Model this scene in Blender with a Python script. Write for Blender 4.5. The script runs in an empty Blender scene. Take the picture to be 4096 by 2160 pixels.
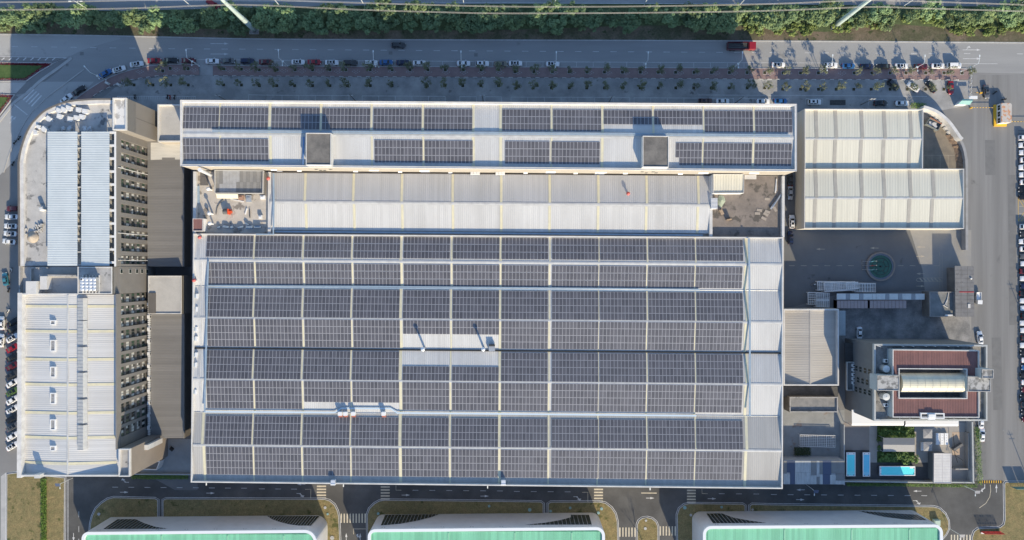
import bpy, math, random
from mathutils import Vector
random.seed(11)
SC = bpy.context.scene
COL = SC.collection
H = 235.0            # drone height above the ground
F = 2731.0           # focal length in photo pixels (24 mm)
def P(px, py, z=0.0):
    k = (H - z) / F
    return Vector(((px - 2048) * k, (1080 - py) * k, z))
def Q(c, r, tx, ty): return (1024 * c + tx * .39767, 540 * r + ty * .39767)
def Z(x0, y0, tx, ty): return (x0 + tx / 5.0293, y0 + ty / 5.0293)
def QP(c, r, tx, ty, z=0.0): return P(*Q(c, r, tx, ty), z)
ORD = "first second third fourth fifth sixth seventh eighth ninth tenth eleventh twelfth thirteenth fourteenth fifteenth sixteenth seventeenth eighteenth nineteenth twentieth".split()
TENS = {20: 'twenty', 30: 'thirty', 40: 'forty', 50: 'fifty', 60: 'sixty', 70: 'seventy', 80: 'eighty', 90: 'ninety'}
def nth(i):          # 0-based
    n = i + 1
    if n <= 20: return ORD[i]
    t, u = n // 10 * 10, n % 10
    if t >= 100: return 'hundred and ' + nth(i - 100)
    return TENS[t][:-1] + 'ieth' if u == 0 else TENS[t] + '-' + ORD[u - 1]

# ------------------------------------------------------------------ materials
MATS = {}
def mat(name, c, c2=None, scale=.4, rough=.8, metal=0., lo=.38, hi=.68, fine=.10, fscale=6., sheet=None, spec=.5,
        vary=0., detail=5., stretch=None, coat=0., dark=None, dust=None):
    if name in MATS: return MATS[name]
    m = bpy.data.materials.new(name); m.use_nodes = True
    nt = m.node_tree; N = nt.nodes; L = nt.links
    b = N['Principled BSDF']
    b.inputs['Roughness'].default_value = rough
    b.inputs['Metallic'].default_value = metal
    b.inputs['Specular IOR Level'].default_value = spec
    if coat: b.inputs['Coat Weight'].default_value = coat; b.inputs['Coat Roughness'].default_value = .06
    tc = N.new('ShaderNodeTexCoord')
    vec = tc.outputs['Object']
    def mix(fac, a, bb, blend='MIX'):
        n = N.new('ShaderNodeMix'); n.data_type = 'RGBA'; n.blend_type = blend
        for sock, v in ((n.inputs[0], fac), (n.inputs[6], a), (n.inputs[7], bb)):
            if hasattr(v, 'links'): L.new(v, sock)
            elif isinstance(v, tuple): sock.default_value = (*v[:3], 1)
            else: sock.default_value = v
        return n.outputs[2]
    def noise(sc, det=5., st=None):
        n = N.new('ShaderNodeTexNoise'); n.inputs['Scale'].default_value = sc; n.inputs['Detail'].default_value = det
        n.inputs['Roughness'].default_value = .62
        if st:
            mp = N.new('ShaderNodeMapping'); mp.inputs['Scale'].default_value = st
            L.new(vec, mp.inputs['Vector']); L.new(mp.outputs[0], n.inputs['Vector'])
        else: L.new(vec, n.inputs['Vector'])
        return n.outputs['Fac']
    def rng(v, a, b2, lo2=0., hi2=1.):
        n = N.new('ShaderNodeMapRange'); n.inputs[1].default_value = a; n.inputs[2].default_value = b2
        n.inputs[3].default_value = lo2; n.inputs[4].default_value = hi2
        L.new(v, n.inputs[0]); return n.outputs[0]
    col = c
    if c2 is not None: col = mix(rng(noise(scale, detail, stretch), lo, hi), c, c2)
    if dark: # dark irregular stains: (colour, scale, threshold)
        col = mix(rng(noise(dark[1], 6.), dark[2], dark[2] + .07), col, dark[0])
    if fine:
        g = rng(noise(fscale, 3.), .25, .75, 1 - fine, 1 + fine)
        cc = N.new('ShaderNodeCombineColor')
        for i in range(3): L.new(g, cc.inputs[i])
        col = mix(1., col, cc.outputs[0], 'MULTIPLY')
    if sheet: # tone of every single roofing sheet: (axis, width, amount)
        sp = N.new('ShaderNodeSeparateXYZ'); L.new(vec, sp.inputs[0])
        d = N.new('ShaderNodeMath'); d.operation = 'DIVIDE'; d.inputs[1].default_value = sheet[1]; L.new(sp.outputs[sheet[0]], d.inputs[0])
        fl = N.new('ShaderNodeMath'); fl.operation = 'FLOOR'; L.new(d.outputs[0], fl.inputs[0])
        wn = N.new('ShaderNodeTexWhiteNoise'); wn.noise_dimensions = '1D'; L.new(fl.outputs[0], wn.inputs['W'])
        g = rng(wn.outputs['Value'], 0, 1, 1 - sheet[2], 1 + sheet[2])
        cc = N.new('ShaderNodeCombineColor')
        for i in range(3): L.new(g, cc.inputs[i])
        col = mix(1., col, cc.outputs[0], 'MULTIPLY')
    if dust: # dust lying unevenly over a whole roof: (colour, scale) in world space
        ge = N.new('ShaderNodeNewGeometry'); nn = N.new('ShaderNodeTexNoise'); nn.inputs['Scale'].default_value = dust[1]; nn.inputs['Detail'].default_value = 6; nn.inputs['Roughness'].default_value = .65
        L.new(ge.outputs['Position'], nn.inputs['Vector'])
        col = mix(rng(nn.outputs['Fac'], .42, .72, 0., .4), col, dust[0])
    if vary:
        oi = N.new('ShaderNodeObjectInfo')
        g = rng(oi.outputs['Random'], 0, 1, 1 - vary, 1 + vary)
        cc = N.new('ShaderNodeCombineColor')
        for i in range(3): L.new(g, cc.inputs[i])
        col = mix(1., col, cc.outputs[0], 'MULTIPLY')
    if hasattr(col, 'links'): L.new(col, b.inputs['Base Color'])
    else: b.inputs['Base Color'].default_value = (*col[:3], 1)
    MATS[name] = m
    return m
def g(v, t=(1, 1, 1)): return (v * t[0], v * t[1], v * t[2])

# ------------------------------------------------------------------ mesh collector
ORG = {}
class MB:
    def __init__(s): s.v = []; s.f = []; s.m = []; s.cur = 0
    def add(s, vs, fs, mi=None):
        o = len(s.v); s.v += [tuple(x) for x in vs]
        for f in fs: s.f.append(tuple(i + o for i in f)); s.m.append(s.cur if mi is None else mi)
        return s
    def quad(s, a, b, c, d, mi=None): return s.add([a, b, c, d], [(0, 1, 2, 3)], mi)
    def box(s, x0, x1, y0, y1, z0, z1, mi=None):
        return s.prism([(x0, y0), (x1, y0), (x1, y1), (x0, y1)], z0, z1, mi)
    def obox(s, cx, cy, ln, wd, ang, z0, z1, mi=None):
        c, n = math.cos(ang), math.sin(ang)
        return s.prism([(cx + x * c - y * n, cy + x * n + y * c) for x, y in ((-ln/2, -wd/2), (ln/2, -wd/2), (ln/2, wd/2), (-ln/2, wd/2))], z0, z1, mi)
    def prism(s, pts, z0, z1, mi=None, bottom=True):
        pts = [(p[0], p[1]) for p in pts]
        a = sum(pts[i][0] * pts[(i+1) % len(pts)][1] - pts[(i+1) % len(pts)][0] * pts[i][1] for i in range(len(pts)))
        if a < 0: pts = pts[::-1]
        n = len(pts)
        vs = [(x, y, z0) for x, y in pts] + [(x, y, z1) for x, y in pts]
        fs = [tuple(range(n, 2 * n))] + [(i, (i+1) % n, (i+1) % n + n, i + n) for i in range(n)]
        if bottom: fs.append(tuple(range(n))[::-1])
        return s.add(vs, fs, mi)
    def sheet(s, pts, z, mi=None):
        pts = [(p[0], p[1]) for p in pts]
        a = sum(pts[i][0] * pts[(i+1) % len(pts)][1] - pts[(i+1) % len(pts)][0] * pts[i][1] for i in range(len(pts)))
        if a < 0: pts = pts[::-1]
        return s.add([(x, y, z) for x, y in pts], [tuple(range(len(pts)))], mi)
    def ring(s, pts, inset, z0, z1, mi=None):
        pts = [(p[0], p[1]) for p in pts]
        a = sum(pts[i][0] * pts[(i+1) % len(pts)][1] - pts[(i+1) % len(pts)][0] * pts[i][1] for i in range(len(pts)))
        if a < 0: pts = pts[::-1]
        n = len(pts); inn = offset(pts, inset)
        vs = [(x, y, z0) for x, y in pts] + [(x, y, z1) for x, y in pts] + [(x, y, z1) for x, y in inn] + [(x, y, z0) for x, y in inn]
        fs = []
        for i in range(n):
            j = (i + 1) % n
            fs += [(i, j, n + j, n + i), (n + i, n + j, 2*n + j, 2*n + i), (2*n + i, 2*n + j, 3*n + j, 3*n + i)]
        return s.add(vs, fs, mi)
    def wall(s, pts, th, z0, z1, mi=None):      # open wall along a polyline
        for a, b in zip(pts[:-1], pts[1:]):
            ang = math.atan2(b[1] - a[1], b[0] - a[0]); ln = math.hypot(b[0] - a[0], b[1] - a[1])
            s.obox((a[0] + b[0]) / 2, (a[1] + b[1]) / 2, ln + th * .4, th, ang, z0, z1, mi)
        return s
    def band(s, pts, wd, z, mi=None):           # flat painted band along a polyline
        n = len(pts); L_, R_ = [], []
        for i in range(n):
            a = Vector(pts[max(i-1, 0)][:2]); b = Vector(pts[min(i+1, n-1)][:2]); d = (b - a).normalized(); q = Vector((-d.y, d.x)) * wd / 2
            p = Vector(pts[i][:2]); L_.append(p + q); R_.append(p - q)
        for i in range(n - 1):
            s.add([(*R_[i], z), (*R_[i+1], z), (*L_[i+1], z), (*L_[i], z)], [(0, 1, 2, 3)], mi)
        return s
    def curb(s, pts, wd, z0, z1, mi=None):      # continuous kerb along a polyline
        n = len(pts); L_, R_ = [], []
        for i in range(n):
            a = Vector(pts[max(i-1, 0)][:2]); b = Vector(pts[min(i+1, n-1)][:2]); d = (b - a).normalized(); q = Vector((-d.y, d.x)) * wd / 2
            p = Vector(pts[i][:2]); L_.append(p + q); R_.append(p - q)
        vs = []
        for i in range(n): vs += [(*R_[i], z0), (*R_[i], z1), (*L_[i], z1), (*L_[i], z0)]
        fs = []
        for i in range(n - 1):
            for k in range(3): a = i*4 + k; fs.append((a, a + 4, a + 5, a + 1))
        fs += [(0, 1, 2, 3), (4*n-1, 4*n-2, 4*n-3, 4*n-4)]
        return s.add(vs, fs, mi)
    def tube(s, pts, r, n=6, mi=None, r1=None):
        pts = [Vector(p) for p in pts]; o = []; k = len(pts)
        for i, p in enumerate(pts):
            d = (pts[min(i+1, k-1)] - pts[max(i-1, 0)]).normalized()
            u = d.cross(Vector((0, 0, 1)));
            if u.length < 1e-3: u = Vector((1, 0, 0))
            u.normalize(); w = u.cross(d)
            rr = r if r1 is None else r + (r1 - r) * i / (k - 1)
            o += [p + (u * math.cos(2*math.pi*j/n) + w * math.sin(2*math.pi*j/n)) * rr for j in range(n)]
        fs = [(i*n + j, i*n + (j+1) % n, (i+1)*n + (j+1) % n, (i+1)*n + j) for i in range(k-1) for j in range(n)]
        fs += [tuple(range(n))[::-1], tuple(range((k-1)*n, k*n))]
        return s.add(o, fs, mi)
    def cyl(s, cx, cy, r, z0, z1, n=16, mi=None, r1=None):
        r1 = r if r1 is None else r1
        vs = [(cx + r*math.cos(2*math.pi*j/n), cy + r*math.sin(2*math.pi*j/n), z0) for j in range(n)] + [(cx + r1*math.cos(2*math.pi*j/n), cy + r1*math.sin(2*math.pi*j/n), z1) for j in range(n)]
        return s.add(vs, [(j, (j+1) % n, (j+1) % n + n, j + n) for j in range(n)] + [tuple(range(n))[::-1], tuple(range(n, 2*n))], mi)
    def lathe(s, cx, cy, prof, n=16, mi=None):  # prof: (r, z) from bottom to top
        vs = [(cx + r*math.cos(2*math.pi*j/n), cy + r*math.sin(2*math.pi*j/n), z) for r, z in prof for j in range(n)]
        k = len(prof)
        return s.add(vs, [(i*n + j, i*n + (j+1) % n, (i+1)*n + (j+1) % n, (i+1)*n + j) for i in range(k-1) for j in range(n)] + [tuple(range(n))[::-1], tuple(range((k-1)*n, k*n))], mi)
    def ribbed(s, a, b, c, d, pitch=.8, depth=.07, mi=None, flat=.62):
        """corrugated sheet: ribs run from edge a-b (low) to edge d-c (high)"""
        a, b, c, d = map(Vector, (a, b, c, d))
        nrm = (b - a).cross(d - a).normalized()
        if nrm.z < 0: nrm = -nrm
        n = max(2, round((b - a).length / pitch)); vs = []
        for i in range(n):
            for t, h in ((0, 0), (flat, 0), (flat + .1, depth), (.9, depth)):
                u = (i + t) / n
                vs += [a.lerp(b, u) + nrm * h, d.lerp(c, u) + nrm * h]
        vs += [b, c]
        k = len(vs) // 2
        fs = [(2*i, 2*i + 2, 2*i + 3, 2*i + 1) for i in range(k - 1)]
        if (b - a).cross(d - a).z < 0: fs = [f[::-1] for f in fs]
        return s.add(vs, fs, mi)
    def build(s, name, mats, parent=None, smooth=False):
        if not isinstance(mats, (list, tuple)): mats = [mats]
        me = bpy.data.meshes.new(name)
        o = ORG.get(parent.name, Vector((0, 0, 0))) if parent else Vector((0, 0, 0))
        me.from_pydata([(x - o.x, y - o.y, z - o.z) for x, y, z in s.v], [], s.f)
        for m in mats: me.materials.append(m)
        if len(mats) > 1:
            for p, mi in zip(me.polygons, s.m): p.material_index = mi
        if smooth:
            for p in me.polygons: p.use_smooth = True
        me.update()
        ob = bpy.data.objects.new(name, me); COL.objects.link(ob)
        if parent: ob.parent = parent
        ORG[ob.name] = o
        return ob
def offset(pts, d):
    n = len(pts); out = []
    for i in range(n):
        p0, p1, p2 = Vector(pts[i-1]), Vector(pts[i]), Vector(pts[(i+1) % n])
        a = (p1 - p0).normalized(); b = (p2 - p1).normalized()
        na, nb = Vector((-a.y, a.x)), Vector((-b.y, b.x))
        m = (na + nb); m = m / max(.3, m.length_squared) * 2 if m.length > 1e-6 else na
        out.append(tuple(p1 + m * d))
    return out
def tag(o, label=None, cat=None, group=None, kind=None):
    if label: o['label'] = label
    if cat: o['category'] = cat
    if group: o['group'] = group
    if kind: o['kind'] = kind
    return o
def thing(name, label, cat, loc=(0, 0, 0), rz=0., group=None, local=False):
    o = bpy.data.objects.new(name, None); COL.objects.link(o)
    o.empty_display_size = .3
    o.location = loc; o.rotation_euler = (0, 0, rz)
    ORG[o.name] = Vector((0, 0, 0)) if local else Vector(loc)
    return tag(o, label, cat, group)
def solid(mb, name, mats, label, cat, group=None, smooth=False):
    return tag(mb.build(name, mats, None, smooth), label, cat, group)
def setting(mb, name, mats): return tag(mb.build(name, mats), kind='structure')
KIDS = {}
def copy_tree(o, parent=None):
    c = o.copy(); COL.objects.link(c); c.parent = parent
    ch = KIDS.get(o.name)
    if ch is None: ch = KIDS[o.name] = list(o.children)
    for k in ch: copy_tree(k, c)
    return c
def arc(cx, cy, r, a0, a1, n=8):
    return [(cx + r*math.cos(math.radians(a0 + (a1 - a0)*i/n)), cy + r*math.sin(math.radians(a0 + (a1 - a0)*i/n))) for i in range(n + 1)]
def bezier(pts, n=4):   # Catmull-Rom smoothing of a pixel polyline
    out = []
    for i in range(len(pts) - 1):
        p = [Vector(pts[max(0, min(len(pts)-1, i + k))]) for k in (-1, 0, 1, 2)]
        for j in range(n):
            t = j / n
            out.append(tuple(.5 * ((2*p[1]) + (p[2]-p[0])*t + (2*p[0]-5*p[1]+4*p[2]-p[3])*t*t + (3*p[1]-p[0]-3*p[2]+p[3])*t**3)))
    return out + [tuple(pts[-1])]
def pp(pts, z=0.): return [P(x, y, z) for x, y in pts]

# ------------------------------------------------------------------ camera, sky, sun
SUN_EL, SUN_AZ = 23.6, 21.5      # shadows fall to the north and slightly west
cam = bpy.data.cameras.new('camera'); co = bpy.data.objects.new('camera', cam); COL.objects.link(co)
co.location = (0, 0, H); co.rotation_euler = (0, 0, 0)
cam.sensor_width = 36; cam.lens = 36 * F / 4096; cam.clip_end = 2000; cam.clip_start = 1
SC.camera = co
w = bpy.data.worlds.new('World'); SC.world = w; w.use_nodes = True
nt = w.node_tree; bg = nt.nodes['Background']
sky = nt.nodes.new('ShaderNodeTexSky'); sky.sky_type = 'NISHITA'; sky.sun_disc = False
# sun stands in the south-south-east: azimuth of the sun direction measured from +Y clockwise
sx, sy = math.sin(math.radians(SUN_AZ)), -math.cos(math.radians(SUN_AZ))
sky.sun_elevation = math.radians(SUN_EL); sky.sun_rotation = math.atan2(sx, sy)
sky.air_density = 1.0; sky.dust_density = 0.3; sky.ozone_density = 2.5
nt.links.new(sky.outputs[0], bg.inputs[0]); bg.inputs[1].default_value = SKY_STRENGTH = .15
sl = bpy.data.lights.new('sun', 'SUN'); sl.energy = 4.1; sl.angle = math.radians(.5); sl.color = (1, .845, .59)
so = bpy.data.objects.new('sun', sl); COL.objects.link(so)
e = math.radians(SUN_EL)
so.rotation_euler = Vector((sx * math.cos(e), sy * math.cos(e), math.sin(e))).to_track_quat('Z', 'Y').to_euler()
so.location = (60, -150, 120)
vs = SC.view_settings
vs.view_transform = 'Standard'; vs.look = 'None'; vs.gamma = 1; vs.exposure = 0.8; vs.use_curve_mapping = False

# shared materials
ASPH = mat('asphalt', g(.062), g(.108), .09, .92, fine=.14, dark=(g(.13), .09, .66))
CONC_ROAD = mat('road_concrete', g(.185, (1, .99, .99)), g(.225, (1, .99, .98)), .05, .9, fine=.08, dark=(g(.2), .12, .66))
AVENUE = mat('avenue_asphalt', g(.25, (1, 1, 1)), g(.33, (1, 1, .99)), .07, .9, fine=.12, stretch=(.12, 1, 1), dark=(g(.2), .1, .64))
FRONT = mat('frontage_concrete', g(.24), g(.38, (1, .99, .98)), .16, .9, fine=.12, dark=(g(.14), .25, .62))
YARD = mat('yard_concrete', g(.125, (.98, 1, 1.02)), g(.155, (.98, 1, 1.02)), .07, .92, fine=.1, dark=(g(.085), .2, .64))
LOTC = mat('lot_concrete', g(.15), g(.30, (1, .97, .95)), .22, .9, fine=.2, fscale=2.5)
PAVE = mat('pink_paving', (.225, .155, .15), (.275, .195, .185), .4, .9, fine=.15)
WHITE_LINE = mat('white_marking', g(.62), g(.45), .9, .8, fine=.1)
CREAM_LINE = mat('cream_marking', (.58, .52, .40), (.45, .40, .31), .9, .8, fine=.1)
YELLOW = mat('yellow_paint', (.75, .42, .03), None, rough=.5, fine=.06)
BLACK = mat('black_plastic', g(.02), None, rough=.5, fine=0)
KERB = mat('kerb_stone', g(.36), g(.46), .8, .9, fine=.1)
WHITE_METAL = mat('white_metal', g(.74), g(.64, (1, .98, .95)), .25, .5, fine=.05)
GREY_METAL = mat('grey_metal', g(.33, (.96, 1, 1.05)), g(.28), .5, .5, metal=.2, fine=.06)
STEEL = mat('galvanised_steel', g(.50, (.95, 1, 1.05)), g(.40), .6, .42, metal=.45, fine=.06)
TRAY = mat('blue_grey_tray', (.33, .42, .50), (.26, .34, .42), .7, .5, metal=.2, fine=.05)
CONCRETE = mat('roof_concrete', g(.40, (1, .97, .94)), g(.27, (1, .98, .95)), .3, .9, fine=.14, dark=(g(.15), .5, .59))
CONC_DARK = mat('dark_roof_concrete', g(.185, (1, .93, .85)), g(.11, (1, .95, .9)), .35, .9, fine=.2, dark=(g(.06), .9, .66))
PARAPET = mat('parapet_render', g(.60, (1, .975, .94)), g(.48, (1, .98, .95)), .3, .85, fine=.06)
BEIGE = mat('beige_wall', (.36, .325, .28), (.32, .29, .25), .3, .85, fine=.06)
TAUPE = mat('taupe_cladding', (.20, .19, .18), (.178, .17, .162), .25, .7, fine=.06)
TAUPE_D = mat('dark_taupe_cladding', (.135, .125, .116), (.115, .107, .10), .25, .7, fine=.06)
GLASS = mat('dark_glass', (.02, .03, .03), None, rough=.15, fine=0, spec=.35)
GLASS_G = mat('green_glass', (.04, .075, .05), None, rough=.1, fine=0, spec=.6)
BLIND = mat('pale_blind', (.50, .49, .45), None, rough=.8, fine=.05)
WOOD = mat('bare_wood', (.40, .30, .21), (.28, .20, .13), 1.5, .8, fine=.12)
ORANGE = mat('orange_red_paint', (.65, .09, .03), None, rough=.5, fine=.05)
RED = mat('red_paint', (.50, .035, .03), None, rough=.4, fine=.05)
BROWN_ROOF = mat('maroon_roof_sheet', (.225, .11, .098), (.185, .092, .084), .3, .6, fine=.07, sheet=(0, .9, .08))
ALU = mat('aluminium_frame', (.43, .43, .46), None, rough=.45, fine=0)
RUBBER = mat('rubber', g(.025), None, rough=.8, fine=0)
# ================================================================== GROUND
GZ = dict(base=0., a=.006, b=.012, c=.018, mark=.026)
m_ = MB(); m_.sheet([(-420, -300), (420, -300), (420, 300), (-420, 300)], 0.); setting(m_, 'ground', CONC_ROAD)
# far road beyond the planted verge
m_ = MB(); m_.sheet(pp([(-300, -400), (4400, -400), (4400, 34), (3072, 20), (2048, 18), (1500, 24), (900, 38), (500, 48), (0, 42), (-300, 36)]), .006); setting(m_, 'far_road', AVENUE)
m_ = MB(); m_.band(bezier(pp([(340, 1), (700, 3), (1024, 4), (2048, 11), (2600, 14), (3300, 16)])), .18, .016)
m_.band(bezier(pp([(-60, 42), (200, 44), (500, 49), (900, 40)])), .25, .016)
for x in range(3200, 4100, 60): m_.band(pp([(x, 26), (x + 26, 26.5)]), .15, .016)
setting(m_, 'far_road_marking', WHITE_LINE)
# planted verge: bare soil and thin grass
VERGE = mat('verge_soil', (.08, .08, .045), (.165, .13, .095), .13, 1., lo=.42, hi=.62, fine=.3, fscale=1.6, dark=((.04, .055, .02), .35, .58))
VTOP = bezier([(-300, 136), (0, 137), (300, 141), (600, 147), (1024, 156), (1536, 159), (2048, 160.5), (3072, 164), (4096, 171), (4400, 173)])
VN = [(4400, 34), (3072, 20), (2048, 18), (1500, 24), (900, 38), (500, 48), (0, 42), (-300, 36)]
m_ = MB(); m_.sheet(pp(VTOP + VN), .10); setting(m_, 'verge', VERGE)
m_ = MB(); m_.sheet(pp(bezier([(-200, 96), (200, 84), (500, 100), (900, 118), (1500, 122), (2100, 118), (2500, 104), (2950, 104), (3300, 128), (3500, 96), (3800, 112), (4300, 140)], 4) + [(4300, 30), (3072, 17), (2048, 15), (1500, 21), (900, 34), (500, 44), (0, 40), (-200, 38)]), .12); setting(m_, 'verge_undergrowth', mat('undergrowth', (.06, .085, .035), (.10, .13, .055), .5, 1., fine=.4, fscale=3))
m_ = MB(); m_.curb(pp(VTOP), .35, 0, .15); setting(m_, 'verge_kerb', KERB)
# avenue
SB = [(795, 260), (1024, 264), (1536, 266), (2048, 268), (3072, 273), (3866, 275)]
SW = bezier([(300, 398), (340, 369), (380, 342), (420, 319), (470, 297), (520, 281), (580, 267), (640, 260), (710, 257), (795, 258)], 3)
m_ = MB(); m_.sheet(pp(VTOP + [(4400, 300), (3890, 290)] + SB[::-1] + SW[::-1] + [(250, 420), (170, 440), (60, 380), (120, 370), (230, 290), (285, 235), (0, 224), (-300, 222)]), .006); setting(m_, 'avenue', AVENUE)
m_ = MB(); m_.sheet(pp(bezier([(-300, 139), (0, 140), (250, 142), (480, 150), (420, 172), (330, 200), (262, 228), (120, 223), (-300, 221)], 3)), .009); m_.sheet(pp([(150, 327), (375, 327), (310, 390), (245, 420), (120, 520), (60, 640), (0, 700), (-300, 720), (-300, 580), (0, 470), (70, 405)]), .0095); setting(m_, 'concrete_lane', mat('pale_lane', g(.33, (1, 1, .99)), g(.40, (1, .99, .97)), .06, .9, fine=.1, stretch=(.3, 1, 1), dark=(g(.26), .1, .62)))
m_ = MB()
def lerp_tab(x, tab):
    for (a, b), (c, d) in zip(tab, tab[1:]):
        if x <= c: return b + (d - b) * (x - a) / (c - a)
    return tab[-1][1]
DY = [(-100, 184), (50, 185.7), (700, 195), (1024, 197), (2048, 204.5), (3072, 210.5), (4200, 216)]
x = 47
while x < 4150:
    if not 3860 < x < 4000: m_.band(pp([(x, lerp_tab(x, DY)), (x + 25, lerp_tab(x + 25, DY))]), .16, .016)
    x += 78.4 if x < 640 else 70.7
LY = [(780, 238), (1024, 240.5), (2048, 246.5), (3072, 251), (4000, 255)]
m_.band(pp([(790, 238), (1024, 240.5), (1536, 243.5), (2048, 246.5), (2560, 249), (3072, 251), (3990, 255)]), .12, .016)
for x in list(range(1100, 3050, 67)): y = lerp_tab(x, LY); m_.band(pp([(x, y), (x, y + 20)]), .1, .017)
def arrow(mb, px, py, deg, ln=4.2, turn=0, z=.017):
    c = P(px, py); a = math.radians(deg); ca, sa = math.cos(a), math.sin(a)
    def W(u, v): return (c.x + u * ca - v * sa, c.y + u * sa + v * ca, z)
    h = ln / 2
    mb.add([W(-h, -.09), W(h - 1.4, -.09), W(h - 1.4, .09), W(-h, .09)], [(0, 1, 2, 3)])
    if turn >= 0 and turn != 2: mb.add([W(h - 1.4, -.38), W(h, 0), W(h - 1.4, .38)], [(0, 1, 2)])
    if turn in (1, 2, -1, -2):
        s = 1 if turn > 0 else -1
        u0 = -h + 1.0
        mb.add([W(u0, s*.1), W(u0 + .35, s*.1), W(u0 + 1.2, s*.8), W(u0 + .8, s*.8)] if s > 0 else [W(u0 + .35, s*.1), W(u0, s*.1), W(u0 + .8, s*.8), W(u0 + 1.2, s*.8)], [(0, 1, 2, 3)])
        tri = [W(u0 + .2, s*.85), W(u0 + 1.7, s*.65), W(u0 + 1.3, s*1.35)]
        mb.add(tri if s > 0 else tri[::-1], [(0, 1, 2)])
for a in ((878, 174.5, 0, 6.2), (878, 216, 0, 6.2), (3887, 199.5, 0, 6.2, 1), (3887, 234.5, 0, 6.2)): arrow(m_, *a)
# hatching at the tip of the traffic island and the ramp
m_.band(pp([(-60, 225), (0, 226), (267, 231), (200, 258)]), .16, .016)
for i in range(8): x = 8 + i * 29; m_.band(pp([(x + 10, 231), (x - 2, 241)]), .3, .016)
for k in range(5): m_.band(pp([Q(0, 0, 318 + 25*k, 880 + 20*k), Q(0, 0, 208 + 27*k, 985 + 21*k)]), .42, .016)
m_.band(pp([Q(0, 0, 130, 1040), Q(0, 0, 275, 1155)]), .3, .016)
arrow(m_, 52, 479, 45, 3.4, 1)
m_.band(pp([Q(0, 0, 450, 995), Q(0, 0, 350, 1100)]), .35, .016)
setting(m_, 'avenue_marking', WHITE_LINE)
# traffic islands on the west edge: turf edged with a red leaved border
TURF = mat('turf', (.05, .095, .025), (.085, .13, .04), .6, 1., fine=.25, fscale=4)
REDLEAF = mat('red_leaf_border', (.20, .012, .03), (.10, .008, .02), 1.6, 1., fine=.35, fscale=8)
PATHC = mat('pale_path', g(.40, (1, .99, .97)), g(.33), .3, .9, fine=.1)
for isl in ([(-80, 246), (0, 247), (207, 251), (213, 256), (160, 288), (106, 326), (-80, 327)], [(-80, 374), (0, 375), (62, 378), (38, 412), (0, 462), (-80, 560)]):
    w_ = pp(isl); w_ = [(p.x, p.y) for p in w_][::-1]
    m_ = MB(); m_.ring(w_, .25, 0, .18); setting(m_, 'island_kerb', KERB)
    m_ = MB(); m_.prism(offset(w_, 1.0), 0, .14); setting(m_, 'island_turf', TURF)
    m_ = MB(); rnd = random.Random(5)
    ip, op = offset(w_, 1.15), offset(w_, .3)
    for i in range(len(ip)):
        a, b, c, d = Vector(op[i]), Vector(op[(i+1) % len(ip)]), Vector(ip[i]), Vector(ip[(i+1) % len(ip)])
        for _ in range(int((b - a).length * 26)):
            t, u = rnd.random(), rnd.random(); p = a.lerp(b, t).lerp(c.lerp(d, t), u); z = rnd.uniform(.2, .42); s = rnd.uniform(.06, .14)
            ax = rnd.uniform(0, 6.3); tx = Vector((math.cos(ax), math.sin(ax), rnd.uniform(-.5, .5))) * s; ty = Vector((-math.sin(ax), math.cos(ax), rnd.uniform(-.5, .5))) * s
            q = Vector((p.x, p.y, z)); m_.quad(q - tx, q - ty, q + tx, q + ty)
    tag(m_.build('border_planting', REDLEAF), kind='stuff')
m_ = MB(); m_.sheet(pp([(-80, 330), (106, 329), (64, 373), (-80, 371)]), .012); setting(m_, 'island_path', PATHC)
m_ = MB(); m_.curb(bezier(pp([(288, 232), (230, 275), (160, 325), (110, 372), (60, 408), (20, 455), (-30, 520)])), .9, 0, .16)
m_.curb(pp([(337, 278), (185, 390)]), .45, 0, .16); m_.curb(bezier(pp([(180, 398), (130, 445), (90, 505), (68, 550), (40, 610), (15, 690)])), .35, 0, .14); setting(m_, 'ramp_kerb', PATHC)
# pavement along the avenue, in front of it the frontage lane
m_ = MB(); m_.sheet(pp(SB + [(3877, 285), (3878, 312), (3868, 319), (3072, 316), (2048, 309), (1024, 305), (853, 301)] + [(853, 261)]), .13)
m_.sheet(pp(SW + [(798, 300), (720, 300), (640, 303), (560, 313), (500, 325), (450, 342), (410, 362), (375, 385), (355, 402)]), .13)
setting(m_, 'pavement', PAVE)
m_ = MB(); m_.curb(pp([(853, 261)] + SB[1:]), .25, 0, .16); m_.curb(pp(SW), .25, 0, .16); setting(m_, 'pavement_kerb', KERB)
m_ = MB(); rnd = random.Random(8)
for i in range(46):                                          # pale diamonds of lighter paving stones
    x = 560 + i * 72; y = lerp_tab(x, [(560, 287), (700, 279), (1024, 283), (2048, 291), (3072, 293), (3880, 293)])
    for dx, dy in ((0, 0), (-7, 4), (7, 4), (0, 8), (-14, 0), (14, 0), (-7, -5), (7, -5)):
        if x + dx < 3860 and abs(x - 826) > 40: p = P(x + dx, y + dy); m_.obox(p.x, p.y, .3, .3, .78, .13, .136)
setting(m_, 'paving_pattern', mat('pale_paver', g(.33), None, rough=.9))
m_ = MB(); m_.sheet(pp([(800, 258), (851, 259), (851, 303), (800, 302)]), .012)
m_.sheet(pp([(400, 400), (460, 350), (560, 316), (720, 302), (1024, 306), (2048, 310), (3072, 317), (3878, 321), (3885, 420), (3600, 470), (3072, 470), (640, 470), (400, 440)]), .008)
setting(m_, 'frontage_lane', FRONT)
m_ = MB()
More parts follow.
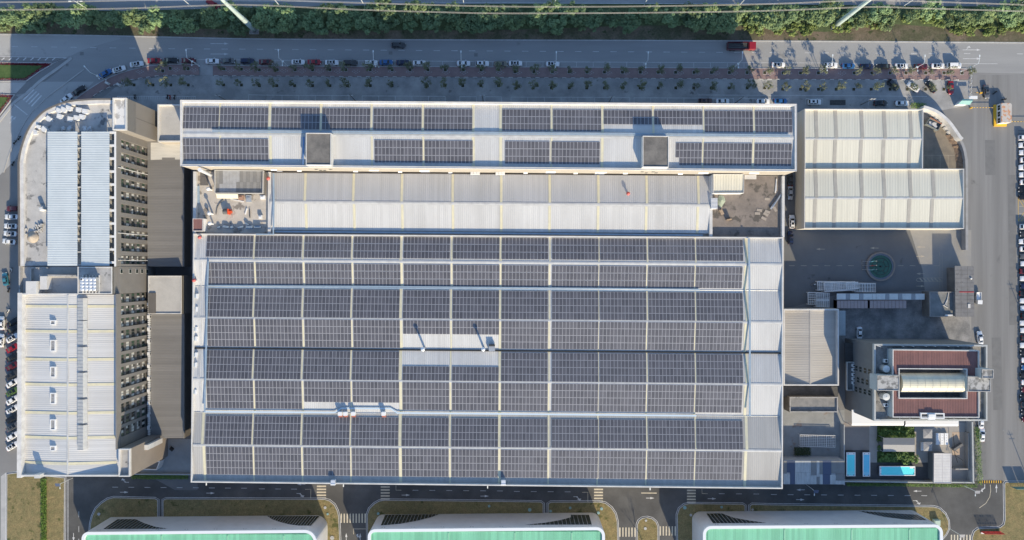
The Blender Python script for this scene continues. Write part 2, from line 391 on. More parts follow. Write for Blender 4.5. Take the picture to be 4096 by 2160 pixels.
for seg in ([Q(1, 0, 95, 957), Q(1, 0, 262, 958), Q(1, 0, 430, 959), Q(1, 0, 597, 960), Q(1, 0, 765, 961), Q(1, 0, 935, 962)], [Q(1, 0, 1068 + 167*i, 964 + i) for i in range(6)],
            [Q(1, 0, 2050, 972), Q(1, 0, 2220, 973)], [Q(1, 0, 2303, 973), Q(1, 0, 2470, 974)], [Q(2, 0, -10 + 168*i, 977 + .5*i) for i in range(-0, 7)], [Q(2, 0, 1017, 980), Q(2, 0, 1185, 981)],
            [Q(2, 0, 1228 + 167*i, 983 + i) for i in range(7)], [Q(2, 0, 2283 + 167*i, 990 + i) for i in range(4)], [Q(3, 0, 380, 993), Q(3, 0, 550, 994)], [Q(3, 0, 1010, 998), Q(3, 0, 1180, 1000)],
            [Q(0, 0, 2500, 953), Q(0, 0, 2670, 957)]):
    m_.band(pp(seg), .14, .02)
    for q in seg: m_.band(pp([q, (q[0], q[1] + 25)]), .12, .021)
m_.band(pp([Q(0, 0, 1180, 968), Q(0, 0, 1968, 971)]), .14, .02)
for i in range(36): x = 1180 + i * 22.5; m_.band(pp([Q(0, 0, x, 969), Q(0, 0, x, 1000)]), .1, .021)
m_.band(pp([Q(3, 0, -700, 955), Q(3, 0, 800, 963), Q(3, 0, 1600, 970)]), .13, .02)
setting(m_, 'lane_marking', WHITE_LINE)
m_ = MB(); m_.box(*(lambda a, b: (a.x, b.x, b.y, a.y))(QP(3, 0, 622, 1006), QP(3, 0, 780, 1058)), .006, .03); setting(m_, 'ramp_grate', mat('dark_grate', g(.05), g(.09), 2, .9, fine=.2))
# factory yard, alley and lots
m_ = MB(); m_.sheet(pp([(2900, 640), (3225, 640), (3225, 915), (3860, 915), (3860, 1150), (3560, 1170), (3340, 1180), (3130, 1240), (2900, 1240)]), .008)
m_.sheet(pp([(720, 560), (790, 560), (790, 1960), (700, 1960), (590, 1900), (590, 1060), (720, 1060)]), .008)
setting(m_, 'yard', YARD)
m_ = MB(); m_.sheet(pp([(3345, 1185), (3760, 1185), (3860, 1160), (3890, 1380), (3380, 1380), (3340, 1300)]), .012); setting(m_, 'loading_lot', LOTC)
m_ = MB(); m_.sheet(pp([(3640, 920), (3885, 920), (3885, 1390), (3790, 1390), (3700, 1270), (3700, 1170), (3690, 1080)]), .010); setting(m_, 'sunlit_apron', mat('sunlit_concrete', g(.27, (1, .96, .90)), g(.23), .2, .9, fine=.08))  # apron edge drawn along the office shadow line; sunlight put into its paler colour
m_ = MB(); m_.sheet(pp([(3640, 480), (3760, 480), (3850, 560), (3870, 690), (3600, 690), (3600, 480)]), .008); setting(m_, 'corner_yard', mat('corner_concrete', (.25, .21, .16), (.16, .14, .115), .25, .9, fine=.15))
m_ = MB()
for x0, x1, n, y in ((0, 0, 0, 0),): pass
for tx in (210, 330, 447, 567, 687, 805, 1305, 1425, 1545, 1665): m_.band([QP(3, 1, tx, 1314), QP(3, 1, tx + 58, 1315)], .15, .02)
for a in ((1535, 1127, 180), (1535, 1220, 0), (1070, 1137, 180), (527, 1148, 180), (1535, 1395, 180), (1535, 1520, 0)): arrow(m_, *Q(3, 1, a[0], a[1]), a[2], 3.0, z=.02)
for i in range(6): tx = 1525 + i * 38; m_.band([QP(3, 2, tx, 82), QP(3, 2, tx + 30, 115)], .45, .02)
m_.band([QP(3, 2, tx, ty) for tx, ty in ((1755, 78), (1520, 80), (1496, 90), (1492, 100), (1500, 112), (1525, 117), (1755, 117))], .14, .021)
for tx in (1728, 1752): m_.band([QP(3, 2, tx, -180), QP(3, 2, tx, 180)], .1, .02)
for tx in (1570, 1650, 1732, 1812): m_.band([QP(3, 1, tx, 205), QP(3, 1, tx, 335)], .1, .02)
m_.band([QP(3, 1, 1568, 204), QP(3, 1, 1880, 205)], .1, .021)
setting(m_, 'yard_marking', mat('faded_marking', (.42, .37, .30), (.30, .27, .22), 1.2, .85, fine=.1))
# private ring road, dark asphalt
m_ = MB(); m_.sheet(pp([(262, 1885), (800, 1900), (3130, 1900), (3960, 1925), (4016, 1925), (4016, 2100), (4000, 2400), (255, 2400)]), .006); setting(m_, 'ring_road', ASPH)
ER = mat('east_road_surface', g(.17, (1, .99, .98)), g(.225, (1, .99, .98)), .35, .92, fine=.1, stretch=(1, .03, 1), dark=(g(.13), .16, .64))
m_ = MB(); m_.sheet(pp([(3885, 300), (4071, 300), (4072, 900), (4090, 1700), (4200, 1720), (4200, 1925), (3925, 1925), (3910, 1400), (3882, 900)]), .004); setting(m_, 'east_road', ER)
m_ = MB()
for a, b, w_ in (((3926, 1400), (3934, 1900), 2.0), ((4046, 700), (4052, 1300), 2.6), ((3985, 1350), (3992, 1640), 3.2), ((3960, 560), (3962, 700), 3.5)): m_.band(pp([a, b]), w_, .009)
setting(m_, 'road_patch', mat('road_patch', g(.145), g(.17), .4, .92, fine=.12))
LAWN = mat('dry_lawn', (.225, .175, .082), (.15, .135, .06), .45, 1., fine=.45, fscale=3, dark=((.075, .08, .025), .22, .58))
def lawn(pts, name='lawn', m=LAWN, kerb=True):
    w_ = [(p.x, p.y) for p in pp(pts)]
    a = sum(w_[i][0] * w_[(i+1) % len(w_)][1] - w_[(i+1) % len(w_)][0] * w_[i][1] for i in range(len(w_)))
    if a < 0: w_ = w_[::-1]
    k = MB(); k.ring(w_, .22, 0, .16); setting(k, 'lawn_kerb', KERB)
    k = MB(); k.prism(offset(w_, .22), 0, .15); setting(k, name, m)
    k = MB(); k.band([(*p, 0) for p in offset(w_, -.35) + offset(w_, -.35)[:1]], .16, .018); setting(k, 'edge_line', WHITE_LINE)
L1 = [Q(0, 3, *p) for p in ((905, 1700), (905, 1250), (910, 1190), (930, 1110), (965, 1040), (1020, 985), (1080, 945), (1140, 928))]
L1e = [Q(1, 3, *p) for p in ((690, 945), (740, 960), (790, 1000), (820, 1060), (835, 1120), (845, 1358), (848, 1700))]
lawn(L1 + [Q(0, 3, 1560, 938), Q(0, 3, 1590, 955), Q(0, 3, 1590, 1700)]); lawn([Q(0, 3, 1640, 1700), Q(0, 3, 1640, 955), Q(0, 3, 1670, 940)] + L1e)
L2 = [Q(1, 3, *p) for p in ((1125, 1700), (1118, 1100), (1140, 1040), (1190, 990), (1240, 962), (1290, 953), (2575, 967))]
L2e = [Q(2, 3, *p) for p in ((880, 972), (940, 985), (1000, 1030), (1040, 1090), (1060, 1170), (1065, 1358), (1068, 1700))]
lawn(L2 + [Q(2, 3, 290, 972), Q(2, 3, 315, 990), Q(2, 3, 318, 1700)]); lawn([Q(2, 3, 362, 1700), Q(2, 3, 362, 990), Q(2, 3, 390, 973)] + L2e)
lawn([Q(2, 3, *p) for p in ((1258, 1700), (1258, 1200), (1275, 1160), (1310, 1135), (1360, 1128), (1410, 1140), (1450, 1175), (1468, 1220), (1470, 1700))])
lawn([Q(2, 3, *p) for p in ((1665, 1700), (1660, 1100), (1680, 1040), (1730, 1000), (1780, 988), (2320, 994), (2345, 1010), (2345, 1700))])
lawn([Q(2, 3, 2390, 1700), Q(2, 3, 2390, 1010), Q(2, 3, 2415, 995)] + [Q(3, 3, *p) for p in ((0, 1000), (1660, 1020), (1720, 1035), (1780, 1090), (1815, 1160), (1820, 1240), (1790, 1300), (1740, 1358), (1700, 1700))])
lawn([Q(3, 3, *p) for p in ((2050, 1700), (2050, 1330), (2070, 1270), (2110, 1240), (2330, 1230), (2370, 1200), (2380, 1150), (2375, 790), (2390, 772), (2900, 770), (2900, 1700))])
lawn([(26, 2300), (28, 1895), (66, 1890), (260, 1910), (258, 2300)])
m_ = MB(); m_.sheet(pp([(3, 2300), (4, 1905), (24, 1890), (26, 2300)]), .012); setting(m_, 'west_path', PATHC)
m_ = MB()
def bars(c, r, xs, ys, horiz):
    if horiz:
        for y in ys: m_.band([QP(c, r, xs[0], y), QP(c, r, xs[1], y)], .52, .016)
    else:
        for x in xs: m_.band([QP(c, r, x, ys[0]), QP(c, r, x, ys[1])], .44, .016)
bars(1, 3, (612, 705), [818 + 30*i for i in range(5)], True); bars(1, 3, (1255, 1345), [824 + 30*i for i in range(5)], True)
bars(1, 3, [858 + 30*i for i in range(9)], (1093, 1185), False)
bars(2, 3, (825, 915), [849 + 30*i for i in range(5)], True); bars(2, 3, (1760, 1848), [859 + 30*i for i in range(5)], True)
bars(2, 3, [1085 + 30.5*i for i in range(6)], (1232, 1325), False); bars(2, 3, [1492 + 30*i for i in range(6)], (1220, 1313), False)
bars(3, 3, [1845 + 31*i for i in range(7)], (1305, 1400), False)
m_.band([QP(2, 3, 1300, 885), QP(2, 3, 1455, 886)], .3, .016)
for s in ([(1, 495, 848), (1, 552, 848), (1, 550, 940)], [(1, 1408, 805), (1, 1408, 856), (1, 1462, 857)], [(1, 980, 1300), (1, 980, 1246), (1, 1112, 1246)], [(2, 705, 878), (2, 763, 878), (2, 763, 972)], [(2, 1910, 845), (2, 1912, 890), (2, 1968, 892)],
          [(3, 2125, 1035), (3, 2190, 990), (3, 2230, 925), (3, 2240, 860), (3, 2235, 800)]):
    m_.band([QP(c, 3, x, y) for c, x, y in s], .16, .016)
setting(m_, 'crossing_marking', CREAM_LINE)
m_ = MB()
for c, y0, x0, x1, st in ((0, 826, 1130, 2500, 162), (1, 843, 30, 420, 162), (1, 857, 1575, 2560, 170), (2, 869, 20, 620, 170), (2, 892, 2080, 2560, 174), (3, 900, 30, 1650, 168)):
    x = x0
    while x < x1: m_.band([QP(c, 3, x, y0 + (x - x0) * .008), QP(c, 3, x + 58, y0 + (x - x0) * .008 + .4)], .15, .016); x += st
for ty in (1070, 1220, 1345): m_.band([QP(0, 3, 793, ty), QP(0, 3, 793, ty + 58)], .14, .016)
m_.band([QP(0, 3, 684, 745), QP(0, 3, 684, 1700)], .18, .016)
for c, x, y, d, t in ((0, 1255, 777, 180, -1), (0, 1250, 877, 0, 0), (0, 2117, 886, 0, 0), (1, 450, 890, 0, -1), (1, 455, 797, 180, 0), (1, 1507, 906, 0, 0), (1, 2300, 916, 0, 0), (2, 660, 922, 0, -1), (2, 1390, 936, 0, 0), (2, 2012, 942, 0, 0),
                     (3, 328, 853, 180, 0), (3, 325, 952, 0, 0), (3, 1500, 866, 180, 0), (3, 1500, 962, 0, -1), (3, 2297, 838, 90, 0), (3, 2180, 840, 270, -1), (1, 908, 1330, 90, 0), (1, 1048, 1330, 90, 1), (0, 740, 1330, 270, 0)):
    arrow(m_, *Q(c, 3, x, y), d, 2.9, t)
setting(m_, 'ring_road_marking', WHITE_LINE)
m_ = MB()
for i in range(20): p = QP(3, 3, 2132 + i * 11.6, 772); m_.obox(p.x, p.y, .26, .9, 0, 0, .06, i % 2)
tag(m_.build('speed_bump', [YELLOW, BLACK]), 'yellow and black speed bump across the road by the hedge corner', 'speed bump')
for (c, r, tx, ty, w_, h_) in ((0, 0, 823, 540, 38, 34), (1, 0, 1353, 533, 36, 34), (1, 0, 2212, 552, 36, 34), (0, 0, 676, 655, 26, 26), (3, 2, 1835, 503, 16, 12), (3, 3, 2377, 248, 34, 28), (3, 1, 2422, 970, 14, 14), (3, 2, 2345, 672, 12, 14)):
    p = QP(c, r, tx, ty); k = MB(); k.obox(p.x, p.y, w_ * .034, h_ * .034, 0, .004, .014); k.cyl(p.x, p.y, w_ * .012, .014, .024, 16)
    setting(k, 'manhole_cover', mat('manhole', g(.2), g(.16), 2, .8))
# yellow box marking at the east car park and its bays
m_ = MB(); m_.band(pp([(4073, 793), (4073, 884), (4200, 884)]), .2, .02); m_.band(pp([(4073, 793), (4200, 793)]), .2, .02)
for i in range(9): m_.band(pp([(4073 + i * 12, 793), (4073 + i * 12 + 60, 884)]), .16, .02); m_.band(pp([(4073 + i * 12, 884), (4073 + i * 12 + 60, 793)]), .16, .021)
setting(m_, 'box_marking', mat('ochre_marking', (.55, .36, .08), None, rough=.8, fine=.1))
m_ = MB(); m_.sheet(pp([(4072, 520), (4300, 520), (4300, 790), (4072, 790)]), .008); m_.sheet(pp([(4072, 888), (4300, 888), (4300, 1690), (4090, 1690), (4080, 1300), (4072, 900)]), .008); setting(m_, 'car_park', YARD)
m_ = MB()
for i in range(39): y = 528 + i * 29.7; m_.band(pp([(4073 + i * .3, y), (4160, y)]), .1, .02)
setting(m_, 'bay_marking', CREAM_LINE)
# ================================================================== BUILDINGS
ROOF = mat('light_roof_sheet', g(.54, (1, .995, .98)), g(.46, (1, .99, .97)), .12, .55, fine=.06, sheet=(0, .93, .05), stretch=(1, .25, 1))
ROOF_OLD = mat('aged_roof_sheet', g(.40, (1, .98, .94)), g(.33, (1, .98, .95)), .12, .6, fine=.07, sheet=(0, .93, .06), stretch=(1, .25, 1))
SKYL = mat('translucent_strip', (.64, .59, .41), (.55, .52, .40), .5, .5, fine=.1)
CAP = mat('ridge_cap_sheet', g(.52, (1, 1, .98)), g(.42), .5, .5, fine=.05)
CREAMROOF = mat('cream_roof_sheet', (.62, .595, .50), (.565, .545, .46), .1, .5, fine=.04, sheet=(0, .9, .04), stretch=(1, .3, 1))
GREYSTRIP = mat('grey_translucent_strip', (.40, .375, .33), (.35, .33, .29), .6, .6, fine=.08)
PVGLASS = mat('solar_cell_glass', (.080, .081, .095), (.102, .099, .112), .02, rough=.35, fine=.06, fscale=.6, spec=.5, vary=.16, dust=((.150, .147, .158), .035))

def wline(y0, y1, z, x0, x1, xa=1024., xb=2968.):
    """world points at photo x0 and x1 of a roof line whose photo y is y0 at xa and y1 at xb"""
    f = lambda x: y0 + (y1 - y0) * (x - xa) / (xb - xa)
    return P(x0, f(x0), z), P(x1, f(x1), z)
def slope(th, a, b, mats, pitch=.62, depth=.045, name='roof_slope'):
    m = MB(); m.ribbed(a[0], a[1], b[1], b[0], pitch, depth); return m.build(name, mats, th)
def strip_on(th, a, b, t0, width, mats, name='skylight_strip', lift=.09, s0=0., s1=1.):
    """a narrow sheet across a slope, at fraction t0 along the line a (world x is kept)"""
    u = (a[1] - a[0]).normalized(); n = u.cross(b[0] - a[0]).normalized()
    if n.z < 0: n = -n
    pa = a[0].lerp(a[1], t0); fb = (pa.x - b[0].x) / (b[1].x - b[0].x); pb = b[0].lerp(b[1], fb)
    p, q = pa.lerp(pb, s0) + n * lift, pa.lerp(pb, s1) + n * lift
    h = u * width / 2
    m = MB(); m.quad(p - h, p + h, q + h, q - h) if (p - q).y < 0 else m.quad(q - h, q + h, p + h, p - h)
    lo = [Vector(v) - n * .04 for v in m.v]
    k = [Vector(v) for v in m.v]; m.quad(k[0], k[3], lo[3], lo[0]); m.quad(k[2], k[1], lo[1], lo[2])
    return m.build(name, mats, th)
def rim(th, pts, inset, z0, z1, mats, name='parapet'):
    m = MB(); m.ring(pts, inset, z0, z1); return m.build(name, mats, th)
def ridge_cap(th, a, b, w_=.5, name='ridge_cap', mats=None, lift=.1):
    m = MB(); d = (b - a).normalized(); s = Vector((-d.y, d.x, 0)) * w_; up = Vector((0, 0, lift))
    m.quad(a - s + up * .4, b - s + up * .4, b + up, a + up); m.quad(a + up, b + up, b + s + up * .4, a + s + up * .4)
    return m.build(name, mats or CAP, th)

# ---------------------------------------------------------------- long factory hall with saw of low gables
hall = thing('factory_hall', 'huge low factory hall with four solar clad gables and a bare grey gable', 'factory', P(1950, 1400, 0))
POD = pp([(772, 684), (3138, 704), (3131, 1956), (763, 1930)], 12.4)
m = MB(); m.prism(POD, 0, 12.4); m.build('wall', BEIGE, hall)
LINES = [(936, 952, 12.8), (1042, 1057, 13.9), (1146, 1161, 12.8), (1273, 1289, 13.9), (1394, 1411, 12.8), (1519, 1537, 13.9), (1650, 1663, 12.8), (1783, 1802, 13.9), (1926, 1946, 12.8)]
XW, XE = 772, 3128
WL = [wline(*l, XW, XE) for l in LINES]
WL = [(Vector((-102.6 - .0093 * (p.y + 12), p.y, p.z)) if 0 else p, q) for p, q in WL]
for i in range(8):
    slope(hall, WL[i], WL[i+1], ROOF_OLD if i >= 6 else ROOF)
    if i % 2: ridge_cap(hall, *WL[i], .45)
for i in (2, 4, 6):
    a, b = WL[i]; m = MB(); m.tube([a + Vector((0, 0, .03)), b + Vector((0, 0, .03))], .16, 4); m.build('valley_gutter', STEEL, hall)
mp = pp([(773, 934), (3134, 949), (3131, 1956), (763, 1930)], 14.0)
rim(hall, mp, .38, 12.3, 14.0, PARAPET)
# mid gable
MG = [wline(692, 704, 12.8, 1080, 2842, 1100, 2840), wline(808, 821.5, 13.9, 1080, 2842, 1100, 2840), wline(920, 934, 12.8, 1080, 2842, 1100, 2840)]
slope(hall, MG[0], MG[1], mat('mid_roof_shaded_sheet', g(.44, (.99, 1, 1.03)), g(.39, (.99, 1, 1.02)), .12, .55, fine=.06, sheet=(0, .93, .05), stretch=(1, .25, 1))); slope(hall, MG[1], MG[2], ROOF); ridge_cap(hall, *MG[1], .5)  # north slope shade put into the colour: darker, bluer than the south sheet
for tx in (500, 985, 1470, 1980, 2467, 2953, 3442, 3927, 4445):
    t = (1024 + tx * .39767 - 1080) / (2842 - 1080)
    for k in (0, 1): strip_on(hall, MG[k], MG[k+1], t, .78, SKYL)
for q in ([(1072, 688), (1084, 688), (1082, 938), (1071, 938)], [(2838, 704), (2850, 704), (2850, 946), (2838, 946)], [(773, 686), (785, 686), (784, 930), (772, 930)], [(3129, 704), (3139, 704), (3138, 948), (3128, 948)]):
    m = MB(); m.prism(pp(q, 13.6), 12.3, 13.6); m.build('parapet', PARAPET, hall)
m = MB(); m.sheet(pp([(785, 686), (1072, 689), (1071, 934), (784, 931)], 12.43), 12.43); m.build('roof_deck', mat('sandy_deck', (.50, .455, .40), (.40, .36, .31), .22, .95, fine=.12, dark=((.22, .195, .17), .3, .55)), hall)
m = MB(); m.sheet(pp([(2850, 704), (3129, 706), (3128, 947), (2850, 944)], 12.43), 12.43); m.build('roof_deck', mat('brown_deck', (.235, .20, .175), (.16, .14, .125), .28, .95, fine=.18, dark=((.10, .09, .08), .3, .55)), hall)
# translucent strips under the walkways between the arrays and at both ends
GAPT = [1019.5, 1215, 1410, 1605, 1807.5, 2002.5, 2199, 2394, 2587.5, 2780]
GAPB = [1012, 1207, 1401, 1601, 1799, 1997, 2193, 2390, 2585, 2780]
def gap_x(i, k): return GAPT[i] + (GAPB[i] - GAPT[i]) * k / 7
for k in range(8):
    for i in list(range(10)):
        t = (gap_x(i, k) - XW) / (XE - XW)
        strip_on(hall, WL[k], WL[k+1], t, .9 if i in (3, 5) else .5, SKYL)
    strip_on(hall, WL[k], WL[k+1], (2983 - XW) / (XE - XW), .9, SKYL)
    strip_on(hall, WL[k], WL[k+1], ((815 if k > 5 else 800) - XW) / (XE - XW), .8, SKYL if k > 5 else CAP)

# ---------------------------------------------------------------- solar arrays, each module a part
mm = MB(); mm.box(-.56, .56, -1.135, 1.135, -.02, .02, 0)
x0, y0 = .508, 1.075
mm.quad((-x0, -y0, .0245), (x0, -y0, .0245), (x0, y0, .0245), (-x0, y0, .0245), 1)
mod_ob = mm.build('solar_module', [ALU, PVGLASS]); MODME = mod_ob.data; bpy.data.objects.remove(mod_ob)
from mathutils import Matrix
def array(label, top, bot, xpx, n, y0px, y1px, rows, skip=(), grp=''):
    """top/bot: world lines of the slope's north and south edges; y0px,y1px: photo y of the array's ends at its own x"""
    u = (top[1] - top[0]).normalized(); 
    def on(px_x, px_y):       # point on the slope plane seen at this photo pixel
        nrm = u.cross(bot[0] - top[0]).normalized(); d = Vector(((px_x - 2048) / F, (1080 - px_y) / F, -1)); o = Vector((0, 0, H))
        return o + d * ((top[0] - o).dot(nrm) / d.dot(nrm)), nrm
    A, nrm = on(xpx, y0px); B, _ = on(xpx, y1px)
    if nrm.z < 0: nrm = -nrm
    v = (bot[0] - top[0]); v = (v - u * v.dot(u)).normalized()
    ln = (B - A).dot(v); pit = ln / rows
    R = Matrix((u, -v, nrm)).transposed().to_4x4()
    t = thing('solar_array', label, 'solar array', A, group=grp)
    for j in range(rows):
        for i in range(n):
            if (i, j) in skip: continue
            o = bpy.data.objects.new('solar_module', MODME); COL.objects.link(o); o.parent = t
            o.matrix_local = Matrix.Translation(u * (i + .5) * 1.166 + v * (j + .5) * pit + nrm * .17) @ R
BX0 = [830, 1024, 1220.5, 1416.5, 1615.5, 1813, 2007, 2208, 2399.5, 2592.5, 2784]
BX1 = [824, 1018, 1214, 1408, 1608, 1806, 2003, 2206, 2397.5, 2591.5, 2783]
ROWS = [(941.5, 957.5, 1030, 1045.5, 3), (1051, 1067, 1139.5, 1155, 3), (1155.5, 1171.5, 1269, 1285, 4), (1275, 1291, 1386.5, 1402.5, 4), (1401, 1418, 1516.5, 1534, 4), (1521.5, 1541, 1634, 1651, 4), (1664, 1683, 1779, 1799, 4), (1787, 1807, 1899, 1920, 4)]
SL = ['north slope of the first gable', 'south slope of the first gable', 'north slope of the second gable', 'south slope of the second gable', 'north slope of the third gable', 'south slope of the third gable', 'north slope of the last gable', 'south slope of the last gable']
for k, (a0, a1, b0, b1, r) in enumerate(ROWS):
    for i in range(11):
        x = BX0[i] + (BX1[i] - BX0[i]) * k / 7
        f = (x - 1024) / (2968 - 1024); ya, yb, rr = a0 + (a1 - a0) * f, b0 + (b1 - b0) * f, r
        if k == 3 and i in (4, 5): yb, rr = ya + (yb - ya) / 2, 2
        if k == 4 and i in (4, 5): ya, rr = ya + (yb - ya) / 2, 2
        if k == 5 and i in (2, 3): yb, rr = ya + (yb - ya) * .75, 3
        array(f'solar array on the {SL[k]}, {ORD[i]} block from the west end', WL[k], WL[k+1], x, 13, ya, yb, rr, grp='solar arrays on the factory hall')

# ---------------------------------------------------------------- tall block on the avenue
tall = thing('tall_factory_block', 'long tall factory block along the avenue with solar arrays and two stair heads', 'factory', P(1950, 540, 0))
TP = pp([(722, 401), (3186, 417), (3186, 684), (722, 663)], 21.8)
m = MB(); m.prism(TP, 0, 20.3); m.build('wall', BEIGE, tall)
rim(tall, TP, .5, 20.2, 21.8, PARAPET)
m = MB(); m.ring([(p.x, p.y) for p in TP][::-1], -.1, 21.5, 21.88); m.build('coping', mat('coping_sheet', g(.55, (1, .97, .94)), None, rough=.5), tall)
TL = [wline(404, 420, 20.6, 729, 3180, 731, 3072), wline(536, 551, 21.4, 729, 3180, 731, 3072), wline(664, 681.5, 20.6, 729, 3180, 731, 3072)]
slope(tall, TL[0], TL[1], ROOF); slope(tall, TL[1], TL[2], ROOF); ridge_cap(tall, *TL[1], .55)
for x, w_ in ((881, .5), (1081, .8), (1285, .9), (1487, .6), (1692.5, .7), (1893, .9), (2003, .9), (2206, .6), (2409, .8), (2612, .7), (2813, .5), (3014, .6)):
    for k in (0, 1): strip_on(tall, TL[k], TL[k+1], (x - 729) / (3180 - 729), w_, SKYL)
T1 = [(730.5, 10), (882, 13), (1088, 13), (1289.5, 13), (1494.5, 13), (1697.5, 13), (2008.5, 13), (2212, 13), (2414, 13), (2615.5, 13), (2817, 13), (3018.5, 10)]
for i, (x, n) in enumerate(T1):
    f = (x - 1024) / 2048
    array(f'solar array on the tall block, north slope, {ORD[i]} block from the west end', TL[0], TL[1], x, n, 431 + 14*f, (517 + 14*f) if i not in (8, 9) else (488.5 + 14*f), 3 if i not in (8, 9) else 2, grp='solar arrays on the tall block')
T2 = [(729, 10), (880, 13), (1497.5, 13), (1698, 13), (2020, 12), (2206, 13), (2703.5, 7), (2814.5, 13), (3018.5, 10)]
T2 = [(729, 10), (880, 13)][:1] + [(880, 13)] + T2[2:]
for i, (x, n) in enumerate(T2):
    f = (x - 1024) / 2048
    array(f'solar array on the tall block, south slope, {ORD[i]} block from the west end', TL[1], TL[2], x, n, 555 + 19*f, 646.5 + 18*f, 3, skip=((0, 2),) if n == 7 else (), grp='solar arrays on the tall block')
for q in ([(1223, 531), (1324, 532), (1324, 661), (1223, 660)], [(2571, 543), (2675, 544), (2675, 669), (2571, 668)]):
    w_ = pp(q, 24.2)
    m = MB(); m.prism(w_, 19.8, 23.9); tw = m.build('stair_head', PARAPET, tall)
    m = MB(); m.ring(w_, .22, 23.8, 24.2); m.build('parapet', PARAPET, tw)
    m = MB(); m.sheet(offset([(p.x, p.y) for p in w_][::-1], .22), 23.94); m.build('roof', CONC_DARK, tw)
# white canopies over the south windows of the tall block
YW = (1080 - 673) / F * 213.2
def on_south(px, py):
    yw = (1080 - (663 + 21 * (px - 722) / 2464)) / F * 213.2
    z = H - yw * F / (1080 - py); return (px - 2048) * (H - z) / F, yw, z
for c, items in ((1, ((180, 345, 60), (240, 362, 55), (437, 355, 45), (1003, 360, 45), (1187, 350, 95), (1215, 372, 92), (1450, 365, 40), (1695, 356, 95), (1705, 375, 95), (1955, 375, 40))),
                 (2, ((137, 377, 40), (390, 367, 95), (385, 385, 95), (640, 380, 40), (893, 372, 110), (880, 388, 95), (1140, 381, 45), (1693, 386, 45), (1925, 377, 95), (1885, 397, 90), (2435, 379, 95)))):
    for tx, ty, ln in items:
        x, y, z = on_south(*Q(c, 1, tx, ty)); h = ln * .39767 / 12 / 2
        m = MB(); m.add([(x - h, y - .05, z + .25), (x + h, y - .05, z + .25), (x + h, y - .42, z), (x - h, y - .42, z)], [(0, 3, 2, 1)]); m.box(x - h, x + h, y - .45, y - .38, z - .1, z + .02)
        m.build('window_canopy', WHITE_METAL, tall)
for tx, ty in ((2205, 372), (2457, 373)):
    x, y, z = on_south(*Q(1, 1, tx, ty)); m = MB()
    for i in range(3): m.box(x - 1.5 + i * 1.02, x - .55 + i * 1.02, y - .9, y - .02, z - .5, z + .5)
    m.build('condenser_bank', WHITE_METAL, tall)
for c, xs in ((1, (605, 650, 720, 750, 690, 800)), (2, (1310, 1350, 1325, 1420, 1450, 1480))):
    for i, tx in enumerate(xs):
        x, y, z = on_south(*Q(c, 1, tx, (345, 355, 376)[i % 3] + (25 if c == 2 else 0)))
        m = MB(); m.box(x - .45, x + .45, y - .06, y + .02, z - .6, z + .6); m.build('window', GLASS, tall)

# ---------------------------------------------------------------- west wing: curved terrace, slab stair tower, ribbon facade
wing = thing('west_wing', 'tall west office wing with curved roof terrace and twin white ribbed roofs', 'office building', P(300, 740, 0))
CUR = bezier([(73, 650), (79, 610), (87, 580), (97, 550), (110, 520), (127, 492), (143, 475), (160, 457), (182, 440), (215, 424), (250, 411), (290, 403), (330, 399), (390, 396), (447, 396)], 2)
XF = -122.75                                    # plane of the east facade
def clipx(pts): return [(min(p[0], XF - 1.05), p[1]) for p in pts]
WP = clipx(pp([(76, 1066)] + CUR + [(490, 396), (490, 1066)], 21.6))
m = MB(); m.prism(WP, 0, 20.4); m.build('wall', TAUPE, wing)
m = MB(); m.sheet(offset(WP[::-1], .3), 20.43); m.build('terrace_floor', mat('terrace_concrete', g(.50, (1, .975, .94)), g(.36, (1, .98, .95)), .16, .95, fine=.12, dark=(g(.17), .3, .55)), wing)
OUT = pp([(76, 1064)] + CUR, 21.6)
m = MB(); WO = [tuple(p[:2]) for p in pp([(74, 1160)] + [(76, 1064)] + CUR + [(500, 396)], 21.6)]; m.curb(offset(WO, -.8)[1:-1], 1.15, 20.3, 21.35); m.build('parapet', mat('white_render', g(.62, (1, .98, .95)), g(.48, (1, .97, .94)), .5, .85, fine=.06), wing)
m = MB(); m.curb([tuple(p[:2]) for p in OUT], .5, 19.8, 21.62); m.build('coping', TAUPE_D, wing)
WROOF = mat('white_ribbed_sheet', (.52, .56, .575), (.47, .51, .525), .2, .45, fine=.04)
for xa, xb, lab in ((190, 310, 0), (325, 438, 0)):
    a, b, c, d = P(xa, 1063, 23.3), P(xa, 526, 23.3), P(xb, 526, 23.55), P(xb, 1063, 23.55)
    m = MB(); m.ribbed(a, b, c, d, .72, .03, flat=.5); sh = m.build('terrace_roof', WROOF, wing)
    m = MB()
    for yy in range(540, 1060, 52):
        for xx in (xa + 3, xb - 3): p = P(xx, yy, 23.2); m = MB(); m.box(p.x - .1, p.x + .1, p.y - .1, p.y + .1, 20.4, 23.2); m.build('roof_post', STEEL, sh)
m = MB()                                        # white open frame along the facade top
for yy in range(530, 1075, 52):
    p, q = P(438, yy, 23.2), P(463, yy, 23.2); m.box(p.x, q.x, p.y - .35, p.y + .35, 22.9, 23.2)
p, q = P(457, 526, 23.2), P(464, 1066, 23.2); m.box(p.x, q.x, q.y, p.y, 22.7, 23.22); m.build('eaves_frame', mat('white_beam', g(.68, (1, .98, .95)), None, rough=.8), wing)
m = MB()
p, q = P(311, 526, 22.9), P(324, 1063, 22.9)
for yy in range(540, 1063, 52): y = P(0, yy, 22.9).y; m.box(p.x - .3, q.x + .3, y - .12, y + .12, 22.6, 22.9)
for yy in range(560, 1063, 105): y = P(0, yy, 22.9).y; m.box(p.x + .05, q.x - .05, y - .9, y + .5, 20.4, 21.6)
m.build('gutter_beam', WHITE_METAL, wing)
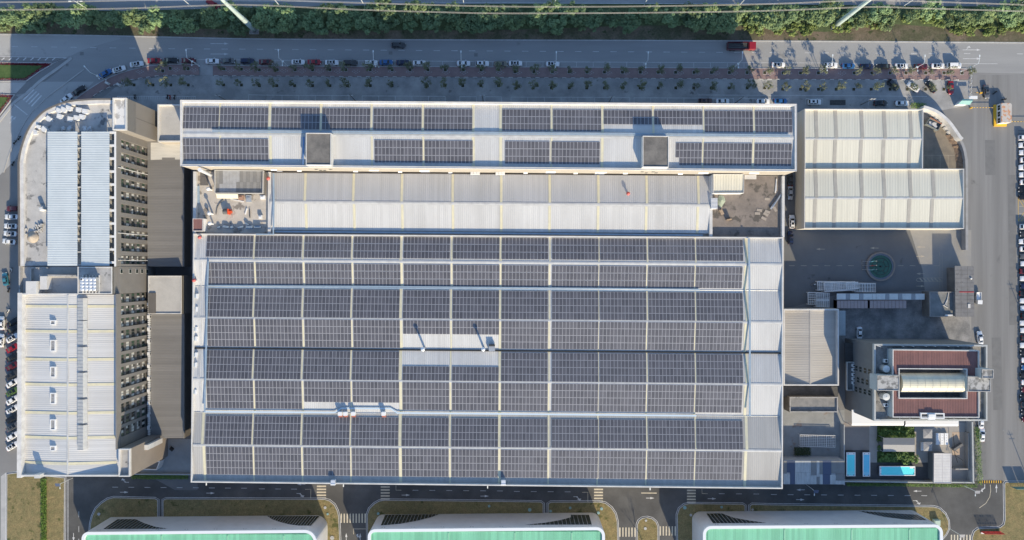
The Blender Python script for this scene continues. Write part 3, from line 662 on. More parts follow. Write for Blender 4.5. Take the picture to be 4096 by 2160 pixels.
def facade(th, y0px, n, pitch, baylen, ytop, ybot, lower):
    """ribbon of recessed bays between piers; y in photo pixels at the eaves (z 23)"""
    k = 212 / F
    Y = lambda py: (1080 - py) * k
    m = MB()
    m.box(XF - .3, XF + .04, Y(ybot), Y(ytop), 20.6, 23.1)
    for i in range(7): m.box(XF + .04, XF + .1, Y(ybot), Y(ytop), 20.75 + i * .32, 20.9 + i * .32)
    m.build('eaves_band', TAUPE, th)
    m = MB(); m.box(XF - 1.0, XF - .7, Y(ybot), Y(ytop), 4.6, 20.6); m.build('back_wall', TAUPE_D, th)
    edges = [ytop] + sum([[y0px + i * pitch, y0px + i * pitch + baylen] for i in range(n)], []) + [ybot]
    for a, b in zip(edges[::2], edges[1::2]):
        if b - a > 1:
            m = MB(); m.box(XF - .7, XF + .02, Y(b), Y(a), 4.6, 20.6); m.build('pier', mat('pier_cladding', (.20, .188, .176), (.178, .168, .158), .3, .75, fine=.05), th)
    rnd = random.Random(y0px)
    for i in range(n):
        ya, yb = Y(y0px + i * pitch + baylen), Y(y0px + i * pitch)
        for f in range(5):
            z0 = 5.1 + f * 3.1
            m = MB(); m.box(XF - .72, XF - .55, ya + .03, yb - .03, z0 + .85, z0 + 2.75, 1)
            m.box(XF - .72, XF - .38, ya + .03, yb - .03, z0 - .35, z0 + .75, 2)
            for j in range(3):
                a = ya + .12 + (yb - ya - .2) * j / 3; b = a + (yb - ya) / 3 * .86
                if rnd.random() < .5: m.box(XF - .55, XF - .5, a, b, z0 + (.95 if rnd.random() < .6 else 1.6), z0 + 2.65, 0)
                elif rnd.random() < .5: m.box(XF - .55, XF - .5, a, b, z0 + .95, z0 + 2.65, 3)
            for j in range(4): yy = ya + (yb - ya) * j / 3; m.box(XF - .55, XF - .45, yy - .05, yy + .05, z0 + .85, z0 + 2.75, 2)
            m.build('window', [BLIND, GLASS, TAUPE_D, GLASS_G], th)
facade(wing, 551, 10, 52.2, 35, 522, 1066, False)
st = pp([(450, 391), (505, 391), (505, 520), (450, 520)], 23.9)
m = MB(); m.prism(st, 0, 23.2); tw = m.build('stair_tower', mat('tower_cladding', (.225, .208, .192), (.205, .19, .176), .12, .75, fine=.04), wing)
m = MB(); m.ring(st, .35, 23.1, 23.9); m.build('parapet', PARAPET, tw)
m = MB(); m.sheet(offset([tuple(p[:2]) for p in st][::-1], .3), 23.24); m.build('roof', mat('patched_white_roof', g(.38, (1, .97, .93)), g(.66, (1, .98, .95)), .22, .9, lo=.47, hi=.53, fine=.08), tw)
m = MB(); X = st[1].x; y0, y1 = st[2].y, st[1].y
for i in range(26): yy = y0 + (y1 - y0) * (i + .2) / 26; m.box(X, X + .06, yy, yy + (y1 - y0) / 52, 18.6, 23.1)
m.build('ribbed_band', TAUPE, tw)
m = MB(); m.box(X, X + .03, (y0 + y1) / 2 - .06, (y0 + y1) / 2 + .06, 0, 18.6); m.build('cladding_joint', TAUPE_D, tw)
for py in (668, 931, 1040):
    yy = (1080 - py) * 212 / F; m = MB(); m.tube([(XF + .2, yy, 22.6), (XF + .2, yy, 12), (XF + .2, yy + .1, 5.3)], .09, 6); m.build('downpipe', WHITE_METAL, wing)
# core between the two wings
core = pp([(310, 1067), (448, 1067), (448, 1176), (310, 1176)], 24.0)
m = MB(); m.prism(core, 0, 23.74); ck = m.build('lift_core', TAUPE, wing); 
m = MB(); m.ring(core, .3, 23.3, 24.0); m.build('parapet', PARAPET, ck)
m = MB(); m.sheet(offset([tuple(p[:2]) for p in core][::-1], .3), 23.78); m.build('roof', CONCRETE, ck)
X = core[1].x; y0, y1 = core[2].y, core[1].y
m = MB(); m.box(X, XF + .05, y0, y1, 0, 21.5)
for i in range(60): z = 2 + i * .32; m.box(XF + .05, XF + .12, y0, y1, z, z + .16)
m.build('ribbed_wall', TAUPE, ck)
for px in (484, 519, 546, 566, 586):
    z = H + XF * F / (2048 - px); z = H - (-XF) * F / (2048 - px); yy = (1080 - 1085) * (H - z) / F
    m = MB(); m.box(XF + .1, XF + .16, yy - .75, yy + .75, z - .7, z + .7, 0); m.box(XF + .12, XF + .2, yy - .6, yy + .6, z - .55, z + .55, 1); m.build('window', [BLIND, GLASS], ck)
# small terrace with huts between the wings
m = MB(); m.prism(pp([(75, 1064), (312, 1064), (312, 1177), (75, 1177)], 20.2), 0, 20.2); m.build('link_wall', TAUPE, wing)
m = MB(); m.sheet(pp([(80, 1068), (312, 1068), (312, 1177), (80, 1177)], 20.24), 20.24); m.build('link_roof', mat('pale_roof_concrete', g(.46, (1, .97, .92)), g(.38, (1, .97, .93)), .2, .95, fine=.1, dark=(g(.22), .28, .62)), wing)
for q, z in (([(103, 1125), (145, 1125), (145, 1176), (103, 1176)], 23.4), ([(160, 1105), (187, 1105), (187, 1158), (160, 1158)], 22.6), ([(158, 1098), (312, 1100), (312, 1106), (158, 1104)], 22.0), ([(75, 1064), (80, 1064), (80, 1177), (75, 1177)], 21.5), ([(122, 1070), (190, 1070), (190, 1073), (122, 1073)], 21.3), ([(120, 1070), (124, 1070), (124, 1124), (120, 1124)], 21.3)):
    m = MB(); m.prism(pp(q, z), 20.1, z); m.build('roof_hut', PARAPET if z > 22.5 else CONCRETE, wing)
tank = thing('water_tank', 'silver panel water tank with dimpled lid on the lift core roof', 'water tank', P(352, 1137, 23.5))
tq = pp([(319, 1110), (384, 1110), (384, 1163), (319, 1163)], 25.6)
m = MB(); m.prism(tq, 24.1, 25.6); m.build('body', STEEL, tank)
m = MB()
for i in range(5):
    for j in range(5):
        if i < 4 and j < 4:
            c = tq[3].lerp(tq[2], (i + .5) / 4).lerp(tq[0].lerp(tq[1], (i + .5) / 4), (j + .5) / 4)
            m.lathe(c.x, c.y, [(.56, 25.6), (.48, 25.68), (.2, 25.72), (.02, 25.73)], 14)
m.build('lid_dome', mat('bright_steel', g(.66, (.96, 1, 1.06)), None, rough=.35, metal=.3), tank)
c = P(325, 1117, 25.75); m = MB(); m.cyl(c.x, c.y, .26, 25.6, 25.8, 14); m.build('hatch', BLACK, tank)
m = MB()
for i in range(6):
    a = tq[3].lerp(tq[2], i / 5); b = tq[0].lerp(tq[1], i / 5); m.box(a.x - .12, a.x + .12, a.y - .9, b.y + .7, 23.45, 24.1)
m.build('base_beam', PARAPET, tank)

# ---------------------------------------------------------------- south-west factory block with hipped monitor roof
sw = thing('southwest_block', 'tall white roofed block with ridge monitors and yellow roof strips, beside angled parking', 'factory', P(270, 1540, 0))
YN, YS = -7.5, None
q = pp([(72, 1177), (470, 1177), (477, 1905), (70, 1908)], 22.6)
q = [(min(p.x, XF - 1.05), p.y) for p in q]
m = MB(); m.prism(q, 0, 19.8); m.build('wall', TAUPE, sw)
RG = mat('white_grey_sheet', (.565, .56, .55), (.50, .495, .485), .1, .5, fine=.05, sheet=(1, .93, .05), stretch=(.25, 1, 1))
rn, rs = P(272, 1178, 22.45), P(271, 1898, 22.45)
wn, ws = P(86, 1178, 20.6), P(84, 1898, 20.6)
en, es = P(461, 1178, 20.9), P(478, 1900, 20.9); en.x = es.x = XF - .45
m = MB(); m.ribbed(wn, ws, rs, rn, .6, .028); m.build('roof_slope', RG, sw)
m = MB(); m.ribbed(es, en, rn, rs, .6, .028); m.build('roof_slope', RG, sw)
ridge_cap(sw, rn + Vector((0, .0, .05)), rs + Vector((0, 0, .05)), .3)
for a, b, w_, z0, z1, mt in ((( 79, 1175), (76, 1908), 1.35, 19.8, 22.6, 'W'), ((70, 1903), (520, 1903), .5, 19.8, 22.56, 'S'), ((72, 1176.5), (312, 1176.5), .4, 19.8, 22.5, 'N')):
    m = MB(); A, B = P(*a, z1), P(*b, z1); B.x = min(B.x, XF); m.wall([A, B], w_, z0, z1); m.build('parapet', MATS['white_render'] if mt == 'W' else PARAPET, sw)
for y in (1225, 1324.6, 1436.7, 1537, 1650, 1749, 1851):
    for xa, xb in ((88, 270), (274, 466)):
        a, b = P(xa, y, 20.72 if xa < 100 else 22.5), P(xb, y, 22.5 if xa < 100 else 21.0); b.x = min(b.x, XF - .5); a.y = b.y = (1080 - y) * 213.5 / F
        m = MB(); h = Vector((0, .42, 0)); u = Vector((0, 0, .07)); m.quad(a - h + u, b - h + u, b + h + u, a + h + u); m.quad(a - h, b - h, b - h + u, a - h + u); m.quad(b + h, a + h, a + h + u, b + h + u); m.build('skylight_strip', SKYL, sw)
for y0, y1 in ((1193, 1281), (1284, 1379), (1389, 1484), (1492, 1590), (1599, 1694), (1702, 1799)):
    a, b = P(307, y0, 23.2), P(341, y1, 23.2); xm = P(332, 0, 23.2).x
    m = MB(); vs_ = [(a.x, b.y, 22.9), (a.x, a.y, 22.9), (xm, a.y, 23.2), (xm, b.y, 23.2), (b.x, a.y, 22.2), (b.x, b.y, 22.2), (a.x, a.y, 21.9), (a.x, b.y, 21.9), (b.x, a.y, 21.9), (b.x, b.y, 21.9)]
    m.add(vs_, [(0, 3, 2, 1), (3, 5, 4, 2), (0, 1, 6, 7), (1, 2, 4, 8, 6), (0, 7, 9, 5, 3), (4, 5, 9, 8)]); mo = m.build('roof_monitor', mat('frosted_sheet', (.45, .45, .44), (.38, .38, .38), 1, .5, fine=.08), sw)
    m = MB()
    for i in range(8): yy = b.y + (a.y - b.y) * i / 7; m.add([(a.x, yy - .05, 22.93), (a.x, yy + .05, 22.93), (xm, yy + .05, 23.24), (xm, yy - .05, 23.24)], [(0, 3, 2, 1)])
    m.build('frame', GREY_METAL, mo)
for y0, y1 in ((1281, 1299), (1360, 1405), (1467, 1509), (1572, 1615), (1678, 1720), (1784, 1803)):
    a, b = P(200, y0, 22.6), P(221, y1, 22.6)
    m = MB(); m.ring([(a.x, b.y), (b.x, b.y), (b.x, a.y), (a.x, a.y)], .25, 21, 22.6); k = m.build('roof_light', WHITE_METAL, sw)
    m = MB(); m.box(a.x + .25, b.x - .25, b.y + .25, a.y - .25, 21, 22.45); m.build('pane', mat('grey_pane', g(.22), g(.35), 1.5, .2, fine=.1), k)
facade(sw, 1177, 12, 49.4, 36, 1176, 1798, True)
st = pp([(474, 1796), (519, 1796), (519, 1907), (474, 1907)], 23.5)
m = MB(); m.prism(st, 0, 22.4); tw = m.build('stair_tower', TAUPE, sw)
m = MB(); m.ring(st, .32, 22.3, 23.5); m.build('parapet', PARAPET, tw)
m = MB(); m.sheet(offset([tuple(p[:2]) for p in st][::-1], .3), 22.44); m.build('roof', CONCRETE, tw)
X = st[1].x; y0, y1 = st[2].y, st[1].y
m = MB()
for i in range(52): z = 2 + i * .4; m.box(X, X + .06, y0, y1, z, z + .2)
m.build('ribbed_band', mat('brown_rib', (.26, .22, .185), (.23, .195, .165), .3, .7, fine=.05), tw)
c = P(577, 1790, 20); X0 = X
duct = MB(); z1 = H - (-X0) * F / (2048 - 577); c = P(577, 1790, z1)
duct.box(X, X + 1.2, c.y - .8, c.y + .8, 6, z1); tag(duct.build('exhaust_duct', PARAPET), 'boxy cream exhaust duct climbing the brown stair tower wall', 'duct')
# chimney box at the south parapet
m = MB(); a = P(150, 1906, 24); m.box(a.x - .9, a.x + .9, a.y - .5, a.y + .6, 20, 24.2); m.build('chimney', PARAPET, sw)

# ---------------------------------------------------------------- low brown annexes east of the facades, and the mid tower
for ys, lab in (([(590, 566), (735, 568), (735, 1066), (590, 1066)], 'long low brown ribbed annex roof beside the north bays of the west facade'), ([(590, 1252), (736, 1252), (735, 1753), (590, 1753)], 'long low brown ribbed annex roof beside the south bays of the west facade')):
    t = thing('brown_annex', lab, 'annex', P(662, (ys[0][1] + ys[2][1]) / 2, 0))
    w_ = pp(ys, 5.0); x0 = min(p.x for p in w_); x0 = XF; w_ = [Vector((max(p.x, XF - .2), p.y, 0)) for p in w_]
    m = MB(); m.prism(w_, 0, 4.55); m.build('wall', TAUPE_D, t)
    m = MB(); m.ribbed((XF, w_[2].y, 5.1), (XF, w_[0].y, 5.1), (w_[1].x, w_[1].y, 4.85), (w_[2].x, w_[2].y, 4.85), .55, .02)
    m.build('roof', mat('brown_grey_sheet', (.205, .20, .196), (.175, .17, .166), .12, .6, fine=.06, sheet=(1, 1.1, .07), stretch=(.3, 1, 1)), t)
    m = MB(); m.box(w_[1].x - .25, w_[1].x + .15, w_[2].y, w_[1].y, 4.4, 5.1); m.build('gutter', TAUPE, t)
    if 'north' in lab:
        m = MB(); m.sheet(pp([(603, 570), (720, 570), (720, 638), (700, 638), (700, 630), (648, 630), (648, 638), (603, 640)], 5.13), 5.15); m.build('white_sheets', mat('cream_white_sheet', (.62, .60, .56), (.5, .49, .45), .5, .6, fine=.1, stretch=(.3, 2, 1)), t)
mt_ = thing('low_stair_block', 'square concrete roofed low block between the two brown annexes', 'building', P(660, 1180, 0))
w_ = pp([(592, 1103), (726, 1103), (726, 1256), (592, 1256)], 7.8)
m = MB(); m.prism(w_, 0, 7.5); m.build('wall', TAUPE, mt_); rim(mt_, w_, .3, 7.2, 7.8, PARAPET)
m = MB(); m.sheet(offset([tuple(p[:2]) for p in w_][::-1], .25), 7.55); m.build('roof', mat('pale_roof_concrete', g(.46, (1, .97, .92)), g(.38, (1, .97, .93)), .2, .95, fine=.1, dark=(g(.22), .28, .66)), mt_)
m = MB(); m.prism(pp([(593, 1172), (622, 1172), (622, 1254), (593, 1254)], 7.9), 7.5, 7.9); m.build('roof_well', TAUPE_D, mt_)
lk = thing('link_block', 'low flat roofed concrete block squeezed between slab tower and tall block', 'building', P(690, 490, 0))
w_ = pp([(630, 417), (752, 417), (752, 567), (630, 567)], 9.6)
m = MB(); m.prism(w_, 0, 8.6); m.build('wall', BEIGE, lk); rim(lk, w_, .4, 8.5, 9.6, PARAPET)
m = MB(); m.sheet(offset([tuple(p[:2]) for p in w_][::-1], .3), 8.64); m.build('roof', MATS['pale_roof_concrete'], lk)

# ---------------------------------------------------------------- cream twin warehouse by the east gate
wh = thing('cream_warehouse', 'cream ribbed twin gable warehouse with grey roof strips by the east road', 'warehouse', P(3500, 680, 0))
lo_ = pp([(3218, 674), (3857, 675), (3857, 915), (3217, 914)], 7.5); up_ = pp([(3219, 435), (3694, 437), (3692, 676), (3219, 676)], 7.5)
for w_ in (lo_, up_):
    m = MB(); m.prism(w_, 0, 5.3); m.build('wall', mat('cream_cladding', (.55, .52, .46), None, rough=.6, fine=.05), wh)
    rim(wh, w_, .25, 5.2, 7.5, mat('warehouse_parapet', g(.52, (1, .98, .95)), None, rough=.6))
def whg(y0, yr, y1, xe, strips):
    A, R, B = [(P(3221, y, z), P(xe, y, z)) for y, z in ((y0, 6.4), (yr, 7.25), (y1, 6.4))]
    slope(wh, A, R, CREAMROOF, .9, .03); slope(wh, R, B, CREAMROOF, .9, .03); ridge_cap(wh, *R, .4)
    for tx in strips:
        x = 3072 + tx * .39767
        for a, b in ((A, R), (R, B)): strip_on(wh, a, b, (x - 3221) / (xe - 3221), 1.15, GREYSTRIP, 'roof_strip')
whg(440, 556, 676, 3690, (479, 676, 937, 1164, 1427)); whg(677, 793, 911.5, 3854, (475, 672, 933, 1160, 1423, 1654))

# ---------------------------------------------------------------- beige ribbed hall east of the factory
bh = thing('beige_hall', 'small beige ribbed roof hall attached to the east side of the factory', 'warehouse', P(3245, 1390, 0))
w_ = pp([(3134, 1236), (3356, 1236), (3356, 1543), (3134, 1543)], 7.6)
m = MB(); m.prism(w_, 0, 5.6); m.build('wall', BEIGE, bh); rim(bh, w_, .45, 5.5, 7.6, PARAPET)
rn, rs = P(3241, 1240, 7.45), P(3241, 1539, 7.45); wn, ws = P(3137, 1240, 5.9), P(3137, 1539, 5.9); en, es = P(3351, 1240, 5.9), P(3351, 1539, 5.9)
BR = mat('beige_roof_sheet', (.41, .385, .35), (.365, .34, .31), .15, .6, fine=.05, sheet=(1, .95, .05), stretch=(.3, 1, 1))
m = MB(); m.ribbed(wn, ws, rs, rn, .8, .022); m.build('roof_slope', BR, bh); m = MB(); m.ribbed(es, en, rn, rs, .8, .022); m.build('roof_slope', BR, bh); ridge_cap(bh, rn, rs, .3, mats=BR)
m = MB(); m.prism(pp([(3357, 1243), (3382, 1243), (3382, 1342), (3357, 1342)], 3.0), 2.7, 3.0)
for i in range(7): p = P(3370, 1250 + i * 14.5, 3.0); m.box(p.x - 1, p.x + 1, p.y - .05, p.y + .05, 3.0, 3.05)
m.build('canopy', mat('blue_grey_sheet', (.33, .38, .40), (.28, .32, .35), .8, .5, fine=.05), bh)

sb = thing('low_service_block', 'low dark concrete roofed service block south of the beige hall', 'building', P(3255, 1618, 0))
w_ = pp([(3159, 1588), (3352, 1588), (3352, 1649), (3159, 1649)], 5.0); m = MB(); m.prism(w_, 0, 4.3); m.build('wall', CONC_DARK, sb); rim(sb, w_, .3, 4.2, 5.0, CONCRETE)
m = MB(); m.sheet(offset([tuple(p[:2]) for p in w_][::-1], .3), 4.34); m.build('roof', mat('weathered_roof', g(.25, (1, .97, .93)), g(.17), .5, .95, fine=.15), sb)
m = MB(); m.prism(pp([(3134, 1546), (3356, 1546), (3352, 1587), (3134, 1587)], 2.6), 0, 2.6); m.build('yard_lean_to', mat('dark_lean_to', g(.07), g(.11), .6, .9, fine=.2), sb)

ps = thing('patched_shed', 'shed with patchwork roof of white, grey and navy sheets by the ring road', 'shed', P(3255, 1890, 0))
w_ = pp([(3134, 1841), (3379, 1842), (3380, 1939), (3134, 1937)], 5.2); m = MB(); m.prism(w_, 0, 4.9); m.build('wall', mat('grey_cladding', g(.42, (.97, .99, 1.03)), g(.36), .4, .7, fine=.06), ps)
NAVY = mat('navy_sheet', (.055, .075, .13), None, rough=.5, fine=.08); GR = mat('mid_grey_sheet', g(.19, (.95, 1, 1.03)), g(.16), .6, .6, fine=.08); WS = mat('worn_white_sheet', g(.44, (.95, 1, 1.02)), g(.30, (.95, 1, 1)), .9, .7, fine=.12, stretch=(2.2, .35, 1))
for x0, x1, y0, y1, mt in ((0, 13, 0, .55, 0), (13, 26, 0, .5, 1), (26, 46, 0, 1, 1), (0, 26, .55, 1, 2), (46, 109, 0, .5, 2), (46, 109, .5, 1, 2), (109, 132, 0, .62, 0), (132, 144, 0, .68, 2), (109, 132, .62, 1, 2), (132, 144, .68, 1, 0), (144, 157, 0, .58, 0), (144, 157, .58, 1, 2), (157, 191, 0, .6, 1), (157, 186, .6, 1, 1), (191, 245, 0, .55, 0), (186, 209, .6, 1, 2), (209, 245, .55, .84, 0), (209, 243, .84, 1, 2)):
    a, b = P(3134 + x0, 1843 + 94*y0, 5), P(3134 + x1, 1843 + 94*y1, 5); m = MB(); m.box(a.x + .02, b.x - .02, b.y + .02, a.y - .02, 4.92, 5.06); m.build('roof_sheet', (GR, NAVY, WS)[mt], ps)
# ---------------------------------------------------------------- south-east office building
of = thing('office_building', 'grey office block with maroon roof ring around a barrel vaulted atrium', 'office building', P(3700, 1530, 0))
OFW = mat('grey_render', (.145, .148, .15), (.125, .128, .13), .2, .85, fine=.06)
w_ = pp([(3497, 1376), (3950, 1380), (3950, 1684), (3497, 1684)], 19.0)
m = MB(); m.prism(w_, 0, 17.9); m.build('wall', OFW, of)
rim(of, w_, .5, 17.8, 19.0, mat('light_render', g(.42, (.97, 1, 1)), g(.36, (.97, 1, 1)), .4, .8, fine=.06))
m = MB(); m.sheet(offset([tuple(p[:2]) for p in w_][::-1], .4), 17.94); m.build('roof_deck', mat('mossy_deck', g(.15, (1, .98, .95)), g(.30, (1, .97, .92)), .45, .95, fine=.2, dark=(g(.06), .5, .58)), of)
XO = w_[0].x
for r, (y0, xs) in enumerate(((988, (890, 932, 978, 1023)), (1100, (908, 953, 998, 1045)), (1200, (888, 930, 976, 1023)))):
    for tx in xs:
        px, py = Q(3, 2, tx, y0 + (tx - 890) * .27); z = H - XO * F / (px - 2048); y = (1080 - py) * (H - z) / F
        m = MB(); m.box(XO - .05, XO + .1, y - .85, y + .85, z - .85, z + .85, 1)
        for s in (-1, 1): m.box(XO - .08, XO - .02, y + s*.45 - .33, y + s*.45 + .33, z - .75, z + .75, 0)
        m.build('window', [GLASS, OFW], of)
m = MB(); a, b = P(3380, 1372, 5.5), P(3411, 1455, 5.5); m.box(a.x, XO + .1, b.y, a.y, 5.2, 5.5)
for i in range(8): yy = b.y + (a.y - b.y) * (i + .5) / 8; m.box(a.x, XO, yy - .1, yy + .1, 5.5, 5.62)
m.build('pergola', mat('dark_steel', g(.045), g(.06), 1, .6), of)
a, b = P(3388, 1448, 6.5), P(3418, 1562, 6.5)
m = MB(); m.box(a.x, XO + .05, b.y, a.y, 5.4, 5.7); bal = m.build('balcony', OFW, of)
m = MB(); m.ring([(a.x, b.y), (XO - .1, b.y), (XO - .1, a.y), (a.x, a.y)], .18, 5.7, 6.6); m.build('railing', MATS['light_render'], bal)
def ac_unit(px, py, z, ang, label, grp=None, s=1.0, face=True):
    p = P(px, py, z); t = thing('air_conditioner', label, 'air conditioner', p, ang, grp, local=True)
    m = MB(); m.box(-.5*s, .5*s, -.42*s, .42*s, 0, .85*s); m.build('casing', WHITE_METAL, t)
    m = MB(); m.cyl(0, 0, .3*s, .85*s, .88*s, 14); m.build('fan_grille', BLACK, t)
    return t
for i, ty in enumerate((955, 1000, 1050, 1090, 1132)):
    ac_unit(*Q(3, 2, 853, ty), 5.75, 0, f'white air conditioner on the office balcony ledge, {ORD[i]} from the north end', 'air conditioners on the office balcony', 1.05)
# maroon roofed penthouse ring with white parapets
Zp = 21.3
parts = [('penthouse', [(3571, 1398), (3918, 1402), (3918, 1476), (3571, 1475)]), ('penthouse', [(3571, 1593), (3918, 1595), (3918, 1671), (3571, 1670)]), ('penthouse', [(3571, 1475), (3599, 1475), (3599, 1593), (3571, 1593)]), ('penthouse', [(3866, 1476), (3918, 1476), (3918, 1595), (3866, 1595)])]
PENT = mat('pale_blue_render', g(.42, (.92, 1, 1.02)), g(.36, (.92, 1, 1.02)), .4, .8, fine=.05)
for nm, q in parts:
    p4 = pp(q, Zp); m = MB(); m.prism(p4, 17.9, Zp - .55); ph = m.build(nm, PENT, of)
    a, b, c, d = [Vector((p.x, p.y, Zp - .5)) for p in (p4[3], p4[2], p4[1], p4[0])]
    m = MB(); m.ribbed(a, b, c, d, .5, .08); m.build('roof', BROWN_ROOF, ph)
outer = pp([(3571, 1398), (3918, 1402), (3918, 1671), (3571, 1670)], Zp); inner_ = pp([(3595, 1473), (3870, 1475), (3870, 1596), (3595, 1595)], Zp)
rim(of, outer, .26, Zp - .6, Zp, PARAPET); rim(of, inner_, .26, Zp - .6, Zp + .02, PARAPET)
nic = pp([(3682, 1651), (3778, 1653), (3778, 1676), (3682, 1675)], Zp); m = MB(); m.ring(nic, .35, Zp - .6, Zp + .06); m.build('parapet', WHITE_METAL, of)
m = MB(); m.prism(offset([tuple(p[:2]) for p in nic][::-1], .35), Zp - .5, Zp - .3); m.build('roof_recess', CONC_DARK, of)
m = MB(); c = P(3726, 1663, Zp); m.box(c.x - 1.1, c.x + 1.1, c.y - .5, c.y + .5, Zp - .3, Zp + .5); m.box(c.x - 1.1, c.x + 1.1, c.y - 1.3, c.y - .5, Zp - .3, Zp + .2); m.build('roof_exhaust', WHITE_METAL, of)
# barrel vault
p0, p1 = P(3599, 1532, 20), P(3868, 1534, 20); hw = (1572 - 1493) / 2 * 214.5 / F
m = MB(); nseg = 14; ring0 = []
vs_ = []
for x in (p0.x, p1.x):
    for i in range(nseg + 1):
        a = math.pi * i / nseg; vs_.append((x, p0.y - hw * math.cos(a), 19.2 + 2.6 * math.sin(a)))
n = nseg + 1
m.add(vs_, [(i, n + i, n + i + 1, i + 1) for i in range(nseg)] + [tuple(range(n)), tuple(range(n, 2*n))[::-1]])
VAULT = mat('cream_vault_sheet', (.62, .58, .44), (.50, .48, .40), .25, .35, fine=.06, sheet=(0, 3.0, .07))
m.build('atrium_vault', VAULT, of, smooth=False)
m = MB()
for k in range(10):
    x = p0.x + (p1.x - p0.x) * k / 9
    m.tube([(x, p0.y - (hw + .04) * math.cos(math.pi * i / nseg), 19.2 + 2.64 * math.sin(math.pi * i / nseg)) for i in range(n)], .025, 4)
m.build('vault_rib', mat('vault_rib_metal', g(.45, (1, .96, .85)), None, rough=.5), of)
m = MB(); q4 = pp([(3599, 1475), (3868, 1476), (3868, 1594), (3599, 1593)], 18); m.sheet(q4, 17.98); m.build('atrium_gutter', CONC_DARK, of)
for q, z in (([(3510, 1502), (3598, 1502), (3598, 1563), (3510, 1563)], 22.6), ([(3871, 1506), (3964, 1508), (3964, 1568), (3871, 1566)], 22.4), ([(3928, 1477), (3975, 1478), (3975, 1514), (3928, 1513)], 24.0)):
    p4 = pp(q, z); m = MB(); m.prism(p4, 17.9 if z < 23 else 16, z - .22); k = m.build('stair_head', PENT, of); m = MB(); m.ring(p4, .22, z - .3, z); m.build('parapet', CONCRETE, k)
    m = MB(); m.sheet(offset([tuple(p[:2]) for p in p4][::-1], .2), z - .18); m.build('roof', mat('patchy_roof', g(.40, (1, .99, .96)), g(.17, (1, .99, .96)), .5, .95, lo=.45, hi=.55, fine=.12), k)
for x in (3610, 3650, 3700, 3737, 3789, 3827, 3877, 3517, 3925): 
    for y0, dy in ((1384, -1), (1678, 1)):
        a = P(x - 60 if 0 else x, y0, 18.9); m = MB(); m.tube([(a.x - .9, a.y + .25, 18.5), (a.x + .5, a.y - .2, 19.05)], .09, 5); m.build('roof_strut', WHITE_METAL, of)
for i, py in enumerate((1476, 1588)):
    c = P(3520, py, 18); t = thing('roof_tank', ('round steel water tank on the office roof, north of the front stair head', 'round steel water tank on the office roof, south of the front stair head')[i], 'water tank', (c.x, c.y, 17.95), group='office roof tanks')
    zt = 20.9; c2 = P(3547, py, zt)
    m = MB(); m.lathe(c2.x, c2.y, [(1.05, 17.95), (1.08, 18.1), (1.08, zt - .25)], 24); m.build('barrel', STEEL, t)
    m = MB(); m.lathe(c2.x, c2.y, [(1.12, zt - .25), (1.12, zt - .18), (.5, zt - .05), (.12, zt), (.1, zt + .1)], 24); m.build('lid', mat('matte_lid', g(.60, (.95, 1, 1)), g(.5), 1, .5, fine=.05), t)
    ac_unit(3538, (1442, 1618)[i], 17.96, 0, ('condenser with round fan beside the north office roof tank', 'condenser with round fan beside the south office roof tank')[i], s=1.25)
# white awnings over the south side
for i, (q, lab) in enumerate((([(3405, 1638), (3616, 1640), (3616, 1702), (3408, 1702)], 'long white sheet awning along the office south wall, west section'), ([(3622, 1640), (3833, 1642), (3834, 1705), (3622, 1705)], 'long white sheet awning along the office south wall, east section'))):
    t = thing('awning', lab, 'awning', P(3500 + 200*i, 1690, 0)); p4 = pp(q, 6.0)
    m = MB(); m.add([(p4[0].x, p4[0].y, 6.3), (p4[1].x, p4[1].y, 6.3), (p4[2].x, p4[2].y + .5, 6.0), (p4[3].x, p4[3].y + .5, 6.0), (p4[2].x, p4[2].y, 5.7), (p4[3].x, p4[3].y, 5.7)], [(0, 3, 2, 1), (3, 5, 4, 2)]); m.build('cover', mat('bright_white_sheet', g(.64), None, rough=.5, fine=.02), t)
    m = MB(); m.box(p4[3].x, p4[2].x, p4[3].y - .15, p4[3].y, 5.5, 5.7)
    for k in range(5): x = p4[3].x + (p4[2].x - p4[3].x) * k / 4; m.box(x - .08, x + .08, p4[3].y + .05, p4[3].y + .2, 0, 5.6)
    m.build('frame', STEEL, t)

# ---------------------------------------------------------------- pool garden in the south-east corner
DECK = mat('dark_timber_deck', g(.075, (1, .98, 1.0)), g(.095), .6, .8, fine=.12); TILE = mat('taupe_tile', (.27, .235, .21), (.24, .21, .19), .5, .85, fine=.05); STONE = mat('pale_stone_tile', (.36, .34, .31), (.32, .30, .28), .5, .85, fine=.06)
m = MB(); m.sheet(pp([(3382, 1797), (3890, 1797), (3900, 1928), (3380, 1924)]), .02); setting(m, 'timber_deck', DECK)
m = MB(); m.sheet(pp([(3375, 1690), (3477, 1690), (3477, 1800), (3375, 1800)]), .024); setting(m, 'taupe_paving', TILE)
m = MB(); m.sheet(pp([(3477, 1690), (3512, 1690), (3512, 1850), (3477, 1850)]), .028); m.sheet(pp([(3655, 1690), (3890, 1690), (3895, 1930), (3740, 1930), (3740, 1850), (3655, 1850)]), .03); setting(m, 'stone_paving', STONE)
m = MB(); m.sheet(pp([(3134, 1640), (3378, 1640), (3378, 1842), (3134, 1842)]), .016); setting(m, 'service_lot', mat('patched_concrete', g(.23, (.97, 1, 1)), g(.30, (.98, 1, .99)), .2, .9, fine=.12, dark=((.22, .17, .145), .18, .60)))
m = MB(); m.sheet(pp([(3508, 1700), (3658, 1700), (3658, 1752), (3508, 1752)]), .04); m.sheet(pp([(3508, 1805), (3658, 1805), (3658, 1850), (3508, 1850)]), .04); setting(m, 'garden_turf', TURF)
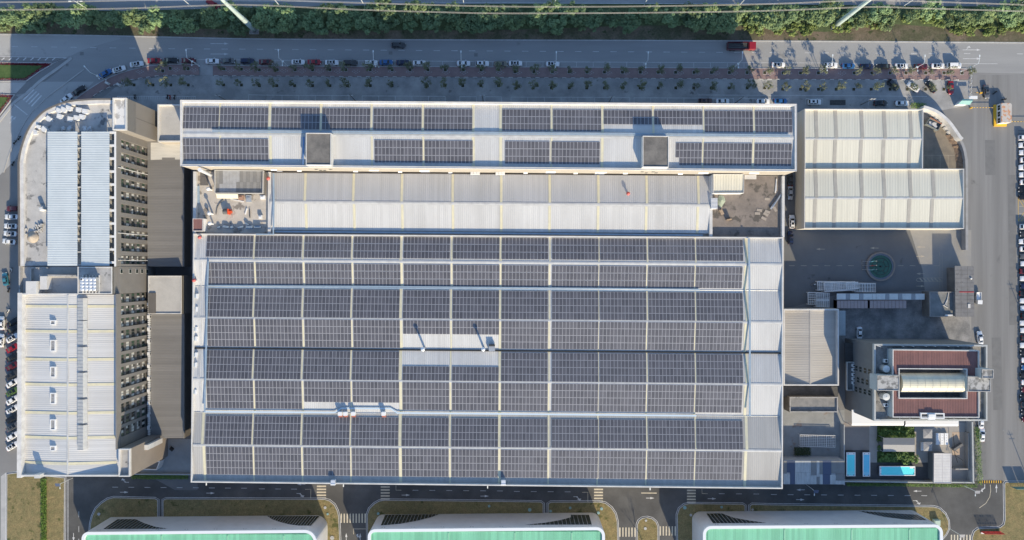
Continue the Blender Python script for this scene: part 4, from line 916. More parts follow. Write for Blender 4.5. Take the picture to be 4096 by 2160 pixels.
def wall_thing(pts, th, z, label, name='garden_wall', mats=None, cat='wall'):
    m = MB(); m.wall(pp(pts, z), th, 0, z); return solid(m, name, mats or MATS['light_render'], label, cat)
wall_thing([(3378, 1926), (3560, 1928), (3738, 1931)], .4, 2.2, 'grey garden wall along the ring road behind the swim spas')
wall_thing([(3808, 1930), (3898, 1931)], .4, 2.2, 'grey garden wall at the hedge corner beyond the white pavilion')
wall_thing([(3894, 1931), (3890, 1690)], .5, 3.0, 'tall grey wall along the east edge of the pool garden')
wall_thing([(3377, 1700), (3378, 1940)], .25, 2.6, 'thin grey partition wall between patched shed and swim spas')
WATER = mat('pool_water', (.13, .76, .80), (.16, .80, .84), .35, .08, fine=.04, fscale=3)
WATER2 = mat('pool_water_blue', (.14, .56, .76), (.17, .60, .80), .35, .08, fine=.04, fscale=3)
SHELL = mat('white_acrylic', g(.82), None, rough=.25, fine=.02)
def spa(q, z, wat, label, steps):
    p4 = pp(q, z); t = thing('swim_spa', label, 'swim spa', (sum(p.x for p in p4)/4, sum(p.y for p in p4)/4, 0), group='swim spas'); pts = [tuple(p[:2]) for p in p4]
    m = MB(); m.prism(offset(pts[::-1], .05), 0, z - .35); m.build('cabinet', mat('dark_cabinet', g(.085, (.95, .98, 1.1)), None, rough=.6), t)
    m = MB(); m.ring(pts, .24, z - .36, z); m.build('rim', SHELL, t)
    inn = offset(pts[::-1], .24); m = MB(); m.sheet(inn, z - .1); m.build('water', wat, t)
    m = MB(); x0, x1 = min(p[0] for p in inn), max(p[0] for p in inn); y0, y1 = min(p[1] for p in inn), max(p[1] for p in inn)
    if steps == 'v':
        for k in range(3): m.box(x0 + .2, x1 - .2, y0 + .25 + .45*k, y0 + .31 + .45*k, z - .1, z - .09)
        m.box(x0, x1, y1 - .55, y1, z - .1, z - .02)
    else: m.box(x1 - 1.6, x1, y1 - .5, y1, z - .1, z - .04); m.box(x0, x0 + .3, y0, y1, z - .1, z - .03)
    m.build('seat', SHELL, t)
    m = MB()
    for cx, cy in ((x0 + .3, y0 + .15), (x1 - .3, y0 + .15), (x0 + .3, y1 - .2), (x1 - .3, y1 - .2)) if steps == 'v' else ((x0 + .12, y0 + .4), (x0 + .12, y1 - .4), (x1 - .15, y0 + .5), (x1 - .15, y1 - .5)): m.box(cx - .14, cx + .14, cy - .1, cy + .1, z - .1, z + .02)
    m.build('headrest', BLACK, t)
spa([(3386, 1810), (3422, 1810), (3422, 1905), (3386, 1905)], 1.5, WATER, 'broad turquoise swim spa standing next to the patched shed', 'v')
spa([(3452, 1810), (3481, 1810), (3481, 1906), (3452, 1906)], 1.5, WATER2, 'narrow bluer swim spa with curved steps between the other two', 'v')
spa([(3519, 1865), (3661, 1865), (3661, 1903), (3519, 1903)], 1.5, WATER, 'longest swim spa lying east to west below the garden shrubs', 'h')
t = thing('grey_pavilion', 'grey gabled fabric pavilion between the garden shrubs', 'pavilion', P(3596, 1779, 0))
a, b, r0, r1, c, d = P(3533, 1751, 3.0), P(3659, 1752, 3.0), P(3533, 1779, 3.7), P(3659, 1780, 3.7), P(3659, 1807, 3.0), P(3533, 1806, 3.0)
m = MB(); m.add([a, b, r1, r0, c, d], [(0, 3, 2, 1), (3, 5, 4, 2)]); m.build('roof', mat('grey_fabric', g(.30, (1, .99, 1)), None, rough=.9, fine=.05), t)
m = MB()
for p in (a, b, c, d): m.box(p.x - .08, p.x + .08, p.y - .08, p.y + .08, 0, 3.0)
m.build('post', STEEL, t)
for q, lab in (([(3693, 1717), (3729, 1717), (3729, 1753), (3693, 1753)], 'square grey garden parasol nearest the white awning'), ([(3694, 1768), (3729, 1768), (3729, 1804), (3694, 1804)], 'square grey garden parasol over the white bench, farther from the awning')):
    p4 = pp(q, 2.8); c = sum(p4, Vector()) / 4; t = thing('parasol', lab, 'parasol', (c.x, c.y, 0), group='garden parasols')
    m = MB(); m.add([*p4, (c.x, c.y, 3.15)], [(0, 4, 1), (1, 4, 2), (2, 4, 3), (3, 4, 0)]); m.build('canopy', MATS['grey_fabric'], t); m = MB(); m.tube([(c.x, c.y, 0), (c.x, c.y, 3.1)], .05); m.build('pole', STEEL, t)
p = P(3688, 1784, 0); m = MB(); m.box(p.x - .6, p.x + .4, p.y - 1.4, p.y + 1.4, 0, .45); m.box(p.x - .75, p.x - .5, p.y - 1.4, p.y + 1.4, .45, .9); solid(m, 'garden_bench', SHELL, 'white bench half under the grey parasol', 'bench')
for i, x in enumerate((3752, 3769, 3786)):
    p = P(x, 1756, .9); t = thing('hot_tub_shell', ('white moulded tub shell, west one of the upright three', 'white moulded tub shell, middle one of the upright three', 'white moulded tub shell, east one of the upright three')[i], 'tub shell', (p.x, p.y, 0), group='white tub shells')
    m = MB(); m.prism([(p.x - .55, p.y - 1.95), (p.x + .55, p.y - 2.0), (p.x + .6, p.y - .6), (p.x + .5, p.y + .5), (p.x + .6, p.y + 1.9), (p.x - .55, p.y + 2.0)], 0, .85); m.build('shell', SHELL, t)
    m = MB()
    for k in range(4): m.cyl(p.x, p.y - 1.4 + k * .9, .1, .85, .87, 8)
    m.build('jet', BLACK, t)
t = thing('white_pavilion', 'white panel roofed pavilion at the hedge corner of the pool garden', 'pavilion', P(3770, 1873, 0)); p4 = pp([(3736, 1813), (3806, 1814), (3806, 1934), (3735, 1933)], 4.2)
m = MB(); m.prism(p4, 3.7, 4.1); m.build('roof', mat('pale_panel', g(.60, (1, .98, .96)), g(.5, (1, .98, .96)), .4, .6, fine=.06), t)
m = MB(); m.ring(p4, .18, 3.6, 4.2); x0, x1, y0, y1 = p4[0].x, p4[1].x, p4[2].y, p4[0].y
m.box((x0+x1)/2 - .05, (x0+x1)/2 + .05, y0, y1, 4.1, 4.14)
for k in range(1, 11): yy = y0 + (y1 - y0) * k / 11; m.box(x0, x1, yy - .03, yy + .03, 4.1, 4.125)
m.build('frame', mat('pale_frame', g(.55, (1, .95, .93)), None, rough=.6), t)
m = MB(); m.prism(offset([tuple(p[:2]) for p in p4][::-1], .5), 0, 3.6); m.build('wall', MATS['grey_render'], t)
t = thing('plunge_terrace', 'sunken sandy terrace with dark frame east of the white pavilion', 'terrace', P(3835, 1800, 0)); q = pp([(3808, 1728), (3860, 1728), (3860, 1870), (3808, 1870)])
m = MB(); m.prism(q, 0, .06); m.build('floor', mat('sand_tile', (.46, .36, .27), (.40, .31, .24), .4, .9, fine=.08), t)
m = MB(); m.wall([q[1], q[2], q[3]], .35, 0, 2.0); m.build('side_wall', STONE, t)
p = P(3835, 1785, 0); m = MB(); m.obox(p.x - 1.0, p.y, 3.6, .8, math.radians(33), 0, 1.4); m.build('slab_seat', mat('dark_stone', g(.12), g(.16), 1, .8), t)
for (a, b) in (((3812, 1735), (3818, 1790)), ((3816, 1818), (3852, 1842)), ((3812, 1790), (3830, 1850))):
    m = MB(); m.tube([P(*a, 1.2), P(*b, 1.2)], .09, 5); m.build('rail', BLACK, t)
# steel lattice on the service lot and the bamboo bed
def rack(q, z, nx, ny, label, r=.07, legs=True, mats=None, grp='white steel lattice racks'):
    p4 = pp(q, z); t = thing('steel_rack', label, 'rack', (p4[0].x, p4[0].y, 0), group=grp); u = p4[1] - p4[0]; v = p4[3] - p4[0]
    m = MB(); m.tube([*p4, p4[0]], r * 1.4, 4); m.build('frame', mats or WHITE_METAL, t)
    m = MB()
    for i in range(1, nx): m.tube([p4[0] + u * i / nx, p4[3] + u * i / nx], r * (.7 if i % 4 else 1.2), 4)
    for j in range(1, ny): m.tube([p4[0] + v * j / ny, p4[1] + v * j / ny], r * .7, 4)
    m.build('lattice', mats or WHITE_METAL, t)
    if legs:
        for p in p4: m = MB(); m.tube([(p.x, p.y, 0), (p.x, p.y, z)], r, 4); m.build('leg', mats or WHITE_METAL, t)
rack([(3200, 1739), (3341, 1742), (3341, 1789), (3200, 1785)], 1.6, 16, 7, 'pale steel lattice table on the patched concrete lot', grp=None)
for i, (q, z, nx, ny, lab) in enumerate((([(3270, 1126), (3418, 1128), (3418, 1160), (3270, 1160)], 1.6, 20, 6, 'long white lattice rack of the yard pile, west one'), ([(3296, 1131), (3420, 1127), (3424, 1160), (3298, 1166)], 2.3, 18, 6, 'skewed white lattice rack lying on top of the west one'), ([(3384, 1131), (3432, 1129), (3434, 1153), (3386, 1157)], 2.9, 6, 5, 'short white lattice rack topping the yard pile'), ([(3418, 1133), (3502, 1134), (3502, 1168), (3418, 1167)], 1.8, 8, 6, 'long white lattice rack at the east end of the yard pile'),
    ([(3232, 1170), (3264, 1170), (3264, 1217), (3233, 1217)], 1.6, 4, 5, 'upright white lattice rack nearest the factory wall'), ([(3264, 1171), (3318, 1173), (3317, 1199), (3264, 1198)], 1.7, 7, 5, 'white lattice rack north of its twin by the carport'), ([(3264, 1202), (3317, 1202), (3317, 1228), (3264, 1227)], 1.7, 7, 5, 'white lattice rack south of its twin by the beige hall'))):
    rack(q, z, nx, ny, lab, .12)
m = MB(); rnd = random.Random(3)
q = pp([(3175, 1788), (3240, 1788), (3240, 1820), (3175, 1820)])
for _ in range(1500):
    x, y, z = rnd.uniform(q[0].x, q[1].x), rnd.uniform(q[2].y, q[0].y), rnd.uniform(.1, 1.3); s = rnd.uniform(.08, .2); a = rnd.uniform(0, 6.3); tx = Vector((math.cos(a), math.sin(a), .3)) * s; ty = Vector((-math.sin(a), math.cos(a), .3)) * s * .5; c = Vector((x, y, z)); m.quad(c - tx, c - ty, c + tx, c + ty)
GREENS = mat('shrub_leaf', (.075, .15, .03), (.13, .21, .05), 1.2, .7, fine=.35, fscale=5, vary=.2)
tag(m.build('bamboo_bed', mat('dull_leaf', (.035, .055, .02), (.06, .075, .03), 1.2, .8, fine=.3)), 'planted bed staked with bamboo canes in front of the patched shed', 'planting bed')

# ---------------------------------------------------------------- containers, carport, gatehouse, fountain
t = thing('long_carport', 'long low carport roof of alternating white and grey panels', 'carport', P(3520, 1186, 0))
xs = [3347, 3384, 3400, 3437, 3453, 3490, 3505, 3542, 3557, 3593, 3609, 3646, 3661, 3699]
m = MB(); a, b = P(3347, 1174, 3.0), P(3699, 1199, 3.0); m.box(a.x, b.x, b.y, a.y, 2.75, 2.95)
for x in xs[::3]: p = P(x, 1198, 2.7); m.box(p.x - .1, p.x + .1, p.y - .1, p.y + .1, 0, 2.75)
m.build('frame', GREY_METAL, t)
for i, (xa, xb) in enumerate(zip(xs, xs[1:])):
    a, b = P(xa, 1174.5 + .002*(xa-3347), 3.05), P(xb, 1198, 3.05); m = MB(); m.box(a.x + .05, b.x - .05, b.y, a.y, 2.95, 3.05); m.build('roof_panel', mat('frosted_white', g(.62, (.98, 1, .97)), g(.54, (.98, 1, .98)), .7, .5, fine=.05) if (i % 2 == 0 or i == 5) else GREY_METAL, t)
PINK = mat('faded_container', (.40, .315, .30), (.35, .28, .27), .6, .7, fine=.08)
for xa, xb, lab in ((3348, 3471, 'faded pink shipping container west of its longer twin'), (3479, 3626, 'longer faded pink shipping container by the pale lot')):
    t = thing('shipping_container', lab, 'container', P((xa+xb)/2, 1217, 0), group='faded containers'); a, b = P(xa, 1202, 2.7), P(xb, 1233, 2.7)
    m = MB(); m.box(a.x, b.x, b.y, a.y, .12, 2.7); m.build('body', PINK, t)
    m = MB(); n = int((b.x - a.x) / 1.15)
    for k in range(n + 1): x = a.x + (b.x - a.x) * k / n; m.box(max(a.x, x - .05), min(b.x, x + .05), b.y - .04, a.y + .04, .12, 2.75)
    m.build('rib', mat('container_rib', (.20, .15, .145), None, rough=.7), t)
t = thing('gatehouse', 'gatehouse with long grey panelled roof beside the east road', 'gatehouse', P(3858, 1160, 0)); p4 = pp([(3820, 1064), (3896, 1064), (3898, 1267), (3823, 1267)], 5.4)
m = MB(); m.prism(offset([tuple(p[:2]) for p in p4][::-1], .6), 0, 4.9); m.build('wall', CONC_DARK, t)
m = MB(); m.prism(p4, 4.9, 5.3); m.build('roof', mat('grey_panel_roof', g(.185, (1, .99, 1.0)), g(.135, (1, .98, .99)), .35, .7, fine=.12, dark=(g(.10), .6, .62)), t)
m = MB(); x0, x1, y0, y1 = p4[0].x, p4[1].x, p4[2].y, p4[0].y
for k in range(1, 12): yy = y0 + (y1 - y0) * k / 12; m.box(x0, x1, yy - .03, yy + .03, 5.3, 5.33)
for k in (1, 2): xx = x0 + (x1 - x0) * k / 3; m.box(xx - .03, xx + .03, y0, y1, 5.3, 5.335)
m.build('panel_joint', CONC_DARK, t)
m = MB(); yy = P(0, 1168, 5.4).y; m.box(x0 + 1.5, x1, yy - .1, yy + .1, 5.3, 5.4); m.build('red_pipe', RED, t)
c = P(3884, 1114, 5.4); m = MB(); m.lathe(c.x, c.y, [(.25, 5.3), (.3, 5.6), (.1, 5.75)], 10); m.build('roof_vent', WHITE_METAL, t)
c = P(3876, 1224, 5.4); m = MB(); m.box(c.x - .4, c.x + .4, c.y - .7, c.y + .7, 5.3, 5.5); m.build('roof_hatch', PARAPET, t)
t = thing('guard_room', 'low dark flat roofed guard room with clutter beside the gatehouse', 'building', P(3765, 1217, 0)); p4 = pp([(3719, 1167), (3820, 1167), (3822, 1267), (3720, 1267)], 4.4)
m = MB(); m.prism(p4, 0, 3.9); m.build('wall', CONC_DARK, t); rim(t, p4, .25, 3.8, 4.4, mat('brown_parapet', g(.30, (1, .94, .90)), g(.24), .5, .9, fine=.1))
m = MB(); m.sheet(offset([tuple(p[:2]) for p in p4][::-1], .25), 3.94); m.build('roof', mat('grey_green_roof', g(.17, (.96, 1, .98)), g(.25), .3, .9, fine=.15), t)
for a, b in (((3794, 1170), (3785, 1222)), ((3772, 1220), (3792, 1232)), ((3790, 1195), (3778, 1222))):
    m = MB(); m.tube([P(*a, 4.1), P(*b, 4.1)], .12, 5); m.build('loose_plank', PARAPET, t)
m = MB(); a = P(3797, 1261, 4.6); m.box(a.x - 1.2, a.x + 1.2, a.y - .2, a.y + .2, 4.0, 4.6); m.build('roof_sign', WHITE_METAL, t)
t = thing('fountain', 'round stone fountain basin with dark green water in the factory yard', 'fountain', P(3520, 1066, 0)); c = P(3520, 1066, 0)
m = MB(); n = 48; m.ring([(c.x + 5.0*math.cos(6.2832*i/n), c.y + 5.0*math.sin(6.2832*i/n)) for i in range(n)], .55, 0, .55); m.build('rim', mat('basin_stone', (.20, .17, .15), (.24, .205, .18), 1, .8, fine=.08), t)
m = MB(); m.cyl(c.x, c.y, 4.46, .02, .30, 48); m.build('water', mat('green_water', (.025, .085, .06), (.035, .105, .075), .5, .1, fine=.08), t)
m = MB(); m.ring([(c.x + 4.46*math.cos(6.2832*i/n), c.y + 4.46*math.sin(6.2832*i/n)) for i in range(n)], .55, .02, .42); m.build('inner_step', mat('basin_tile', (.11, .13, .16), None, rough=.6), t)
m = MB()
for rr in (1.6, 2.9): m.tube([(c.x + rr*math.cos(6.2832*i/24), c.y + rr*math.sin(6.2832*i/24), .33) for i in range(25)], .06, 4)
for k in range(6): m.tube([(c.x + 1.6*math.cos(k*1.047), c.y + 1.6*math.sin(k*1.047), .33), (c.x + 2.9*math.cos(k*1.047), c.y + 2.9*math.sin(k*1.047), .33)], .06, 4)
m.cyl(c.x, c.y, .25, .3, .9, 10); m.build('spray_pipe', BLACK, t)
TEAL = mat('teal_cloth', (.25, .52, .55), None, rough=.7)
for i, (ty, mt, lab) in enumerate(((1272, TEAL, 'flagpole with pale teal flag, northern of three by the fountain'), (1312, RED, 'flagpole with red flag, middle of three by the fountain'), (1352, TEAL, 'flagpole with pale teal flag, southern of three by the fountain'))):
    b = QP(3, 1, 950, ty, 0); t = thing('flagpole', lab, 'flagpole', b, group='flagpoles by the fountain'); m = MB(); m.tube([(b.x, b.y, 0), (b.x, b.y, 9)], .09, 6, r1=.05); m.lathe(b.x, b.y, [(.02, 9), (.14, 9.1), (.02, 9.25)], 8); m.build('pole', STEEL, t)
    m = MB(); vs_ = []
    for k in range(7):
        for zz in (8.8, 7.4): vs_.append((b.x - .05 - k * .28, b.y + .12 * math.sin(k * 1.3) - .05*k, zz - k * .12))
    m.add(vs_, [(2*k, 2*k + 2, 2*k + 3, 2*k + 1) for k in range(6)]); m.build('flag', mt, t)
b = QP(3, 1, 945, 1312, 0); m = MB(); m.box(b.x - .35, b.x + .35, b.y - 2.2, b.y + 2.2, 0, .012); setting(m, 'flag_plinth', CONC_DARK)
# corner yard: curved wall, skip, rubble bank, gate booth and tower cabin
cw = bezier([Z(3584, 300, *p) for p in ((560, 640), (700, 680), (850, 750), (980, 850), (1090, 960), (1200, 1110), (1290, 1240), (1340, 1290))], 3)
m = MB(); m.curb(pp(cw, 3.5), 1.0, 0, 3.5); solid(m, 'curved_wall', MATS['white_render'], 'curved white wall around the yard corner by the entrance', 'wall')
cw2 = [Z(3584, 550, *p) for p in ((1280, 20), (1340, 130), (1385, 260), (1410, 400), (1425, 560), (1425, 1340))] + [(3868, 1000)]
m = MB(); m.curb(pp(bezier(cw2, 2), 2.2), .9, 0, 2.2); solid(m, 'boundary_wall', mat('boundary_render', g(.30, (.98, .99, 1.02)), g(.24), .4, .85, fine=.08), 'grey boundary wall running between warehouse and east road', 'wall')
rnd = random.Random(9)
for i in range(7):
    px, py = Z(3584, 300, 640 + i * 66, 770 + i * 47 + i * i * 3); p = P(px, py, 0); t = MB(); a = -math.radians(28 + i * 4)
    t.obox(p.x, p.y, 1.2, .75, a, 0, .9); t.obox(p.x + .1, p.y + .1, .8, .5, a, .9, 1.1); solid(t, 'stone_block', PARAPET, f'pale stacked stone slab inside the curved wall, {ORD[i]} from the north', 'stone slab', 'stone slabs along the curved wall')
c = P(*Z(3584, 300, 715, 1000), 0); t = thing('waste_skip', 'open grey skip with an orange brown back edge full of white sheets', 'skip', (c.x, c.y, 0), math.radians(-29), local=True)
m = MB(); m.ring([(-2.3, -1.3), (2.3, -1.3), (2.3, 1.3), (-2.3, 1.3)], .12, 0, 1.5); m.box(-2.2, 2.2, -1.2, 1.2, 0, .5); m.build('body', mat('skip_steel', (.16, .19, .20), (.22, .23, .23), 1, .6, fine=.1), t)
m = MB(); m.box(-2.3, 2.3, 1.0, 1.32, 1.5, 1.6); m.build('rusty_edge', mat('rust_brown', (.33, .14, .08), (.26, .12, .08), 2, .9, fine=.1), t)
m = MB(); m.obox(-.2, 0, 2.6, 1.3, .3, .5, .9); m.obox(.5, -.2, 2.0, .9, -.4, .9, 1.15); m.build('white_sheets', mat('crumpled_sheet', g(.5, (.96, .98, 1)), None, rough=.8), t)
m = MB(); rnd = random.Random(21); prev = None
path = bezier([Z(3584, 550, *p) for p in ((1080, -60), (1150, 60), (1230, 200), (1270, 350), (1285, 500), (1300, 600))], 4)
rows = []
for i, q in enumerate(path):
    row = []
    for j, off in enumerate((-16, -8, 0, 8, 15)): p = P(q[0] + off, q[1] - off * .25, 0); row.append((p.x + rnd.uniform(-.2, .2), p.y + rnd.uniform(-.2, .2), (0, .5, .9, .8, 0)[j] * rnd.uniform(.7, 1.3)))
    rows.append(row)
vs_ = [v for r in rows for v in r]; m.add(vs_, [(i*5 + j, i*5 + j + 1, (i+1)*5 + j + 1, (i+1)*5 + j) for i in range(len(rows) - 1) for j in range(4)])
tag(m.build('soil_bank', mat('soil_bank', (.24, .17, .12), (.16, .115, .085), .9, 1., fine=.3, fscale=3)), kind='structure')
t = thing('entrance_kiosk', 'small kiosk with teal roof at the site entrance', 'kiosk', P(3862, 409, 0)); p4 = pp([Z(3584, 300, *p) for p in ((1335, 485), (1545, 485), (1480, 600), (1240, 595))], 3.0)
m = MB(); m.prism(offset([tuple(p[:2]) for p in p4][::-1], .3), 0, 2.7); m.build('wall', WHITE_METAL, t); m = MB(); a, b, c, d = p4; r0 = a.lerp(d, .35) + Vector((0, 0, .6)); r1 = b.lerp(c, .35) + Vector((0, 0, .6)); m.add([a, b, r1, r0, c, d], [(0, 3, 2, 1), (3, 5, 4, 2)]); m.build('roof', mat('teal_sheet', (.20, .40, .37), (.25, .44, .40), .8, .5, fine=.06), t)
for z4, lab in (([(1470, 415), (1640, 420), (1600, 640), (1560, 640)], ''),):
    p4 = pp([Z(3584, 300, *p) for p in ((1470, 420), (1640, 420), (1640, 480), (1470, 480))], 2.6); m = MB(); m.prism(p4, 2.4, 2.6); m.build('canopy', WHITE_METAL, t)
t = thing('gate_cabin', 'tall rust stained cabin with three dark windows on a yellow base at the gate', 'cabin', P(4000, 450, 0)); base = pp([Z(3584, 300, *p) for p in ((1975, 600), (2080, 590), (2235, 960), (2235, 1030), (1975, 1030))])
q = [P(*Z(3584, 300, *p), .5) for p in ((1975, 595), (2230, 600), (2230, 1030), (1975, 1030))]; m = MB(); m.prism(q, 0, .5); m.build('base', YELLOW, t)
r4 = pp([Z(3584, 300, *p) for p in ((2120, 565), (2325, 565), (2325, 950), (2120, 960))], 2.8); m = MB(); m.prism(r4, .5, 2.5); m.build('cabin_wall', WHITE_METAL, t)
m = MB(); a, b, c, d = r4; m.prism([a, (b.x - .4, b.y), (b.x + .1, b.y - .5), c, d], 2.5, 2.8); m.build('roof', mat('rust_stained_roof', (.48, .44, .40), (.50, .24, .12), .8, .7, lo=.5, hi=.56, fine=.12), t)
for k in range(3): y = r4[0].y - 1.3 - k * 2.2; m = MB(); m.box(r4[0].x - .06, r4[0].x + .02, y - .8, y + .8, 1.1, 2.2, 0); m.box(r4[0].x - .1, r4[0].x - .06, y - .05, y + .05, 1.1, 2.2, 1); m.build('window', [GLASS, ALU], t)
def barrier(a, b, z, label, mats):
    A, B = P(*a, z), P(*b, z); t = thing('gate_barrier', label, 'barrier', (A.x, A.y, 0)); d = (B - A); n = max(2, int(d.length / .5)); m = MB()
    for i in range(n): p, q = A + d * i / n, A + d * (i + 1) / n; m.tube([p, q], .09, 5, i % 2)
    m.build('arm', mats, t); m = MB(); m.box(A.x - .2, A.x + .2, A.y - .2, A.y + .2, 0, z + .1); m.build('post', YELLOW, t)
barrier(Z(3584, 300, 1725, 355), Z(3584, 300, 1580, 355), 1.0, 'short yellow and black barrier arm pointing at the grey car', [YELLOW, BLACK])
barrier(Z(3584, 300, 2320, 935), Z(3584, 300, 2680, 938), 1.0, 'yellow and black barrier arm east of the gate cabin', [YELLOW, BLACK])
barrier(Z(3584, 300, 1530, 655), Z(3584, 300, 1980, 655), 1.0, 'long dark barrier arm between kiosk and gate cabin', [CONC_DARK, YELLOW])
# ---------------------------------------------------------------- green roofed halls on the south edge
GREEN = mat('green_roof_sheet', (.20, .51, .335), (.165, .45, .28), .3, .45, fine=.08, sheet=(0, .95, .10), stretch=(1, .12, 1))
PANEL = mat('white_facade_panel', g(.62, (.97, .99, 1.03)), g(.56, (.97, .99, 1.03)), .3, .5, fine=.04)
def green_hall(x0, x1, y0, y1, r0, r1, label, glazing):
    z = 13.5; t = thing('green_roof_hall', label, 'factory', P((x0 + x1) / 2, 2300, 0)); k = (H - z) / F
    A, B, C, D = P(x0, 2420, z), P(x0, y0, z), P(x1, y1, z), P(x1, 2420, z); R0, R1 = r0 * k, r1 * k
    pts = [(A.x, A.y)] + [(B.x + R0 - R0*math.cos(a), B.y - R0 + R0*math.sin(a)) for a in [math.pi/2*i/7 for i in range(8)]] + [(C.x - R1 + R1*math.sin(a), C.y - R1 + R1*math.cos(a)) for a in [math.pi/2*i/7 for i in range(8)]] + [(D.x, D.y)]
    m = MB(); m.prism(pts, 0, 12.7); m.build('wall', PANEL, t)
    m = MB(); m.ring(pts, .95, 12.6, 13.5); m.build('parapet', mat('white_coping', g(.72, (.98, 1, 1.02)), None, rough=.4, fine=.03), t)
    a, b = B.x + .9, C.x - .9
    m = MB(); m.ribbed((a + R0*.25, A.y, 12.9), (b - R1*.25, A.y, 12.9), (b - R1*.25, min(B.y, C.y) - .9, 13.1), (a + R0*.25, min(B.y, C.y) - .9, 13.1), .55, .03); m.build('roof', GREEN, t)
    inn = offset(pts[::-1], .5); m = MB(); m.sheet(inn, 12.88); m.build('roof_edge', GREEN, t)
    for x in [x0 + (x1 - x0) * f for f in (.34, .62, .86)]:
        p, q = P(x, y0 + 8, 13.2), P(x, 2420, 13.2); m = MB(); m.box(p.x - .22, p.x + .22, q.y, p.y - .5, 13.05, 13.24); m.build('roof_seam', mat('pale_green_seam', (.24, .50, .34), None, rough=.5), t)
    yw = B.y + .02
    def on(c, tx, ty):
        px, py = Q(c, 3, tx, ty); yy = B.y + (C.y - B.y) * (px - x0) / (x1 - x0); zz = H - yy * F / (1080 - py); return Vector(((px - 2048) * (H - zz) / F, yy + .05, min(max(zz, .2), 12.6)))
    for c, pts_, n in glazing:
        w_ = [on(c, *p) for p in pts_]; m = MB(); m.add(w_, [tuple(range(len(w_)))]); gl = m.build('glazing', mat('facade_glass', (.03, .042, .042), None, rough=.2, fine=0), t)
        xa, xb = min(p.x for p in w_), max(p.x for p in w_); m = MB()
        for i in range(1, n):
            x = xa + (xb - xa) * i / n; zs = []
            for p, q in zip(w_, w_[1:] + w_[:1]):
                if (p.x - x) * (q.x - x) < 0: f = (x - p.x) / (q.x - p.x); zs.append((p.z + (q.z - p.z) * f, p.y + (q.y - p.y) * f))
            if len(zs) >= 2: zs.sort(); m.box(x - .045, x + .045, zs[0][1], zs[0][1] + .08, zs[0][0], zs[-1][0])
        if m.v: m.build('mullion', ALU, gl)
    m = MB()
    for i in range(8):
        x = A.x + (D.x - A.x) * (i + .5) / 8; yy = B.y + (C.y - B.y) * (x - A.x) / (D.x - A.x)
        for d in (-.4, .4): m.box(x + d - .18, x + d + .18, yy, yy + .06, 11.9, 12.2)
    m.build('wall_vent', GREY_METAL, t)
green_hall(326, 1266, 2128, 2120, 28, 48, 'green roofed hall with white swoosh front, west one of three', [(0, [(1182, 1150), (1366, 1150), (1450, 1190), (1560, 1225), (1680, 1245), (1040, 1247)], 16), (1, [(112, 1117), (640, 1117), (550, 1214), (430, 1214), (330, 1200), (230, 1175), (165, 1150)], 18)])
green_hall(1471, 2420, 2117, 2109, 30, 34, 'green roofed hall with white swoosh front, middle one of three', [(1, [(1300, 1106), (1842, 1099), (1760, 1130), (1620, 1165), (1450, 1195), (1255, 1212)], 16), (2, [(592, 1106), (775, 1106), (803, 1204), (130, 1206), (330, 1185), (480, 1160), (592, 1130)], 16)])
green_hall(2812, 3772, 2104, 2098, 34, 34, 'green roofed hall with white swoosh front, east one of three', [(2, [(1955, 1092), (2112, 1092), (2230, 1135), (2400, 1165), (2560, 1186), (2022, 1190)], 14), (3, [(885, 1060), (1420, 1060), (1600, 1160), (1400, 1155), (1180, 1128), (1020, 1095)], 16)])

